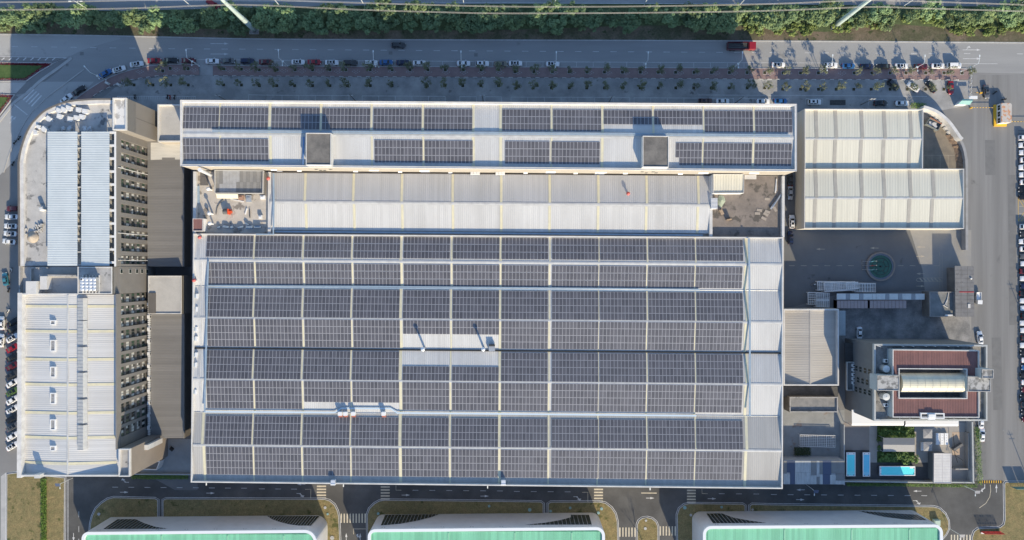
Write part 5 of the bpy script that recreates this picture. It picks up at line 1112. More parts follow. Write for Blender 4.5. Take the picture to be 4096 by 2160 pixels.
# ---------------------------------------------------------------- vehicles
PAINT = {n: mat('car_paint_' + n, c, None, rough=.35, fine=0, coat=.6, metal=me) for n, c, me in (('white', g(.74), 0), ('black', g(.012), 0), ('red', (.30, .012, .02), .1), ('dark_red', (.12, .012, .018), .2), ('blue', (.03, .13, .32), .2), ('navy', (.012, .02, .06), .2), ('grey', g(.14), .4), ('dark_grey', g(.05), .3), ('silver', g(.42), .5), ('brown', (.09, .04, .03), .2), ('teal', (.06, .24, .30), .3), ('green', (.09, .16, .035), .2), ('beige', (.22, .19, .14), .2))}
LAMP_W = mat('headlight_lens', g(.7), None, rough=.15, fine=0); LAMP_R = mat('taillight_lens', (.35, .01, .01), None, rough=.2, fine=0)
CARGLASS = mat('car_glass', (.012, .016, .022), None, rough=.06, fine=0, spec=.6)
def car_meshes(kind):
    """car standing on z=0, nose towards +x; returns {part: [mesh builders]}"""
    S = {'sedan': dict(L=4.7, W=1.8, st=[(-2.35, .62, .78, .5), (-2.2, .95, .9, .3), (-1.6, 1.0, .98, .26), (-.6, .98, 1, .24), (.5, .95, 1, .24), (1.15, .93, 1, .24), (1.9, .82, .95, .26), (2.25, .66, .84, .34), (2.35, .5, .7, .42)], rf=(.38, -.78), zf=1.44, wb=1.12, rb=-1.62, ww=.56),
         'suv': dict(L=4.65, W=1.86, st=[(-2.32, .8, .86, .45), (-2.22, 1.05, .95, .34), (-1.6, 1.08, 1, .3), (-.6, 1.07, 1, .28), (.5, 1.05, 1, .28), (1.1, 1.04, 1, .28), (1.85, .96, .97, .3), (2.22, .8, .88, .36), (2.33, .58, .74, .45)], rf=(.3, -1.75), zf=1.68, wb=1.05, rb=-2.16, ww=.6),
         'van': dict(L=4.9, W=1.9, st=[(-2.45, .9, .92, .4), (-2.38, 1.1, .98, .34), (-1.6, 1.12, 1, .3), (-.6, 1.12, 1, .28), (.6, 1.1, 1, .28), (1.3, 1.06, 1, .28), (1.95, .96, .97, .3), (2.35, .8, .88, .36), (2.45, .58, .74, .45)], rf=(.75, -2.05), zf=1.82, wb=1.55, rb=-2.36, ww=.64)}[kind]
    hw = S['W'] / 2; body = MB(); rows = []
    for x, zt, wf, zb in S['st']:
        w_ = hw * wf; rows.append([(x, -w_*.9, zb), (x, -w_, zb + .16), (x, -w_, zt*.72), (x, -w_*.93, zt*.96), (x, -w_*.6, zt + .02), (x, 0, zt + .035), (x, w_*.6, zt + .02), (x, w_*.93, zt*.96), (x, w_, zt*.72), (x, w_, zb + .16), (x, w_*.9, zb)])
    n = 11; vs_ = [v for r in rows for v in r]; k = len(rows)
    body.add(vs_, [(i*n + j, (i+1)*n + j, (i+1)*n + (j+1) % n, i*n + (j+1) % n) for i in range(k-1) for j in range(n)] + [tuple(range(n)), tuple(range((k-1)*n, k*n))[::-1]])
    xf, xr = S['rf']; zf, wb, rb, ww = S['zf'], S['wb'], S['rb'], S['ww']; zb = .97 if kind == 'sedan' else 1.06; wl = hw * .9
    A = [(wb, wl*.9, zb - .03), (xf, ww, zf - .03), (xr, ww, zf - .03), (rb, wl*.9, zb)]
    G = [(x, s*y, z) for s in (1, -1) for x, y, z in A]      # 0-3 left, 4-7 right
    mid = [((xf + xr) / 2, 0, zf + .02), (xf, 0, zf), (xr, 0, zf)]
    body.add(G + mid, [(0, 1, 2, 3), (7, 6, 5, 4), (0, 4, 5, 9, 1), (3, 2, 10, 6, 7), (1, 9, 8), (9, 5, 8), (5, 6, 8), (6, 10, 8), (10, 2, 8), (2, 1, 8)])
    def pane(q, ins, off):   # inset quad pushed outwards
        q = [Vector(v) for v in q]; c = sum(q, Vector()) / 4; nn = (q[1] - q[0]).cross(q[3] - q[0]).normalized()
        if nn.dot(c - Vector((0, 0, .6))) < 0: nn = -nn
        return [v.lerp(c, ins) + nn * off for v in q]
    out = {'body': body}
    mb = MB(); q = pane([G[0], G[4], G[5], G[1]], .09, .025); mb.add(q + [Vector(v) - Vector((0, 0, .02)) for v in q], [(0, 1, 2, 3)]); out['windshield'] = mb
    mb = MB(); q = pane([G[3], G[2], G[6], G[7]], .11, .025); mb.add(q, [(0, 1, 2, 3)]); out['rear_window'] = mb
    for s, nm in ((0, 'side_window'), (4, 'side_window2')):
        mb = MB(); a, b, c, d = [Vector(G[s + i]) for i in range(4)]
        for u0, u1 in ((.07, .49), (.53, .95)):
            q = pane([a.lerp(d, u0), a.lerp(d, u1), b.lerp(c, u1), b.lerp(c, u0)], .1, .02); mb.add(q, [(0, 1, 2, 3)])
        out[nm] = mb
    for i, (x, y) in enumerate(((1.4, -1), (1.4, 1), (-1.38, -1), (-1.38, 1))):
        mb = MB(); mb.tube([(x, y * (hw - .24), .33), (x, y * (hw + .02), .33)], .33, 12); out[f'wheel{i}'] = mb
    for i, y in enumerate((-1, 1)):
        mb = MB(); mb.obox(2.16, y * hw * .62, .26, .36, -y * .5, .58, .72); out[f'headlight{i}'] = mb
        mb = MB(); mb.obox(-2.26, y * hw * .66, .12, .38, y * .2, .74, .92); out[f'taillight{i}'] = mb
        mb = MB(); mb.obox(.82, y * (hw + .1), .14, .26, 0, .95, 1.1); out[f'mirror{i}'] = mb
    if kind != 'van':
        mb = MB(); x = (xf + xr) / 2; mb.box(x - .42, x + .38, -.38, .38, zf - .02, zf + .035); out['sunroof'] = mb
    return out
CARLIB = {}
for kd in ('sedan', 'suv', 'van'):
    lib = {}
    for nm, mb in car_meshes(kd).items():
        base = nm.rstrip('0123456789')
        mt = {'windshield': CARGLASS, 'rear_window': CARGLASS, 'side_window': CARGLASS, 'wheel': RUBBER, 'headlight': LAMP_W, 'taillight': LAMP_R, 'sunroof': CARGLASS}.get(base, PAINT['white'])
        ob = mb.build(base, mt, smooth=base == 'body')
        if base == 'body':
            try: ob.data.set_sharp_from_angle(angle=math.radians(40))
            except Exception: pass
        lib[nm] = (base, ob.data); bpy.data.objects.remove(ob)
    CARLIB[kd] = lib
def car(px, py, ang, color, kind, label, group, sunroof=False, name='parked_car', cat='car', z=0.02):
    p = P(px, py, 1.1); p.z = z
    t = thing(name, label, cat, p, math.radians(ang), group, local=True)
    for nm, (base, me) in CARLIB[kind].items():
        if base == 'sunroof' and not sunroof: continue
        o = bpy.data.objects.new(base, me); COL.objects.link(o); o.parent = t
        if base in ('body', 'mirror'):
            o.material_slots[0].link = 'OBJECT'; o.material_slots[0].material = PAINT[color]
    return t
C0 = 'cars parked along the avenue kerb'
row = [(419, 292, 30, 'blue', 'sedan', 0), (473, 276, 17, 'white', 'sedan', 1), (544, 255, 8, 'white', 'sedan', 1), (616, 241, 1, 'red', 'sedan', 0), (683, 240, 0, 'black', 'sedan', 0), (752, 241, 0, 'dark_red', 'sedan', 0), (847, 243, 0, 'white', 'sedan', 0), (911, 242, 0, 'grey', 'sedan', 0), (988, 243, 0, 'navy', 'suv', 0), (1062, 246.5, 0, 'dark_red', 'sedan', 0), (1191, 247, 0, 'white', 'sedan', 1), (1256, 247, 0, 'red', 'sedan', 0), (1326, 248.5, 0, 'white', 'sedan', 1), (1400, 250, 0, 'dark_grey', 'suv', 0), (1483, 250.5, 0, 'white', 'suv', 0), (1544, 248, 0, 'blue', 'sedan', 0), (1612, 249, 0, 'navy', 'sedan', 0), (1677, 251, 0, 'white', 'sedan', 0), (1854, 252, 0, 'white', 'sedan', 0), (1929, 253, 0, 'white', 'suv', 1), (2003, 254.5, 0, 'beige', 'sedan', 0), (2062, 252, 0, 'white', 'sedan', 1), (2211, 254.5, 0, 'white', 'sedan', 1),
       (3115, 258, 0, 'white', 'sedan', 1), (3325, 260, 0, 'white', 'suv', 1), (3396, 262.5, 0, 'blue', 'sedan', 0), (3470, 264, 0, 'navy', 'sedan', 0), (3535, 264, 180, 'black', 'sedan', 0), (3608, 263, 0, 'white', 'sedan', 1), (3686, 264.5, 0, 'dark_red', 'suv', 0), (3754, 262.5, 0, 'white', 'sedan', 1), (3820, 260.5, 0, 'white', 'van', 0)]
for i, (x, y, a, c, k, s) in enumerate(row): car(x, y, a, c, k, f"{c.replace('_', ' ')} {k} in the kerb row of the avenue, {nth(i)} from the west end", C0, bool(s))
car(314, 360, 35, 'black', 'sedan', 'black sedan on the curving slip road, just ahead of the white one', 'cars on the slip road'); car(262, 394, 40, 'white', 'sedan', 'white sedan half hidden by the curved terrace edge', 'cars on the slip road')
car(1593, 180, 0, 'dark_grey', 'suv', 'dark suv with roof rails driving on the avenue', None, name='moving_car'); car(851, 16, -35, 'red', 'van', 'red van on the far road behind the planted verge', None, name='moving_car', cat='van')
for x, y, c, k, lab in ((2823, 403, 'brown', 'suv', 'brown suv below the tall block wall'), (2892, 404, 'white', 'sedan', 'white sedan just east of the brown suv'), (3054, 405, 'white', 'sedan', 'white sedan parked in front of the tall block, east of the pole'), (3124, 404, 'blue', 'sedan', 'pale blue sedan in front of the tall block corner'), (3260, 407, 'white', 'suv', 'white suv in front of the cream warehouse'), (3525, 411, 'black', 'sedan', 'black sedan in front of the cream warehouse'), (3610, 412, 'white', 'sedan', 'white sedan nearest the curved white wall')):
    car(x, y, 0, c, k, lab, 'cars parked in the frontage lane', k == 'suv')
for x, y, a, c, k, lab in ((3575, 338, -42, 'dark_grey', 'suv', 'dark suv parked askew between the frontage trees'), (3655, 347, 143, 'white', 'sedan', 'white sedan parked askew by the entrance paving'), (3727, 345, 128, 'black', 'sedan', 'black sedan parked askew under a street tree'), (3806, 350, -88, 'red', 'sedan', 'bright red sedan parked across the entrance lane')):
    car(x, y, a, c, k, lab, 'cars parked askew near the entrance')
car(3949, 366, -84, 'grey', 'sedan', 'grey sedan waiting at the entrance barrier', None, True)
for x, y, a, c, k, lab in ((3163, 715, 90, 'dark_grey', 'sedan', 'dark sedan deep in the shaded passage beside the warehouse'), (3163, 771, -90, 'silver', 'sedan', 'silver sedan with dark roof in the shaded passage'), (3169, 886, 90, 'white', 'suv', 'white suv at the sunny mouth of the passage'), (3163, 950, 90, 'navy', 'suv', 'purple blue suv south of the passage, by the factory wall'), (3440, 1334, -90, 'white', 'sedan', 'white sedan parked on the pale lot north of the office'), (3923, 1352, 96, 'white', 'sedan', 'white sedan on the east road beside the office corner'), (3927, 1688, 90, 'white', 'sedan', 'white car half under the office roof edge on the east road'), (3931, 1741, 88, 'white', 'sedan', 'white sedan with black rear window beside the ivy hedge')):
    car(x, y, a, c, k, lab, None, k == 'suv')
for x, y, a, c, k, lab in ((50, 834, 180, 'dark_red', 'suv', 'dark suv with black roof, northern end of the west side row'), (43, 867, 180, 'white', 'sedan', 'white sedan with plain roof in the west side row'), (40, 904, 178, 'white', 'sedan', 'white sedan with sunroof, third in the west side row'), (38, 934, 176, 'white', 'sedan', 'white sedan with sunroof, fourth in the west side row'), (33, 966, 174, 'white', 'sedan', 'white sedan at the southern end of the west side row')):
    car(x, y, a, c, k, lab, 'cars in the west side row', 'sunroof' in lab)
car(18, 1117, 98, 'teal', 'sedan', 'teal blue sedan alone on the west road', None); car(4, 1293, 90, 'white', 'sedan', 'white car on the west road at the picture edge, northern one', None); car(2, 1363, 85, 'white', 'sedan', 'white car on the west road at the picture edge, southern one', None)
for i, (y, c, k) in enumerate(((1287, 'black', 'sedan'), (1315, 'black', 'sedan'), (1352, 'white', 'sedan'), (1392, 'red', 'sedan'), (1428, 'black', 'sedan'), (1464, 'dark_red', 'sedan'), (1499.6, 'dark_grey', 'suv'), (1533, 'white', 'sedan'), (1567, 'green', 'sedan'), (1601, 'white', 'sedan'), (1638, 'white', 'sedan'), (1674, 'black', 'suv'), (1708, 'grey', 'sedan'), (1746, 'white', 'sedan'), (1785, 'white', 'sedan'))):
    car(47 + (4 if i < 2 else 0), y, 32, c, k, f"{c.replace('_', ' ')} {k} parked at an angle by the southwest block, {nth(i)} from the north", 'cars parked at an angle by the southwest block', i % 2 == 0)
ecol = 'white white white white white white white black black white white white white dark_grey white white grey white dark_red white navy black white white black white white dark_grey white black white blue black white dark_red black grey black dark_red'.split()
for i, c in enumerate(ecol):
    y = 536 + i * 29.7
    if 8 <= i <= 11 and 785 < y < 888: continue
    car(4106 + (i * 37 % 7) - 3 + i * .25, y + 14, 180 if i % 3 else 0, c, 'sedan' if i % 4 else 'suv', f"{c.replace('_', ' ')} car cut by the east picture edge, {nth(i)} bay from the north", 'cars in the east car park')
t = thing('flatbed_truck', 'red truck with long black slatted bed at the sunlit end of the avenue', 'truck', P(2965, 184, 0), 0, local=True)
t.location = P(2965, 185, 1.5); t.location.z = .02
m = MB(); m.box(2.5, 4.7, -1.2, 1.2, .6, 2.5); m.box(4.3, 4.85, -1.15, 1.15, .5, 1.5); m.build('cab', PAINT['red'], t)
m = MB(); m.add([(4.72, -1.0, 1.55), (4.72, 1.0, 1.55), (4.66, 1.0, 2.35), (4.66, -1.0, 2.35)], [(0, 1, 2, 3)]); m.build('windshield', CARGLASS, t)
m = MB(); m.ring([(-4.8, -1.25), (2.3, -1.25), (2.3, 1.25), (-4.8, 1.25)], .12, 1.0, 2.3); m.box(-4.8, 2.3, -1.25, 1.25, .8, 1.05); m.build('bed', PAINT['dark_red'], t)
m = MB()
for yy in (-.62, 0, .62): m.box(-4.5, 2.0, yy - .22, yy + .22, 1.6, 1.9)
m.box(-.2, 1.8, .5, 1.0, 1.9, 2.1); m.build('cargo', mat('dark_cargo', g(.04), g(.08), 1, .6), t)
for x in (3.6, -2.2, -3.4):
    for y in (-1, 1): m = MB(); m.tube([(x, y * .95, .5), (x, y * 1.22, .5)], .5, 14); m.build('wheel', RUBBER, t)
t = thing('small_truck', 'small white open truck behind the gatehouse', 'truck', P(3907, 1193, 0), math.radians(-92), local=True); 
m = MB(); m.box(.6, 1.95, -.8, .8, .5, 1.8); m.build('cab', PAINT['white'], t); m = MB(); m.ring([(-2.1, -.85), (.5, -.85), (.5, .85), (-2.1, .85)], .08, .8, 1.2); m.box(-2.1, .5, -.85, .85, .65, .8); m.build('bed', PAINT['white'], t)
m = MB(); m.add([(1.96, -.7, 1.1), (1.96, .7, 1.1), (1.92, .7, 1.7), (1.92, -.7, 1.7)], [(0, 1, 2, 3)]); m.build('windshield', CARGLASS, t)
for x in (1.3, -1.3):
    for y in (-1, 1): m = MB(); m.tube([(x, y*.6, .33), (x, y*.82, .33)], .33, 12); m.build('wheel', RUBBER, t)
def scooter(px, py, ang, color, label):
    t = thing('scooter', label, 'scooter', P(px, py, 0), math.radians(ang), 'parked scooters', local=True)
    for x in (-.62, .62): m = MB(); m.tube([(x, -.06, .24), (x, .06, .24)], .24, 12); m.build('wheel', RUBBER, t)
    m = MB(); m.box(-.75, -.1, -.17, .17, .4, .68); m.box(-.1, .4, -.15, .15, .25, .34); m.box(.38, .56, -.2, .2, .3, .95); m.build('body', color, t)
    m = MB(); m.box(-.72, -.08, -.15, .15, .68, .78); m.build('seat', BLACK, t); m = MB(); m.tube([(.42, -.34, 1.0), (.48, 0, 1.05), (.42, .34, 1.0)], .03, 5); m.build('handlebar', BLACK, t)
for a in ((3976, 372, 40, BLACK, 'black scooter standing beside the grey car at the barrier'), (4012, 399, 10, BLACK, 'black scooter next to the gate cabin shadow'), (37, 1243, 60, SHELL, 'white scooter under the west wall beside the first angled car'), (38, 1160, 75, BLACK, 'black scooter near the teal sedan'), (48, 1080, 80, SHELL, 'white scooter north of the teal sedan'), (80, 553, 60, BLACK, 'black scooter under the curved terrace, northern one'), (63, 570, 55, BLACK, 'black scooter under the curved terrace, middle one'), (55, 655, 70, BLACK, 'black scooter under the curved terrace, southern one'), (672, 388, 85, BLACK, 'black scooter in the bike bays, west one'), (682, 390, 95, RED, 'red scooter in the bike bays, middle one'), (700, 389, 80, BLACK, 'black scooter in the bike bays, east one'), (542, 388, 90, BLACK, 'black scooter alone in the bike bays'), (3253, 1138, 10, SHELL, 'white scooter west of the lattice rack pile')): scooter(*a)

# ---------------------------------------------------------------- street lamps, poles and cables
POLE = mat('white_pole', g(.72, (.96, 1, 1)), None, rough=.4, fine=.03)
def lamp(px, py, label, ang=90, grp='street lamps along the avenue'):
    b = P(px, py); t = thing('street_lamp', label, 'street lamp', b, math.radians(ang - 90), grp, local=True)
    m = MB(); m.tube([(0, 0, 0), (0, 0, 9)], .11, 8, r1=.07); m.cyl(0, 0, .25, 0, .3, 10); m.build('pole', POLE, t)
    m = MB(); m.tube([(0, 0, 8.9), (0, .6, 9.2), (0, 2.3, 9.5)], .07, 6); m.build('arm', POLE, t)
    m = MB(); m.box(-.16, .16, 2.1, 2.75, 9.42, 9.58); m.build('lamp_head', POLE, t)
    m = MB(); m.tube([(0, 0, 5.2), (0, -.6, 5.4), (0, -1.3, 5.5)], .06, 6); m.box(-.14, .14, -1.6, -1.2, 5.42, 5.56); m.build('side_lamp', POLE, t)
    m = MB(); m.box(-.3, .3, -.25, .25, 5.0, 5.3); m.build('collar', POLE, t)
lamp(425, 320, 'white street lamp at the bend of the avenue pavement, westernmost', 130)
for i, (x, y) in enumerate(((797, 264), (1151, 264), (1515, 269), (1852, 270), (2218, 272), (2571, 273), (2933, 273), (3279, 284), (3633, 286), (3843, 286))): lamp(x, y, f'white street lamp on the avenue pavement, {nth(i + 1)} from the west')
for i, (x, y) in enumerate(((380, 54), (779, 36), (1133, 38.6), (1463, 32), (1858, 28), (2218, 26), (2575, 24), (2955, 24), (3320, 24), (3612, 26), (4046, 32))):
    b = P(x, y); t = thing('double_street_lamp', f'white twin arm lamp beside the far road, {nth(i)} from the west', 'street lamp', b, 0, 'twin arm lamps along the far road', local=True)
    m = MB(); m.tube([(0, 0, 0), (0, 0, 10)], .13, 8, r1=.09); m.build('pole', POLE, t)
    for s in (-1, 1):
        m = MB(); m.tube([(0, 0, 9.9), (s*.6, .3, 10.3), (s*1.6, .1, 10.5)], .08, 6); m.build('arm', POLE, t); m = MB(); m.box(s*1.9 - .4, s*1.9 + .4, -.05, .25, 10.42, 10.6); m.build('lamp_head', POLE, t)
for (x, y), lab in (((1018, 119), 'thick tapered steel power pole on a concrete footing, west one'), ((3342, 101), 'thick tapered steel power pole on a concrete footing, east one')):
    b = P(x, y); t = thing('power_pole', lab, 'power pole', b, group='tall power poles', local=True)
    m = MB(); m.tube([(0, 0, .3 + 3.4*i) for i in range(11)], .95, 20, r1=.42); m.build('mast', mat('pale_green_steel', (.50, .60, .57), (.42, .52, .50), .5, .45, metal=.2, fine=.05), t, smooth=True)
    m = MB(); m.ring([(-1.6, -1.6), (1.6, -1.6), (1.6, 1.6), (-1.6, 1.6)], .3, 0, .5); m.box(-1.3, 1.3, -1.3, 1.3, 0, .2); m.build('footing', CONCRETE, t)
    m = MB()
    for z in (11, 22): m.cyl(0, 0, .95 - z*.0156 + .08, z, z + .25, 20)
    m.build('flange', STEEL, t)
CABLE = mat('cable', g(.38, (1, .93, .86)), None, rough=.6)
cl = [[(-200, 40), Q(0, 0, 0, 95), Q(0, 0, 1200, 82), Q(0, 0, 2100, 50), Q(0, 0, 2575, 47), Q(1, 0, 1000, 92), Q(1, 0, 2000, 122), Q(2, 0, 0, 130), Q(2, 0, 1300, 124), Q(2, 0, 2575, 104), Q(3, 0, 1000, 66), Q(3, 0, 1500, 78), Q(3, 0, 2575, 110), (4300, 52)],
      [(-200, 12), Q(0, 0, 0, 18), Q(0, 0, 800, 10), Q(0, 0, 1500, -4), Q(0, 0, 2575, -12), Q(1, 0, 350, 2), Q(1, 0, 1500, 38), Q(1, 0, 2575, 62), Q(2, 0, 1200, 60), Q(2, 0, 2575, 36), Q(3, 0, 800, 3), Q(3, 0, 1250, 2), Q(3, 0, 2575, 44), (4300, 28)]]
for i, c in enumerate(cl):
    for j in (0, 1):
        m = MB(); m.tube([P(x, y + j * 3.4, 25) for x, y in bezier(c, 4)], .04, 4)
        solid(m, 'power_cable', CABLE, 'thin pale power cable strung over the planted verge, ' + ('nearer pair', 'farther pair')[i] + (', upper line', ', lower line')[j], 'power cable', 'power cables over the verge')
def wood_pole(q0, q1, label):      # dark utility pole by the frontage lane: foot and top in photo pixels
    b = P(*q0); t = thing('utility_pole', label, 'utility pole', b, group='dark utility poles', local=True); m = MB(); m.tube([(0, 0, 0), (0, 0, 9)], .16, 8, r1=.1); m.build('post', mat('weathered_pole', g(.10), g(.14), 2, .9), t)
    m = MB()
    for z in (8.4, 7.7): m.tube([(-.9, 0, z), (.9, 0, z)], .06, 5)
    for x in (-.8, 0, .8): m.cyl(x, 0, .07, 8.4, 8.7, 6)
    m.build('crossarm', STEEL, t)
for q, lab in ((Q(0, 0, 2290, 1020), 'utility pole by the tall block, west end'), (Q(1, 0, 1005, 1020), 'utility pole by the tall block, above the second solar bay'), (Q(1, 0, 2285, 1020), 'utility pole by the tall block, near its middle'), (Q(2, 0, 970, 1035), 'utility pole by the tall block, east of its middle'), (Q(2, 0, 2240, 1040), 'utility pole beside the white sedans'), (Q(3, 0, 930, 1055), 'utility pole in front of the cream warehouse'), ((4122, 1345), 'utility pole beyond the east car park, its shadow crossing the east road'), ((4122, 1945), 'utility pole beyond the lawn corner, its shadow crossing the road')): wood_pole(q, q, lab)
def solar_lamp(px, py, dx, label):
    b = P(px, py); t = thing('solar_lamp', label, 'street lamp', b, group='solar lamps on the ring road', local=True); m = MB(); m.tube([(0, 0, 0), (0, 0, 7)], .09, 6); m.build('pole', POLE, t)
    m = MB(); m.add([(dx*.2 - .8, -.6, 7.2), (dx*.2 + .8, -.6, 7.2), (dx*.2 + .8, .5, 7.6), (dx*.2 - .8, .5, 7.6)], [(0, 1, 2, 3)]); m.box(dx*.2 - .8, dx*.2 + .8, -.62, -.58, 7.1, 7.2); m.build('solar_panel', NAVY, t)
    m = MB(); m.tube([(0, 0, 6.3), (0, -1.2, 6.5)], .05, 5); m.box(-.13, .13, -1.7, -1.1, 6.42, 6.55); m.build('lamp_arm', POLE, t)
solar_lamp(290, 1912, -1, 'solar lamp at the lawn corner south of the southwest block'); solar_lamp(3224, 1938, 1, 'solar lamp beside the patched shed'); solar_lamp(3850, 1940, 1, 'solar lamp at the hedge corner of the pool garden'); solar_lamp(3791, 2110, 1, 'solar lamp on the lawn tip beside the east green hall')
for i, (c, tx) in enumerate(((0, 2080), (1, 882), (1, 2330), (2, 1387))):
    px, py = Q(c, 3, tx, 800); yw = WL[8][0].y - 1.3; x = (px - 2048) * (H - 9) / F; yw = (1080 - (1930 + 26 * (px - 763) / 2368)) / F * 221 - .05
    t = thing('wall_lamp', f'white arm lamp on the hall wall over the ring road, {ORD[i]} from west', 'wall lamp', (x, yw, 9), group='wall lamps on the factory hall'); m = MB(); m.tube([(x, yw, 9), (x, yw - 1.6, 9.3)], .07, 5); m.build('arm', POLE, t); m = MB(); m.box(x - .16, x + .16, yw - 2.3, yw - 1.5, 9.22, 9.4); m.build('lamp_head', POLE, t)
# ---------------------------------------------------------------- hoop barriers between pavement and frontage lane
hm = MB(); hm.tube([(-.65, 0, 0), (-.65, 0, .6), (-.5, 0, .75), (.5, 0, .75), (.65, 0, .6), (.65, 0, 0)], .07, 6)
ho = hm.build('hoop_barrier', WHITE_METAL); HM = ho.data; bpy.data.objects.remove(ho)
def hoop(px, py, ang=0):
    o = bpy.data.objects.new('hoop_barrier', HM); COL.objects.link(o); o.location = P(px, py); o.location.z = .02; o.rotation_euler = (0, 0, math.radians(ang)); tag(o, 'white tubular hoop barrier between pink pavement and frontage lane', 'barrier', 'hoop barriers along the pavement')
x = 868
while x < 3850: hoop(x, lerp_tab(x, [(850, 304), (1024, 306), (2048, 312), (3072, 319), (3850, 322)])); x += 35.6
for x, y, a in ((770, 303, 0), (735, 303, 0), (700, 303, 0), (665, 304, 0), (630, 306, 3), (596, 311, 8), (563, 315, 10), (530, 321, 12), (497, 329, 16), (465, 340, 22), (437, 353, 28), (410, 366, 32), (385, 381, 34)): hoop(x, y, a)
for i in range(5): hoop(3881, 310 + i * 19, 80)
# ---------------------------------------------------------------- roof equipment on the factory hall
def tray(pts, z, label, w_=.45, h=.15, mats=None, n=2, legs=False):
    t = thing('cable_tray', label, 'cable tray', P(*pts[0], z)); w3 = pp(pts, z)
    for k in range(n):
        m = MB(); off = (k - (n-1)/2) * (w_ + .12); d = (w3[-1] - w3[0]).normalized(); s = Vector((-d.y, d.x, 0)) * off
        m.curb([tuple(p + s) for p in w3], w_, z - h, z); m.build('duct', mats or TRAY, t)
tray([(826, 1146), (1500, 1149), (2799, 1161)], 13.4, 'twin blue grey cable trays along the first roof valley of the factory hall', .38)
tray([(818, 1647), (1340, 1650), (1365, 1633), (1563, 1634), (1590, 1652), (2785, 1663)], 13.4, 'pale blue cable tray with a kink along the last roof valley of the factory hall', .5, n=1, mats=mat('pale_blue_tray', (.50, .60, .68), None, rough=.5))
tray([(2996, 953), (3000, 1300), (2999, 1665)], 14.5, 'blue grey cable tray running north to south near the east end of the factory hall', .55, n=1)
tray([(833, 1045), (829, 1146), (824, 1400), (818, 1648)], 14.4, 'blue grey cable tray running north to south along the west solar blocks', .5, n=1)
tray([(1094, 694), (1095, 808), (1093, 937), (1024, 937)], 14.6, 'blue grey cable tray down the west end of the bare gable', .5, n=1)
tray([(1100, 926), (1800, 931), (2812, 941)], 13.3, 'blue grey cable tray along the south eaves of the bare gable', .55, n=1)
tray([(849, 524), (1520, 530), (2400, 536), (3160, 543)], 21.9, 'blue grey cable trays beside the ridge of the tall block', .32, n=2)
tray([(1046, 660), (1212, 662), (1215, 548)], 21.7, 'blue conduit bending around the west stair head', .5, n=1, mats=mat('blue_conduit', (.12, .22, .42), None, rough=.5))
m = MB(); a, b = WL[4]; m.tube([a + Vector((0, 0, .22)), b + Vector((0, 0, .22))], .26, 6); solid(m, 'valley_slot', BLACK, 'black tube drawn for the dark slot in the middle roof valley of the factory hall', 'roof slot')  # darkness of the open valley slot drawn as a black tube
def chimney(px, py, label):
    b = P(px, py, 13.0); t = thing('roof_chimney', label, 'chimney', b, group='slim roof chimneys', local=True)
    m = MB(); m.cyl(0, 0, .34, -.2, 4.0, 16); m.build('flue', STEEL, t); m = MB(); m.lathe(0, 0, [(.3, 3.9), (.62, 4.0), (.66, 4.35), (.35, 4.6), (.05, 4.7)], 18); m.build('cowl', mat('bright_steel', g(.66, (.96, 1, 1.06)), None, rough=.35, metal=.3), t)
chimney(1698, 1391, 'slim steel chimney with round cowl on the bare roof patch, west one'); chimney(1935, 1391, 'slim steel chimney with round cowl on the bare roof patch, beside the fan box')
b = P(1968, 1392, 13.0); t = thing('roof_fan', 'louvred metal fan box beside the east slim chimney', 'roof fan', b, local=True); m = MB(); m.box(-1.0, 1.0, -.9, .7, -.2, 1.3); m.build('casing', STEEL, t); m = MB()
for k in range(4): m.box(-1.0 + k*.52, -.55 + k*.52, .7, 1.25, .3, 1.5)
m.build('louver', mat('dark_louver', g(.05), None, rough=.5), t)
def mushroom(px, py, z, label):
    b = P(px, py, z); t = thing('roof_ventilator', label, 'roof ventilator', b, group='red roof ventilators', local=True); m = MB(); m.cyl(0, 0, .32, -.2, 1.3, 14); m.build('stem', STEEL, t); m = MB(); m.lathe(0, 0, [(.3, 1.3), (.62, 1.35), (.55, 1.6), (.2, 1.85), (.02, 1.9)], 16); m.build('cap', mat('faded_red', (.55, .10, .09), (.48, .13, .11), 2, .6), t)
mushroom(2510, 776, 13.2, 'red capped ventilator on the bare gable'); mushroom(806, 950, 13.0, 'red capped ventilator at the northwest corner of the hall roof'); mushroom(784, 1121, 13.2, 'red capped ventilator on the west roof edge'); mushroom(1079, 716, 12.9, 'red capped ventilator on the parapet between yard and bare gable')
for i, x in enumerate((1364, 1385, 1416, 1537)):
    b = P(x, 1658, 13.2); t = thing('exhaust_hood', f'white exhaust hood with red foot in the last valley, {ORD[i]} from the west', 'exhaust hood', b, group='exhaust hoods in the last valley', local=True)
    m = MB(); m.box(-.65, .65, -.1, 1.1, .2, 1.5); m.build('hood', WHITE_METAL, t); m = MB(); m.box(-.65, .65, -.75, -.1, 0, .6); m.build('foot', mat('brick_red', (.36, .13, .09), None, rough=.7), t)
for i, x in enumerate((1337, 2014)):
    b = P(x, 1921, 12.9); t = thing('eaves_hood', ('curved silver hood at the south eaves of the hall, west one', 'curved silver hood at the south eaves of the hall, east one')[i], 'exhaust hood', b, group='hoods at the south eaves', local=True)
    m = MB(); m.box(-.7, .7, -.7, .5, 0, 1.7); m.build('hood', MATS['bright_steel'], t); m = MB(); m.box(-.75, .75, -1.1, -.7, .8, 1.8); m.build('lip', WHITE_METAL, t)
rnd = random.Random(4)
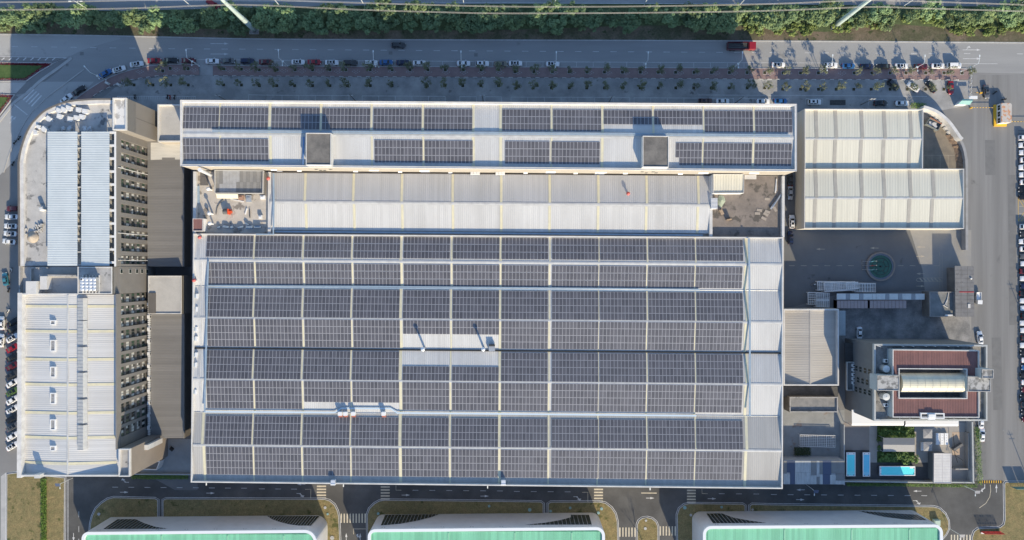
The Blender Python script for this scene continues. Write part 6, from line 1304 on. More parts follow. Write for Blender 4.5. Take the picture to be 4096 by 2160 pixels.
for i, y in enumerate((1184, 1236, 1316, 1354, 1418, 1458, 1566)):
    b = P(792 - i * .8, y, 12.9); t = thing('wall_fan', f'white fan unit on the west roof strip, {ORD[i]} from the north', 'fan unit', b, group='fan units on the west roof strip', local=True); m = MB(); m.box(-.25, .35, -.75, .75, 0, 1.0); m.build('casing', WHITE_METAL, t); m = MB(); m.box(-1.2, -.25, -.6, .6, 0, .7); m.build('duct', TRAY, t)
for x0, x1, y0, y1, lab in ((772, 786, 1360 - 92, 1360 - 60, 'blue'),):
    pass
# clutter on the west roof yard
ZD = 12.45
def on_deck(px, py, z=ZD): return P(px, py, z)
t = thing('rooftop_shed', 'grey patchwork roofed shed on the sandy west roof yard', 'shed', P(955, 730, ZD)); p4 = pp([(857, 679), (1053, 681), (1051, 774), (858, 773)], 15.2)
m = MB(); m.prism(p4, ZD, 14.4); m.build('wall', TAUPE, t); rim(t, p4, .2, 14.3, 15.2, mat('shed_rim', g(.40, (1, .98, .95)), None, rough=.7))
for i in range(14):
    for j in (0, 1):
        xa, xb = p4[0].x + .25 + (p4[1].x - p4[0].x - .5) * i / 14, p4[0].x + .25 + (p4[1].x - p4[0].x - .5) * (i + 1) / 14; y1, y0 = p4[0].y - .25, p4[2].y + .25; ym = y0 + (y1 - y0) * (.42 if i < 6 else .5)
        lightish = (i in (2, 3, 4, 5, 6) and j == 0) or (i in (1, 2, 3, 4, 5) and j == 1)
        m = MB(); m.box(xa + .02, xb - .02, (ym if j == 0 else y0), (y1 if j == 0 else ym - .03), 14.4, 14.48); m.build('roof_sheet', (mat('silver_sheet', g(.36, (.98, 1, 1.04)), g(.3), .6, .5, fine=.06) if lightish else (mat('grey_sheet_a', g(.25, (1, .98, .95)), g(.21), .6, .6, fine=.08), mat('grey_sheet_b', g(.21, (1, .98, .95)), g(.18), .6, .6, fine=.08))[(i + j) % 2]), t)
q = pp([Z(740, 640, *p) for p in ((630, 686), (1065, 690), (1062, 776), (630, 770))], 14.2); t = thing('pale_awning', 'pale yellow awning sheet against the rooftop shed', 'awning', q[0]); m = MB(); m.add([(q[0].x, q[0].y, 14.3), (q[1].x, q[1].y, 14.3), (q[2].x, q[2].y, 13.8), (q[3].x, q[3].y, 13.8)], [(0, 3, 2, 1)]); m.build('cover', mat('pale_yellow_sheet', (.74, .67, .50), None, rough=.6, fine=.03), t)
m = MB()
for p in q[2:]: m.box(p.x - .06, p.x + .06, p.y, p.y + .12, ZD, 13.8)
m.build('post', STEEL, t)
t = thing('exhaust_pipe', 'long thick silver exhaust pipe rising against the tall block wall', 'duct', P(*Z(740, 640, 545, 320), ZD)); m = MB(); m.tube([P(*Z(740, 640, 520, 300), 13.5), P(*Z(740, 640, 315, 205), 21.5)], .55, 14); m.build('duct', MATS['bright_steel'], t); m = MB(); p = P(*Z(740, 640, 312, 203), 21.5); m.cyl(p.x, p.y, .6, 21.2, 22.2, 14); m.build('outlet', WHITE_METAL, t)
for i, (a, lab) in enumerate((((540, 600), 'white vent cowl beside the rooftop shed'), ((560, 1085), 'white vent cowl in the middle of the sandy roof yard'), ((570, 1285), 'white vent cowl near the maroon hut'))):
    b = P(*Z(740, 640, *a), ZD); t = thing('vent_cowl', lab, 'roof ventilator', b, group='white vent cowls of the roof yard', local=True); m = MB(); m.cyl(0, 0, .28, 0, 2.6, 12); m.build('stem', WHITE_METAL, t); m = MB(); m.lathe(0, 0, [(.28, 2.5), (.62, 2.6), (.6, 2.85), (.25, 3.1), (.02, 3.15)], 16); m.build('cap', WHITE_METAL, t)
b = P(*Z(740, 640, 880, 1045), ZD); t = thing('winch', 'orange red winch with a dark cable drum on the sandy roof yard', 'winch', b, local=True); m = MB(); m.tube([(-1.4, 0, .8), (.1, 0, .8)], .85, 18); m.build('drum', mat('dark_drum', g(.09, (1, .95, .9)), g(.13), 2, .8), t)
m = MB(); m.box(.2, .45, -.9, .9, 0, 1.7); m.box(.45, 1.3, -.45, .25, .2, 1.2); m.box(.5, 1.1, .2, .7, .3, .9); m.box(.3, .7, -.9, -.6, .1, .5); m.build('motor', ORANGE, t)
m = MB(); m.tube([P(*Z(740, 640, *p), ZD + .15) for p in bezier([(770, 800), (700, 870), (650, 960), (630, 1060), (625, 1095)], 4)], .14, 6); solid(m, 'coiled_hose', mat('grey_hose', g(.12), None, rough=.7), 'dark hose curving over the sandy roof yard', 'hose')
for i, (a, b_, w_, mt, lab) in enumerate((((920, 785), (1185, 838), .35, WHITE_METAL, 'long white bar below the pale awning'), ((1250, 975), (1218, 1095), .3, WHITE_METAL, 'white bar lying in the middle of the sandy roof yard'), ((1305, 995), (1310, 1165), .22, mat('dark_bar', g(.08), None, rough=.6), 'dark forked bar on the sandy roof yard'), ((265, 520), (275, 880), .95, TRAY, 'blue grey steel channel stack along the west parapet'))):
    A, B = P(*Z(740, 640, *a), ZD), P(*Z(740, 640, *b_), ZD); m = MB(); m.obox((A.x+B.x)/2, (A.y+B.y)/2, (B-A).length, w_, math.atan2(B.y-A.y, B.x-A.x), ZD, ZD + .35); solid(m, 'steel_bar', mt, lab, 'steel bar')
for i, (a, s, ang) in enumerate(sorted((((835, 1340), (2.0, .8), -.15), ((1130, 1350), (1.9, .6), .25), ((1305, 1350), (2.2, 1.1), 0), ((1465, 1345), (2.3, .8), 0), ((1260, 1290), (1.7, .6), -.6), ((950, 1352), (1.1, .9), .6), ((690, 1352), (1.2, .5), .4)))):
    A = P(*Z(740, 640, *a), ZD); m = MB(); m.obox(A.x, A.y, s[0], s[1], ang, ZD, ZD + .6); m.obox(A.x + .1, A.y + .1, s[0]*.7, s[1]*.5, ang, ZD + .6, ZD + .8); solid(m, 'steel_bundle', mat('blue_steel', (.16, .22, .30), (.26, .32, .38), 2, .5, metal=.2), f'blue grey steel bundle along the sandy yard edge, {ORD[i]} from the west', 'steel bundle', 'steel bundles on the sandy roof yard')
for a, s, mt, lab in (((1535, 1150), (.55, .6), WHITE_METAL, 'white cabinet on the sandy roof yard by the gable parapet'), ((1300, 780), (.85, 1.1), STEEL, 'grey rack of pipes beside the pale awning'), ((1140, 760), (.9, .7), mat('rusty_crate', (.36, .22, .16), None, rough=.9), 'rusty crate beside the pale awning'), ((1580, 755), (.8, .6), WHITE_METAL, 'white box under the shed corner'), ((390, 375), (1.3, 2.2), TAUPE_D, 'dark cover plate below the silver exhaust pipe')):
    A = P(*Z(740, 640, *a), ZD); m = MB(); m.box(A.x - s[0], A.x + s[0], A.y - s[1], A.y + s[1], ZD, ZD + (.9 if s[1] < 2 else .12)); m.box(A.x - s[0]*.6, A.x + s[0]*.5, A.y - s[1]*.5, A.y + s[1]*.3, ZD + .1, ZD + (1.1 if s[1] < 2 else .2)); solid(m, 'yard_box', mt, lab, 'box')
t = thing('maroon_hut', 'small hut with maroon roof at the west edge of the hall', 'hut', P(793, 897, ZD)); p4 = pp([Z(740, 640, *p) for p in ((152, 1176), (358, 1176), (356, 1430), (152, 1430))], 15.3); m = MB(); m.prism(p4, ZD - 4, 14.9); m.build('wall', WHITE_METAL, t); rim(t, p4, .2, 14.8, 15.3, mat('hut_rim', g(.45, (1, .9, .87)), None, rough=.7)); a, b, c, d = [Vector((p.x, p.y, 15.0)) for p in (p4[3], p4[2], p4[1], p4[0])]
m = MB(); m.ribbed(a + Vector((.2, .2, 0)), b + Vector((-.2, .2, 0)), c + Vector((-.2, -.2, .15)), d + Vector((.2, -.2, .15)), .5, .06); m.build('roof', BROWN_ROOF, t)
# the brown east roof yard
t = thing('cream_shed', 'cream ribbed roof shed standing against the tall block on the brown roof yard', 'shed', P(2915, 735, ZD)); p4 = pp([Z(2780, 640, *p) for p in ((370, 280), (990, 282), (988, 665), (372, 668))], 16.2)
m = MB(); m.prism(p4, ZD, 15.6); m.build('wall', WHITE_METAL, t); rim(t, p4, .15, 15.5, 16.1, MATS['warehouse_parapet']); a, b, c, d = [Vector((p.x, p.y, 15.7)) for p in (p4[3], p4[2], p4[1], p4[0])]; m = MB(); m.ribbed(a + Vector((.15, .15, 0)), b + Vector((-.15, .15, 0)), c + Vector((-.15, -.15, .2)), d + Vector((.15, -.15, .2)), .9, .06); m.build('roof', CREAMROOF, t)
m = MB(); q = pp([Z(2780, 640, *p) for p in ((1000, 300), (1235, 298), (1235, 385), (1000, 385))], 14.0); m.prism(q, 13.8, 14.0); m.build('canopy', PARAPET, t)
t = thing('white_cabinet', 'white ribbed plant cabinet below the cream shed', 'cabinet', P(2857, 812, ZD)); q = pp([Z(2780, 640, *p) for p in ((325, 762), (455, 762), (455, 980), (330, 982))], 14.6); m = MB(); m.prism(q, ZD, 14.5); m.build('body', WHITE_METAL, t); m = MB()
for k in range(8): yy = q[0].y + (q[2].y - q[0].y) * (k + .5) / 8; m.box(q[0].x, q[1].x, yy - .06, yy + .06, 14.5, 14.56)
m.build('rib', STEEL, t)
m = MB(); c = P(*Z(2780, 640, 515, 830), ZD); vs_ = [(c.x + 1.6*math.cos(a) * (1 if abs(a) < 1.7 else .6), c.y + 2.1*math.sin(a), ZD + .02) for a in [k*.52 for k in range(12)]]; m.add(vs_ + [(c.x, c.y + .3, ZD + 1.0)], [(k, (k+1) % 12, 12) for k in range(12)]); solid(m, 'tarpaulin', mat('pale_green_tarp', (.30, .34, .26), (.25, .29, .22), 1.5, .8, fine=.1), 'pale green tarpaulin heap beside the white plant cabinet', 'tarpaulin')
for a, b_, w_, h, mt, lab in (((1745, 665), (1515, 985), .55, .5, STEEL, 'long galvanised beam leaning over the brown roof yard edge'), ((1635, 380), (1612, 660), .3, .25, WHITE_METAL, 'long white pipe at the northeast of the brown roof yard'), ((500, 1000), (550, 1100), 1.0, .7, WOOD, 'stack of bare timber boards on the brown roof yard'), ((615, 1205), (715, 1198), .3, 1.5, WOOD, 'upright timber board with a long shadow')):
    A, B = P(*Z(2780, 640, *a), ZD), P(*Z(2780, 640, *b_), ZD); m = MB(); an = math.atan2(B.y-A.y, B.x-A.x); m.obox((A.x+B.x)/2, (A.y+B.y)/2, (B-A).length, w_, an, ZD, ZD + h); m.obox((A.x+B.x)/2 + .1, (A.y+B.y)/2 + .1, (B-A).length*.8, w_*.5, an + .06, ZD + h, ZD + h + .12); solid(m, 'loose_timber' if mt is WOOD else 'steel_bar', mt, lab, 'timber' if mt is WOOD else 'steel bar')
for i, (a, ang) in enumerate(sorted((((1295, 1010), -.15), ((1255, 1075), -.05), ((1456, 1040), -.35), ((1425, 1090), -.5), ((1385, 1175), -.5), ((1610, 990), -1.1), ((1452, 785), -.05)))):
    A = P(*Z(2780, 640, *a), ZD); m = MB(); m.obox(A.x, A.y, 1.75, .85, ang, ZD, ZD + .09); solid(m, 'paving_slab', mat('sandy_slab', (.36, .31, .26), (.31, .27, .23), 1, .9, fine=.08), f'sandy concrete slab on the brown roof yard, {ORD[i]} from the west of the seven', 'slab', 'slabs on the brown roof yard')
# white bins, boxes and rubble on the curved west terrace
ZT = 20.45
bins = [(1190, 315, .35), (1285, 295, .35), (1385, 265, .3), (1590, 300, .1), (1715, 330, .1), (1205, 430, .25), (985, 480, .6), (1420, 485, .15), (1545, 460, .1), (1655, 440, .1), (890, 690, .7), (780, 640, .2)]
bins.sort()
for i, (tx, ty, a) in enumerate(bins):
    p = P(*Z(0, 380, tx, ty), ZT + 1.0); t = thing('white_crate', f'white foam crate on the curved roof terrace, {nth(i)} from the west of the dozen', 'crate', (p.x, p.y, ZT), -a, 'white crates on the curved terrace', local=True); s = .85 if tx != 780 else .6
    m = MB(); m.prism([(-s, -s*.75), (s*.2, -s), (s, -s*.6), (s, s*.8), (-s, s*.9)], 0, 1.25); m.build('body', mat('white_foam', g(.62, (.98, .99, 1)), g(.54, (.98, .99, 1)), 1, .8, fine=.05), t); m = MB(); m.prism([(-s*.95, -s*.1), (s*.95, 0), (s*.95, s*.75), (-s*.95, s*.85)], 1.25, 1.36); m.build('lid', MATS['white_foam'], t)
for tx, ty, lab in ((1770, 680, 'white covered heap half under the ribbed terrace roof'), (1355, 675, 'pale crumpled sheet near the ribbed terrace roof'), (735, 745, 'pile of broken white pieces by the curved parapet')):
    p = P(*Z(0, 380, tx, ty), ZT); m = MB(); rnd = random.Random(int(tx))
    for k in range(9): m.obox(p.x + rnd.uniform(-1.4, 1.4), p.y + rnd.uniform(-.5, .5), rnd.uniform(.5, 1.3), rnd.uniform(.3, .8), rnd.uniform(0, 3), ZT, ZT + rnd.uniform(.2, .9))
    solid(m, 'rubble_heap', MATS['white_foam'], lab, 'heap')
c = P(132, 948, ZT); m = MB(); m.lathe(c.x, c.y, [(1.9, ZT), (1.6, ZT + .25), (1.0, ZT + .75), (.3, ZT + 1.15), (.02, ZT + 1.2)], 20); solid(m, 'sand_pile', mat('pale_sand', (.42, .36, .29), (.36, .31, .25), 1, 1., fine=.12), 'pile of pale sand on the west roof terrace', 'sand pile', smooth=True)
for tx, ty in ((100, 985), (395, 935)):
    p = QP(0, 1, tx + (140 if tx < 200 else 0), ty, ZT); m = MB(); rnd = random.Random(int(ty))
    for k in range(26): m.obox(p.x + rnd.uniform(-1.2, 1.2), p.y + rnd.uniform(-1.2, 1.2), rnd.uniform(.2, .7), rnd.uniform(.2, .5), rnd.uniform(0, 3), ZT, ZT + rnd.uniform(.15, .7))
    solid(m, 'debris_pile', mat('debris', g(.55, (1, .98, .95)), g(.25, (1, .98, .95)), 3, .9, fine=.1), 'white building debris ' + ('against the parapet beside the sand pile' if tx < 200 else 'between sand pile and ribbed roof'), 'debris')
p = QP(0, 1, 447, 745, ZT); m = MB(); m.obox(p.x, p.y, 1.3, 1.1, .4, ZT, ZT + 1.6); m.obox(p.x, p.y, 1.0, .8, .4, ZT + 1.6, ZT + 1.75); solid(m, 'tall_box', MATS['white_foam'], 'single white box beside the ribbed roof on the terrace', 'box')
# condensers along the annex foot
for i in range(11):
    y = 1218 + i * 49.4; p = P(593, y, 6.2); t = thing('wall_condenser', f'white air conditioner at the foot of the facade piers, {ORD[i]} from the north', 'air conditioner', (p.x, p.y, 5.2), group='air conditioners at the facade foot', local=True)
    m = MB(); m.box(-.45, .45, -.55, .55, 0, .95); m.build('casing', WHITE_METAL, t); m = MB(); m.box(.45, .48, -.35, .35, .15, .8); m.build('fan_grille', BLACK, t)
t = thing('white_balustrade', 'white comb like balustrade along the foot of the south facade', 'balustrade', P(598, 1480, 5.2)); a, b = P(597, 1215, 6.0), P(599, 1748, 6.0); m = MB(); m.box(a.x - .15, a.x + .1, b.y, a.y, 5.9, 6.05); m.build('rail', WHITE_METAL, t); m = MB(); n = 62
for k in range(n): y = b.y + (a.y - b.y) * k / n; m.box(a.x - .55, a.x + .1, y, y + .4, 5.2, 5.95)
m.build('baluster', WHITE_METAL, t)
# courtyard south of the brown annex
t = thing('courtyard_porch', 'cream porch at the foot of the brown stair tower', 'porch', P(612, 1865, 0)); q = pp([Z(400, 1640, *p) for p in ((860, 1030), (1210, 1030), (1140, 1208), (860, 1200))], 3.2); m = MB(); m.ring(q, .3, 0, 3.2); m.build('wall', PARAPET, t); m = MB(); m.prism(offset([tuple(p[:2]) for p in q][::-1], .3), 2.6, 2.8); m.build('roof', TAUPE_D, t)
m = MB(); m.sheet(pp([(640, 1756), (768, 1756), (768, 1895), (560, 1895)]), .03); setting(m, 'courtyard_paving', mat('courtyard_concrete', g(.24, (.97, 1, 1)), g(.30, (.97, 1, 1)), .15, .9, fine=.1))
wall_thing([(520, 1897), (780, 1899)], .3, 1.2, 'low wall between courtyard and ring road', 'courtyard_wall')
p = P(*Z(400, 1640, 1450, 780), 0); m = MB(); m.obox(p.x, p.y, 1.3, 1.1, -.7, 0, .5); m.obox(p.x, p.y, 1.0, .8, -.7, .5, .7); solid(m, 'dark_crate', BLACK, 'dark square crate standing in the courtyard', 'crate')
# red notice board on the east lawn and small inspection lids
p = QP(3, 3, 2232, 1270); t = thing('letter_sign', 'row of upright red letters on a white plinth on the southeast lawn', 'sign', p); m = MB()
for k in range(8):
    x = p.x - 3.0 + k * .86; m.box(x - .3, x - .16, p.y - .08, p.y + .08, .7, 2.7); m.box(x + .12, x + .26, p.y - .08, p.y + .08, .7 + .4 * (k % 2), 2.7); m.box(x - .16, x + .12, p.y - .08, p.y + .08, 2.4 - .7 * (k % 3 == 1), 2.6 - .7 * (k % 3 == 1)); m.box(x - .16, x + .12, p.y - .08, p.y + .08, 1.2, 1.4)
m.box(p.x - 3.4, p.x + 3.4, p.y - .15, p.y + .15, .5, .7); m.build('letter_row', RED, t); m = MB(); m.box(p.x - 3.3, p.x + 3.3, p.y - .7, p.y - .16, 0, .5); m.build('plinth', WHITE_METAL, t)
for i, px in enumerate((4058, 4098)):
    p = P(px, 1945); t = thing('billboard', ('low green backed billboard at the lawn corner, west one', 'low green backed billboard at the lawn corner, east one')[i], 'billboard', p, group='billboards at the lawn corner'); m = MB(); m.box(p.x - 1.6, p.x + 1.6, p.y - .08, p.y + .08, .7, 3.2); m.build('board', mat('teal_board', (.10, .22, .20), None, rough=.5), t)
    for s in (-1.3, 1.3): m = MB(); m.box(p.x + s - .06, p.x + s + .06, p.y - .06, p.y + .06, 0, .7); m.build('leg', STEEL, t)
for i, (x, y) in enumerate(((434, 335), (480, 341))):
    p = P(x, y); m = MB(); m.obox(p.x, p.y, 1.6, .8, -.5, 0, .9); m.obox(p.x, p.y, 1.1, .55, -.5, .9, 1.3); solid(m, 'marker_stone', PARAPET, ('pale marker stone on the curve of the pink pavement', 'pale marker stone where the frontage lane begins')[i], 'stone')
for i, (c, x, y, s, mt) in enumerate(sorted(((1, 697, 1030, .5, 'P'), (1, 723, 1095, .4, 'T'), (1, 1230, 1090, .45, 'T'), (2, 178, 1052, .6, 'T'), (2, 388, 1065, .45, 'T'), (2, 900, 1042, .5, 'T'), (2, 868, 1083, .5, 'T'), (2, 1737, 1030, .6, 'T'), (2, 1798, 1105, .45, 'P'), (2, 2418, 1050, .4, 'P'), (2, 1340, 1240, .5, 'P'), (2, 1347, 1160, .4, 'P'), (1, 767, 1335, .7, 'P'), (0, 998, 1095, .5, 'P'), (2, 585, 1033, .45, 'T'), (2, 2107, 1025, .45, 'T'), (1, 2345, 1015, .45, 'T'), ))):
    p = QP(c, 3, x, y); k = MB(); k.cyl(p.x, p.y, s, .15, .28, 12); k.cyl(p.x, p.y, s * .3, .28, .31, 8); solid(k, 'inspection_lid', mat('teal_lid', (.22, .36, .36), None, rough=.7) if mt == 'T' else KERB, ('teal' if mt == 'T' else 'pale concrete') + f' inspection lid in the lawn, {nth(i)} lid from the west', 'inspection lid', 'inspection lids in the lawns')
p = QP(3, 3, 1680, 1172); m = MB(); m.box(p.x - 1.0, p.x + 1.0, p.y - 1.0, p.y + 1.0, 0, 1.4); m.box(p.x - .8, p.x + .8, p.y - .8, p.y + .8, 1.4, 1.5); solid(m, 'transformer_box', mat('pale_green_box', (.40, .50, .42), None, rough=.6), 'pale green transformer box at the corner of the east green hall', 'transformer')
# ---------------------------------------------------------------- vegetation
LEAF = [mat('verge_leaf_a', (.115, .18, .08), (.16, .235, .10), .9, .75, fine=.3, fscale=4, vary=.4), mat('verge_leaf_b', (.135, .195, .08), (.19, .255, .105), .9, .75, fine=.3, fscale=4, vary=.25)]
LEAF_S = mat('street_tree_leaf', (.11, .125, .07), (.16, .17, .10), 1.4, .8, fine=.3, fscale=5, vary=.2)
LEAF_Y = mat('sunny_bush_leaf', (.13, .19, .045), (.20, .23, .075), 1.0, .8, fine=.3, fscale=4, vary=.2)
BARK = mat('bark', (.13, .10, .08), (.09, .07, .055), 3, .95, fine=.15)
def crown_mesh(seed, R, z0, z1, clumps, per, leaf, mt, name='crown', spread=.42):
    rnd = random.Random(seed); m = MB(); zc, hz = (z0 + z1) / 2, (z1 - z0) / 2
    lob = [rnd.uniform(.72, 1.12) for _ in range(7)]
    for _ in range(clumps):
        a = rnd.uniform(0, 6.283); rr = math.sqrt(rnd.random()) * R * lob[int(a / 6.284 * 7)]; zz = zc + hz * rnd.uniform(-.7, 1) * math.sqrt(max(.05, 1 - (rr / R / 1.15) ** 2))
        cx, cy = rr * math.cos(a), rr * math.sin(a); cr = R * spread * rnd.uniform(.55, 1.1)
        for _ in range(per):
            d = Vector((rnd.gauss(0, 1), rnd.gauss(0, 1), rnd.gauss(0, .75))); d = d.normalized() * cr * rnd.random() ** .45
            c = Vector((cx, cy, zz)) + d; n = (d.normalized() + Vector((rnd.uniform(-.7, .7), rnd.uniform(-.7, .7), rnd.uniform(.4, 1.7)))).normalized()
            u = n.orthogonal().normalized(); u = (u + n.cross(u) * rnd.uniform(-1, 1)).normalized(); v = n.cross(u); s = leaf * rnd.uniform(.6, 1.25)
            m.add([c - u*s, c - v*s*.55, c + u*s, c + v*s*.55], [(0, 1, 2, 3)])
    ob = m.build(name, mt); me = ob.data; bpy.data.objects.remove(ob); return me
def trunk_mesh(seed, h, R, r, mt=BARK, n=5):
    rnd = random.Random(seed); m = MB(); m.tube([(0, 0, 0), (rnd.uniform(-.08, .08), rnd.uniform(-.08, .08), h*.3), (rnd.uniform(-.15, .15), rnd.uniform(-.15, .15), h*.55)], r, 7, r1=r*.7)
    for k in range(n): a = 6.283 * k / n + rnd.uniform(-.4, .4); m.tube([(0, 0, h*.45), (R*.35*math.cos(a), R*.35*math.sin(a), h*.65), (R*.75*math.cos(a), R*.75*math.sin(a), h*.88)], r*.5, 5, r1=r*.15)
    ob = m.build('trunk', mt); me = ob.data; bpy.data.objects.remove(ob); return me
def plant(name, label, cat, px, py, crown, trunk, group, s=1., rz=0., mt=None):
    p = P(px, py); t = thing(name, label, cat, p, rz, group, local=True); t.scale = (s, s, s)
    for nm, me in (('crown', crown), ('trunk', trunk)):
        if me is None: continue
        o = bpy.data.objects.new(nm, me); COL.objects.link(o); o.parent = t
        if mt and nm == 'crown': o.material_slots[0].link = 'OBJECT'; o.material_slots[0].material = mt
    return t
VC = [crown_mesh(100 + i, 3.1, 1.2, 6.0, 34, 50, .34, LEAF[i % 2], spread=.36) for i in range(6)]
VT = [trunk_mesh(200 + i, 5, 2.6, .16) for i in range(3)]
rnd = random.Random(77); lst = []
x = -60
while x < 4180:
    back = 50 + rnd.uniform(-14, 12); front = 92 + rnd.uniform(-14, 14)
    if x > 2980: front -= 14; back -= 4
    if x < 900: back, front = back + 14, front - 4
    if 150 < x < 480: front -= 22
    if 480 < x < 640: front -= 6
    lst.append((x + rnd.uniform(-8, 8), back, 0)); 
    if not (2300 < x < 2960 and rnd.random() < .12): lst.append((x + 24 + rnd.uniform(-9, 9), front if x < 2060 else front - 10, 1))
    x += rnd.uniform(41, 55)
nt_ = 0
for x, y, r in sorted(lst):
    s = rnd.choice((.5, .62, .74, .85, .95, 1.06, 1.18)) * rnd.uniform(.95, 1.05)
    if rnd.random() < (.16 if x > 2900 else .07): continue
    kx = 4.0 / (H - 4); gx, gy = 2048 + (x - 2048) * (1 - kx), 1080 + (y - 1080) * (1 - kx)
    if r == 1 and abs(gx - 1018) < 26 or abs(gx - 3342) < 26 and gy > 60: continue
    nt_ += 1
    plant('verge_tree', f'bushy broadleaf tree in the planted verge, {nth(nt_ - 1)} counted from the west', 'tree', gx, gy, VC[rnd.randrange(6)], VT[rnd.randrange(3)], 'trees in the planted verge', s, rnd.uniform(0, 6.28))
BC = [crown_mesh(150 + i, 1.5, .1, 1.7, 12, 34, .24, LEAF_Y) for i in range(3)]
bush = []
for cx, cy, w_, h, n in ((3140, 112, 70, 22, 8), (3230, 118, 40, 16, 4), (3375, 110, 60, 22, 6), (3470, 84, 60, 16, 5), (3015, 110, 40, 20, 5), (3860, 120, 50, 18, 6), (3960, 120, 60, 18, 7), (4060, 110, 50, 26, 5), (3560, 70, 80, 12, 5), (3720, 86, 60, 14, 5)):
    for k in range(n): bush.append((cx + rnd.uniform(-w_, w_), cy + rnd.uniform(-h, h)))
for i, (x, y) in enumerate(sorted(bush)): plant('verge_bush', f'yellow green bush at the sunny end of the verge, {nth(i)} counted from the west', 'bush', x, y, BC[i % 3], None, 'bushes at the sunny end of the verge', rnd.uniform(.7, 1.25), rnd.uniform(0, 6.28))
# street trees with square pits
SC_ = [crown_mesh(300 + i, 1.5, 2.3, 5.3, 15, 30, .17, LEAF_S, spread=.42) for i in range(5)]
ST_ = [trunk_mesh(330 + i, 4.9, 1.3, .085) for i in range(3)]
T1r = [Q(0, 0, *p) for p in ((1640, 715), (1715, 690), (1895, 692), (2255, 695), (2430, 697))] + [Q(1, 0, x, 703) for x in (35, 215, 395, 570, 745, 905, 1150, 1370, 1550, 1730, 1905, 2085, 2265, 2440)] + [Q(2, 0, x, 722 + x*.004) for x in (30, 220, 405, 575, 755, 930, 1110, 1290, 1470, 1645, 1830, 2005, 2185, 2362, 2540)] + [Q(3, 0, x, 735) for x in (150, 325, 505, 865, 1042, 1225, 1385, 1583, 1768, 1948)]
T2r = [Q(0, 0, x, 855) for x in (1350, 1540, 1720, 1895, 2250, 2430)] + [Q(1, 0, x, 862) for x in (35, 210, 390, 570, 745, 920, 1150, 1370, 1725, 1900, 2080, 2262, 2440)] + [Q(2, 0, x, 885) for x in (40, 215, 397, 575, 752, 930, 1110, 1288, 1470, 1647, 1828, 2003, 2185, 2365, 2540)] + [Q(3, 0, x, 898) for x in (147, 327, 507, 685, 862, 1037, 1227, 1400, 1583, 1768)]
pit = mat('pit_soil', (.05, .045, .03), (.035, .045, .02), 1.5, 1., fine=.2)
rnd = random.Random(31)
for row_, nm in ((T1r, 'on the pink pavement'), (T2r, 'in the frontage lane')):
    for i, (x, y) in enumerate(row_):
        p = P(x, y); k = MB(); zz = .135 if row_ is T1r else .024; k.ring([(p.x - .62, p.y - .62), (p.x + .62, p.y - .62), (p.x + .62, p.y + .62), (p.x - .62, p.y + .62)], .1, zz - .02, zz + .07, 1); k.box(p.x - .52, p.x + .52, p.y - .52, p.y + .52, zz - .01, zz + .03, 0); setting(k, 'tree_pit', [pit, KERB])
        plant('street_tree', f'thin young street tree {nm}, {nth(i)} from the west', 'tree', x + rnd.uniform(-1, 1), y, SC_[rnd.randrange(5)], ST_[rnd.randrange(3)], 'street trees ' + nm, rnd.uniform(.75, 1.2), rnd.uniform(0, 6.28))
# hedges
def hedge(pts, w_, h, label, mt, seed, leaf=.16, dens=70, name='hedge'):
    rnd = random.Random(seed); m = MB(); P3 = pp(pts)
    for a, b in zip(P3, P3[1:]):
        ln = (b - a).length; d = (b - a) / ln; s = Vector((-d.y, d.x, 0))
        for _ in range(int(ln * dens * max(1, w_))):
            c = a + d * rnd.uniform(0, ln) + s * rnd.uniform(-w_/2, w_/2) + Vector((0, 0, rnd.uniform(.15, h)));
            n = Vector((rnd.uniform(-1, 1), rnd.uniform(-1, 1), rnd.uniform(.1, 1.3))).normalized(); u = n.orthogonal().normalized(); u = (u + n.cross(u) * rnd.uniform(-1, 1)).normalized(); v = n.cross(u); q = leaf * rnd.uniform(.6, 1.3)
            m.add([c - u*q, c - v*q*.6, c + u*q, c + v*q*.6], [(0, 1, 2, 3)])
    return solid(m, name, mt, label, 'hedge')
HG = mat('bright_hedge_leaf', (.15, .25, .03), (.11, .19, .025), 1.2, .75, fine=.35, fscale=5); HD = mat('hedge_leaf', (.12, .21, .04), (.16, .26, .06), 1.2, .75, fine=.35, fscale=5)
hedge([Q(0, 3, 448, 735), Q(0, 3, 450, 1480)], 1.9, .9, 'clipped bright green hedge crossing the west lawn', HG, 1)
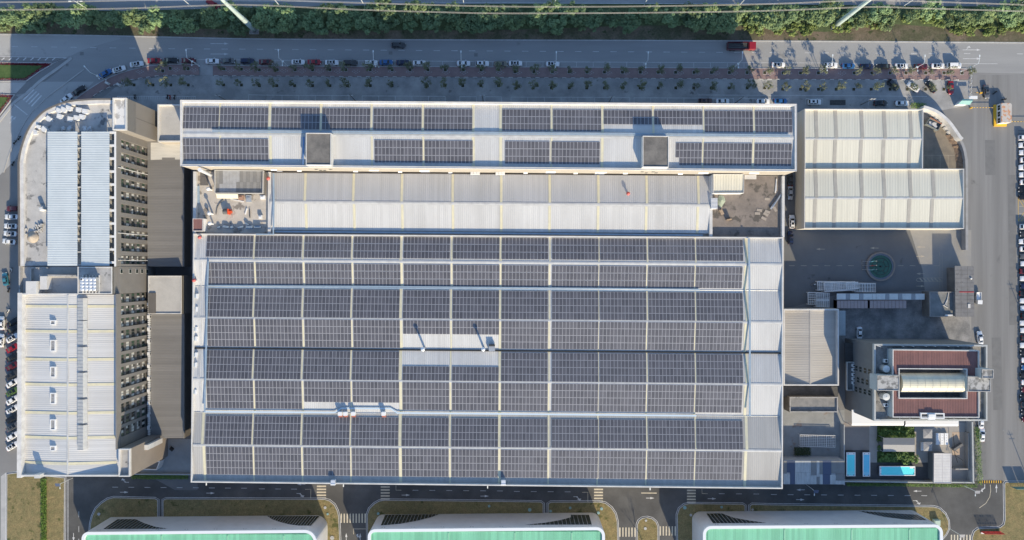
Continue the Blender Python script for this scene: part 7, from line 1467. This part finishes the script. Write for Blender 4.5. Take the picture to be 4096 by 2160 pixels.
hedge([(3899, 1706), (3905, 1820), (3910, 1934)], 1.1, 2.4, 'ivy green hedge along the tall east wall of the pool garden', HD, 2)
hedge([(3384, 1935), (3600, 1937), (3905, 1941)], 1.0, 1.2, 'low ivy hedge between garden wall and ring road', HD, 3)
hedge([Q(0, 3, 1330, 718), Q(0, 3, 1900, 720)], 1.6, .6, 'dark shaded hedge strip between courtyard wall and ring road', HD, 4)
hedge([(3640, 424), (3680, 424), (3694, 428)], 1.8, 1.6, 'small bush row at the warehouse corner beside the curved wall', HD, 6)
# garden shrubs and a few trees
GC = [crown_mesh(400 + i, 1.7, .2, 2.4, 16, 40, .24, GREENS) for i in range(4)]
gl = []
rnd = random.Random(12)
for k in range(17): gl.append((3516 + rnd.uniform(0, 136), 1716 + rnd.uniform(-6, 26)))
for k in range(18): gl.append((3516 + rnd.uniform(0, 138), 1812 + rnd.uniform(0, 30)))
for x, y in ((3513, 1756), (3514, 1790), (3590, 1815), (3602, 1822), (3580, 1826)): gl.append((x, y))
for i, (x, y) in enumerate(sorted(gl)): plant('garden_shrub', f'rounded green garden shrub near the grey pavilion, {nth(i)} counted from the west', 'shrub', x, y, GC[i % 4], None, 'shrubs around the grey pavilion', rnd.uniform(.45, .85), rnd.uniform(0, 6.28))
bt = MB(); rnd = random.Random(5)
def branch(m, p, d, ln, r, lev):
    q = p + d * ln; m.tube([p, (p + q) / 2 + Vector((rnd.uniform(-.1, .1), rnd.uniform(-.1, .1), 0)) * ln * .3, q], r, 5, r1=r*.55)
    if lev:
        for _ in range(3): branch(m, p + d * ln * rnd.uniform(.5, 1), (d + Vector((rnd.uniform(-.7, .7), rnd.uniform(-.7, .7), rnd.uniform(-.1, .3)))).normalized(), ln * rnd.uniform(.5, .75), r*.55, lev - 1)
b0 = QP(2, 3, 1300, 1365); b0 = P(*Q(2, 3, 1330, 1420)); branch(bt, b0, Vector((0, 0, 1)), 4.2, .16, 3)
tb = thing('bare_tree', 'leafless young tree on the small island in the ring road', 'tree', b0); bt.build('trunk', BARK, tb)
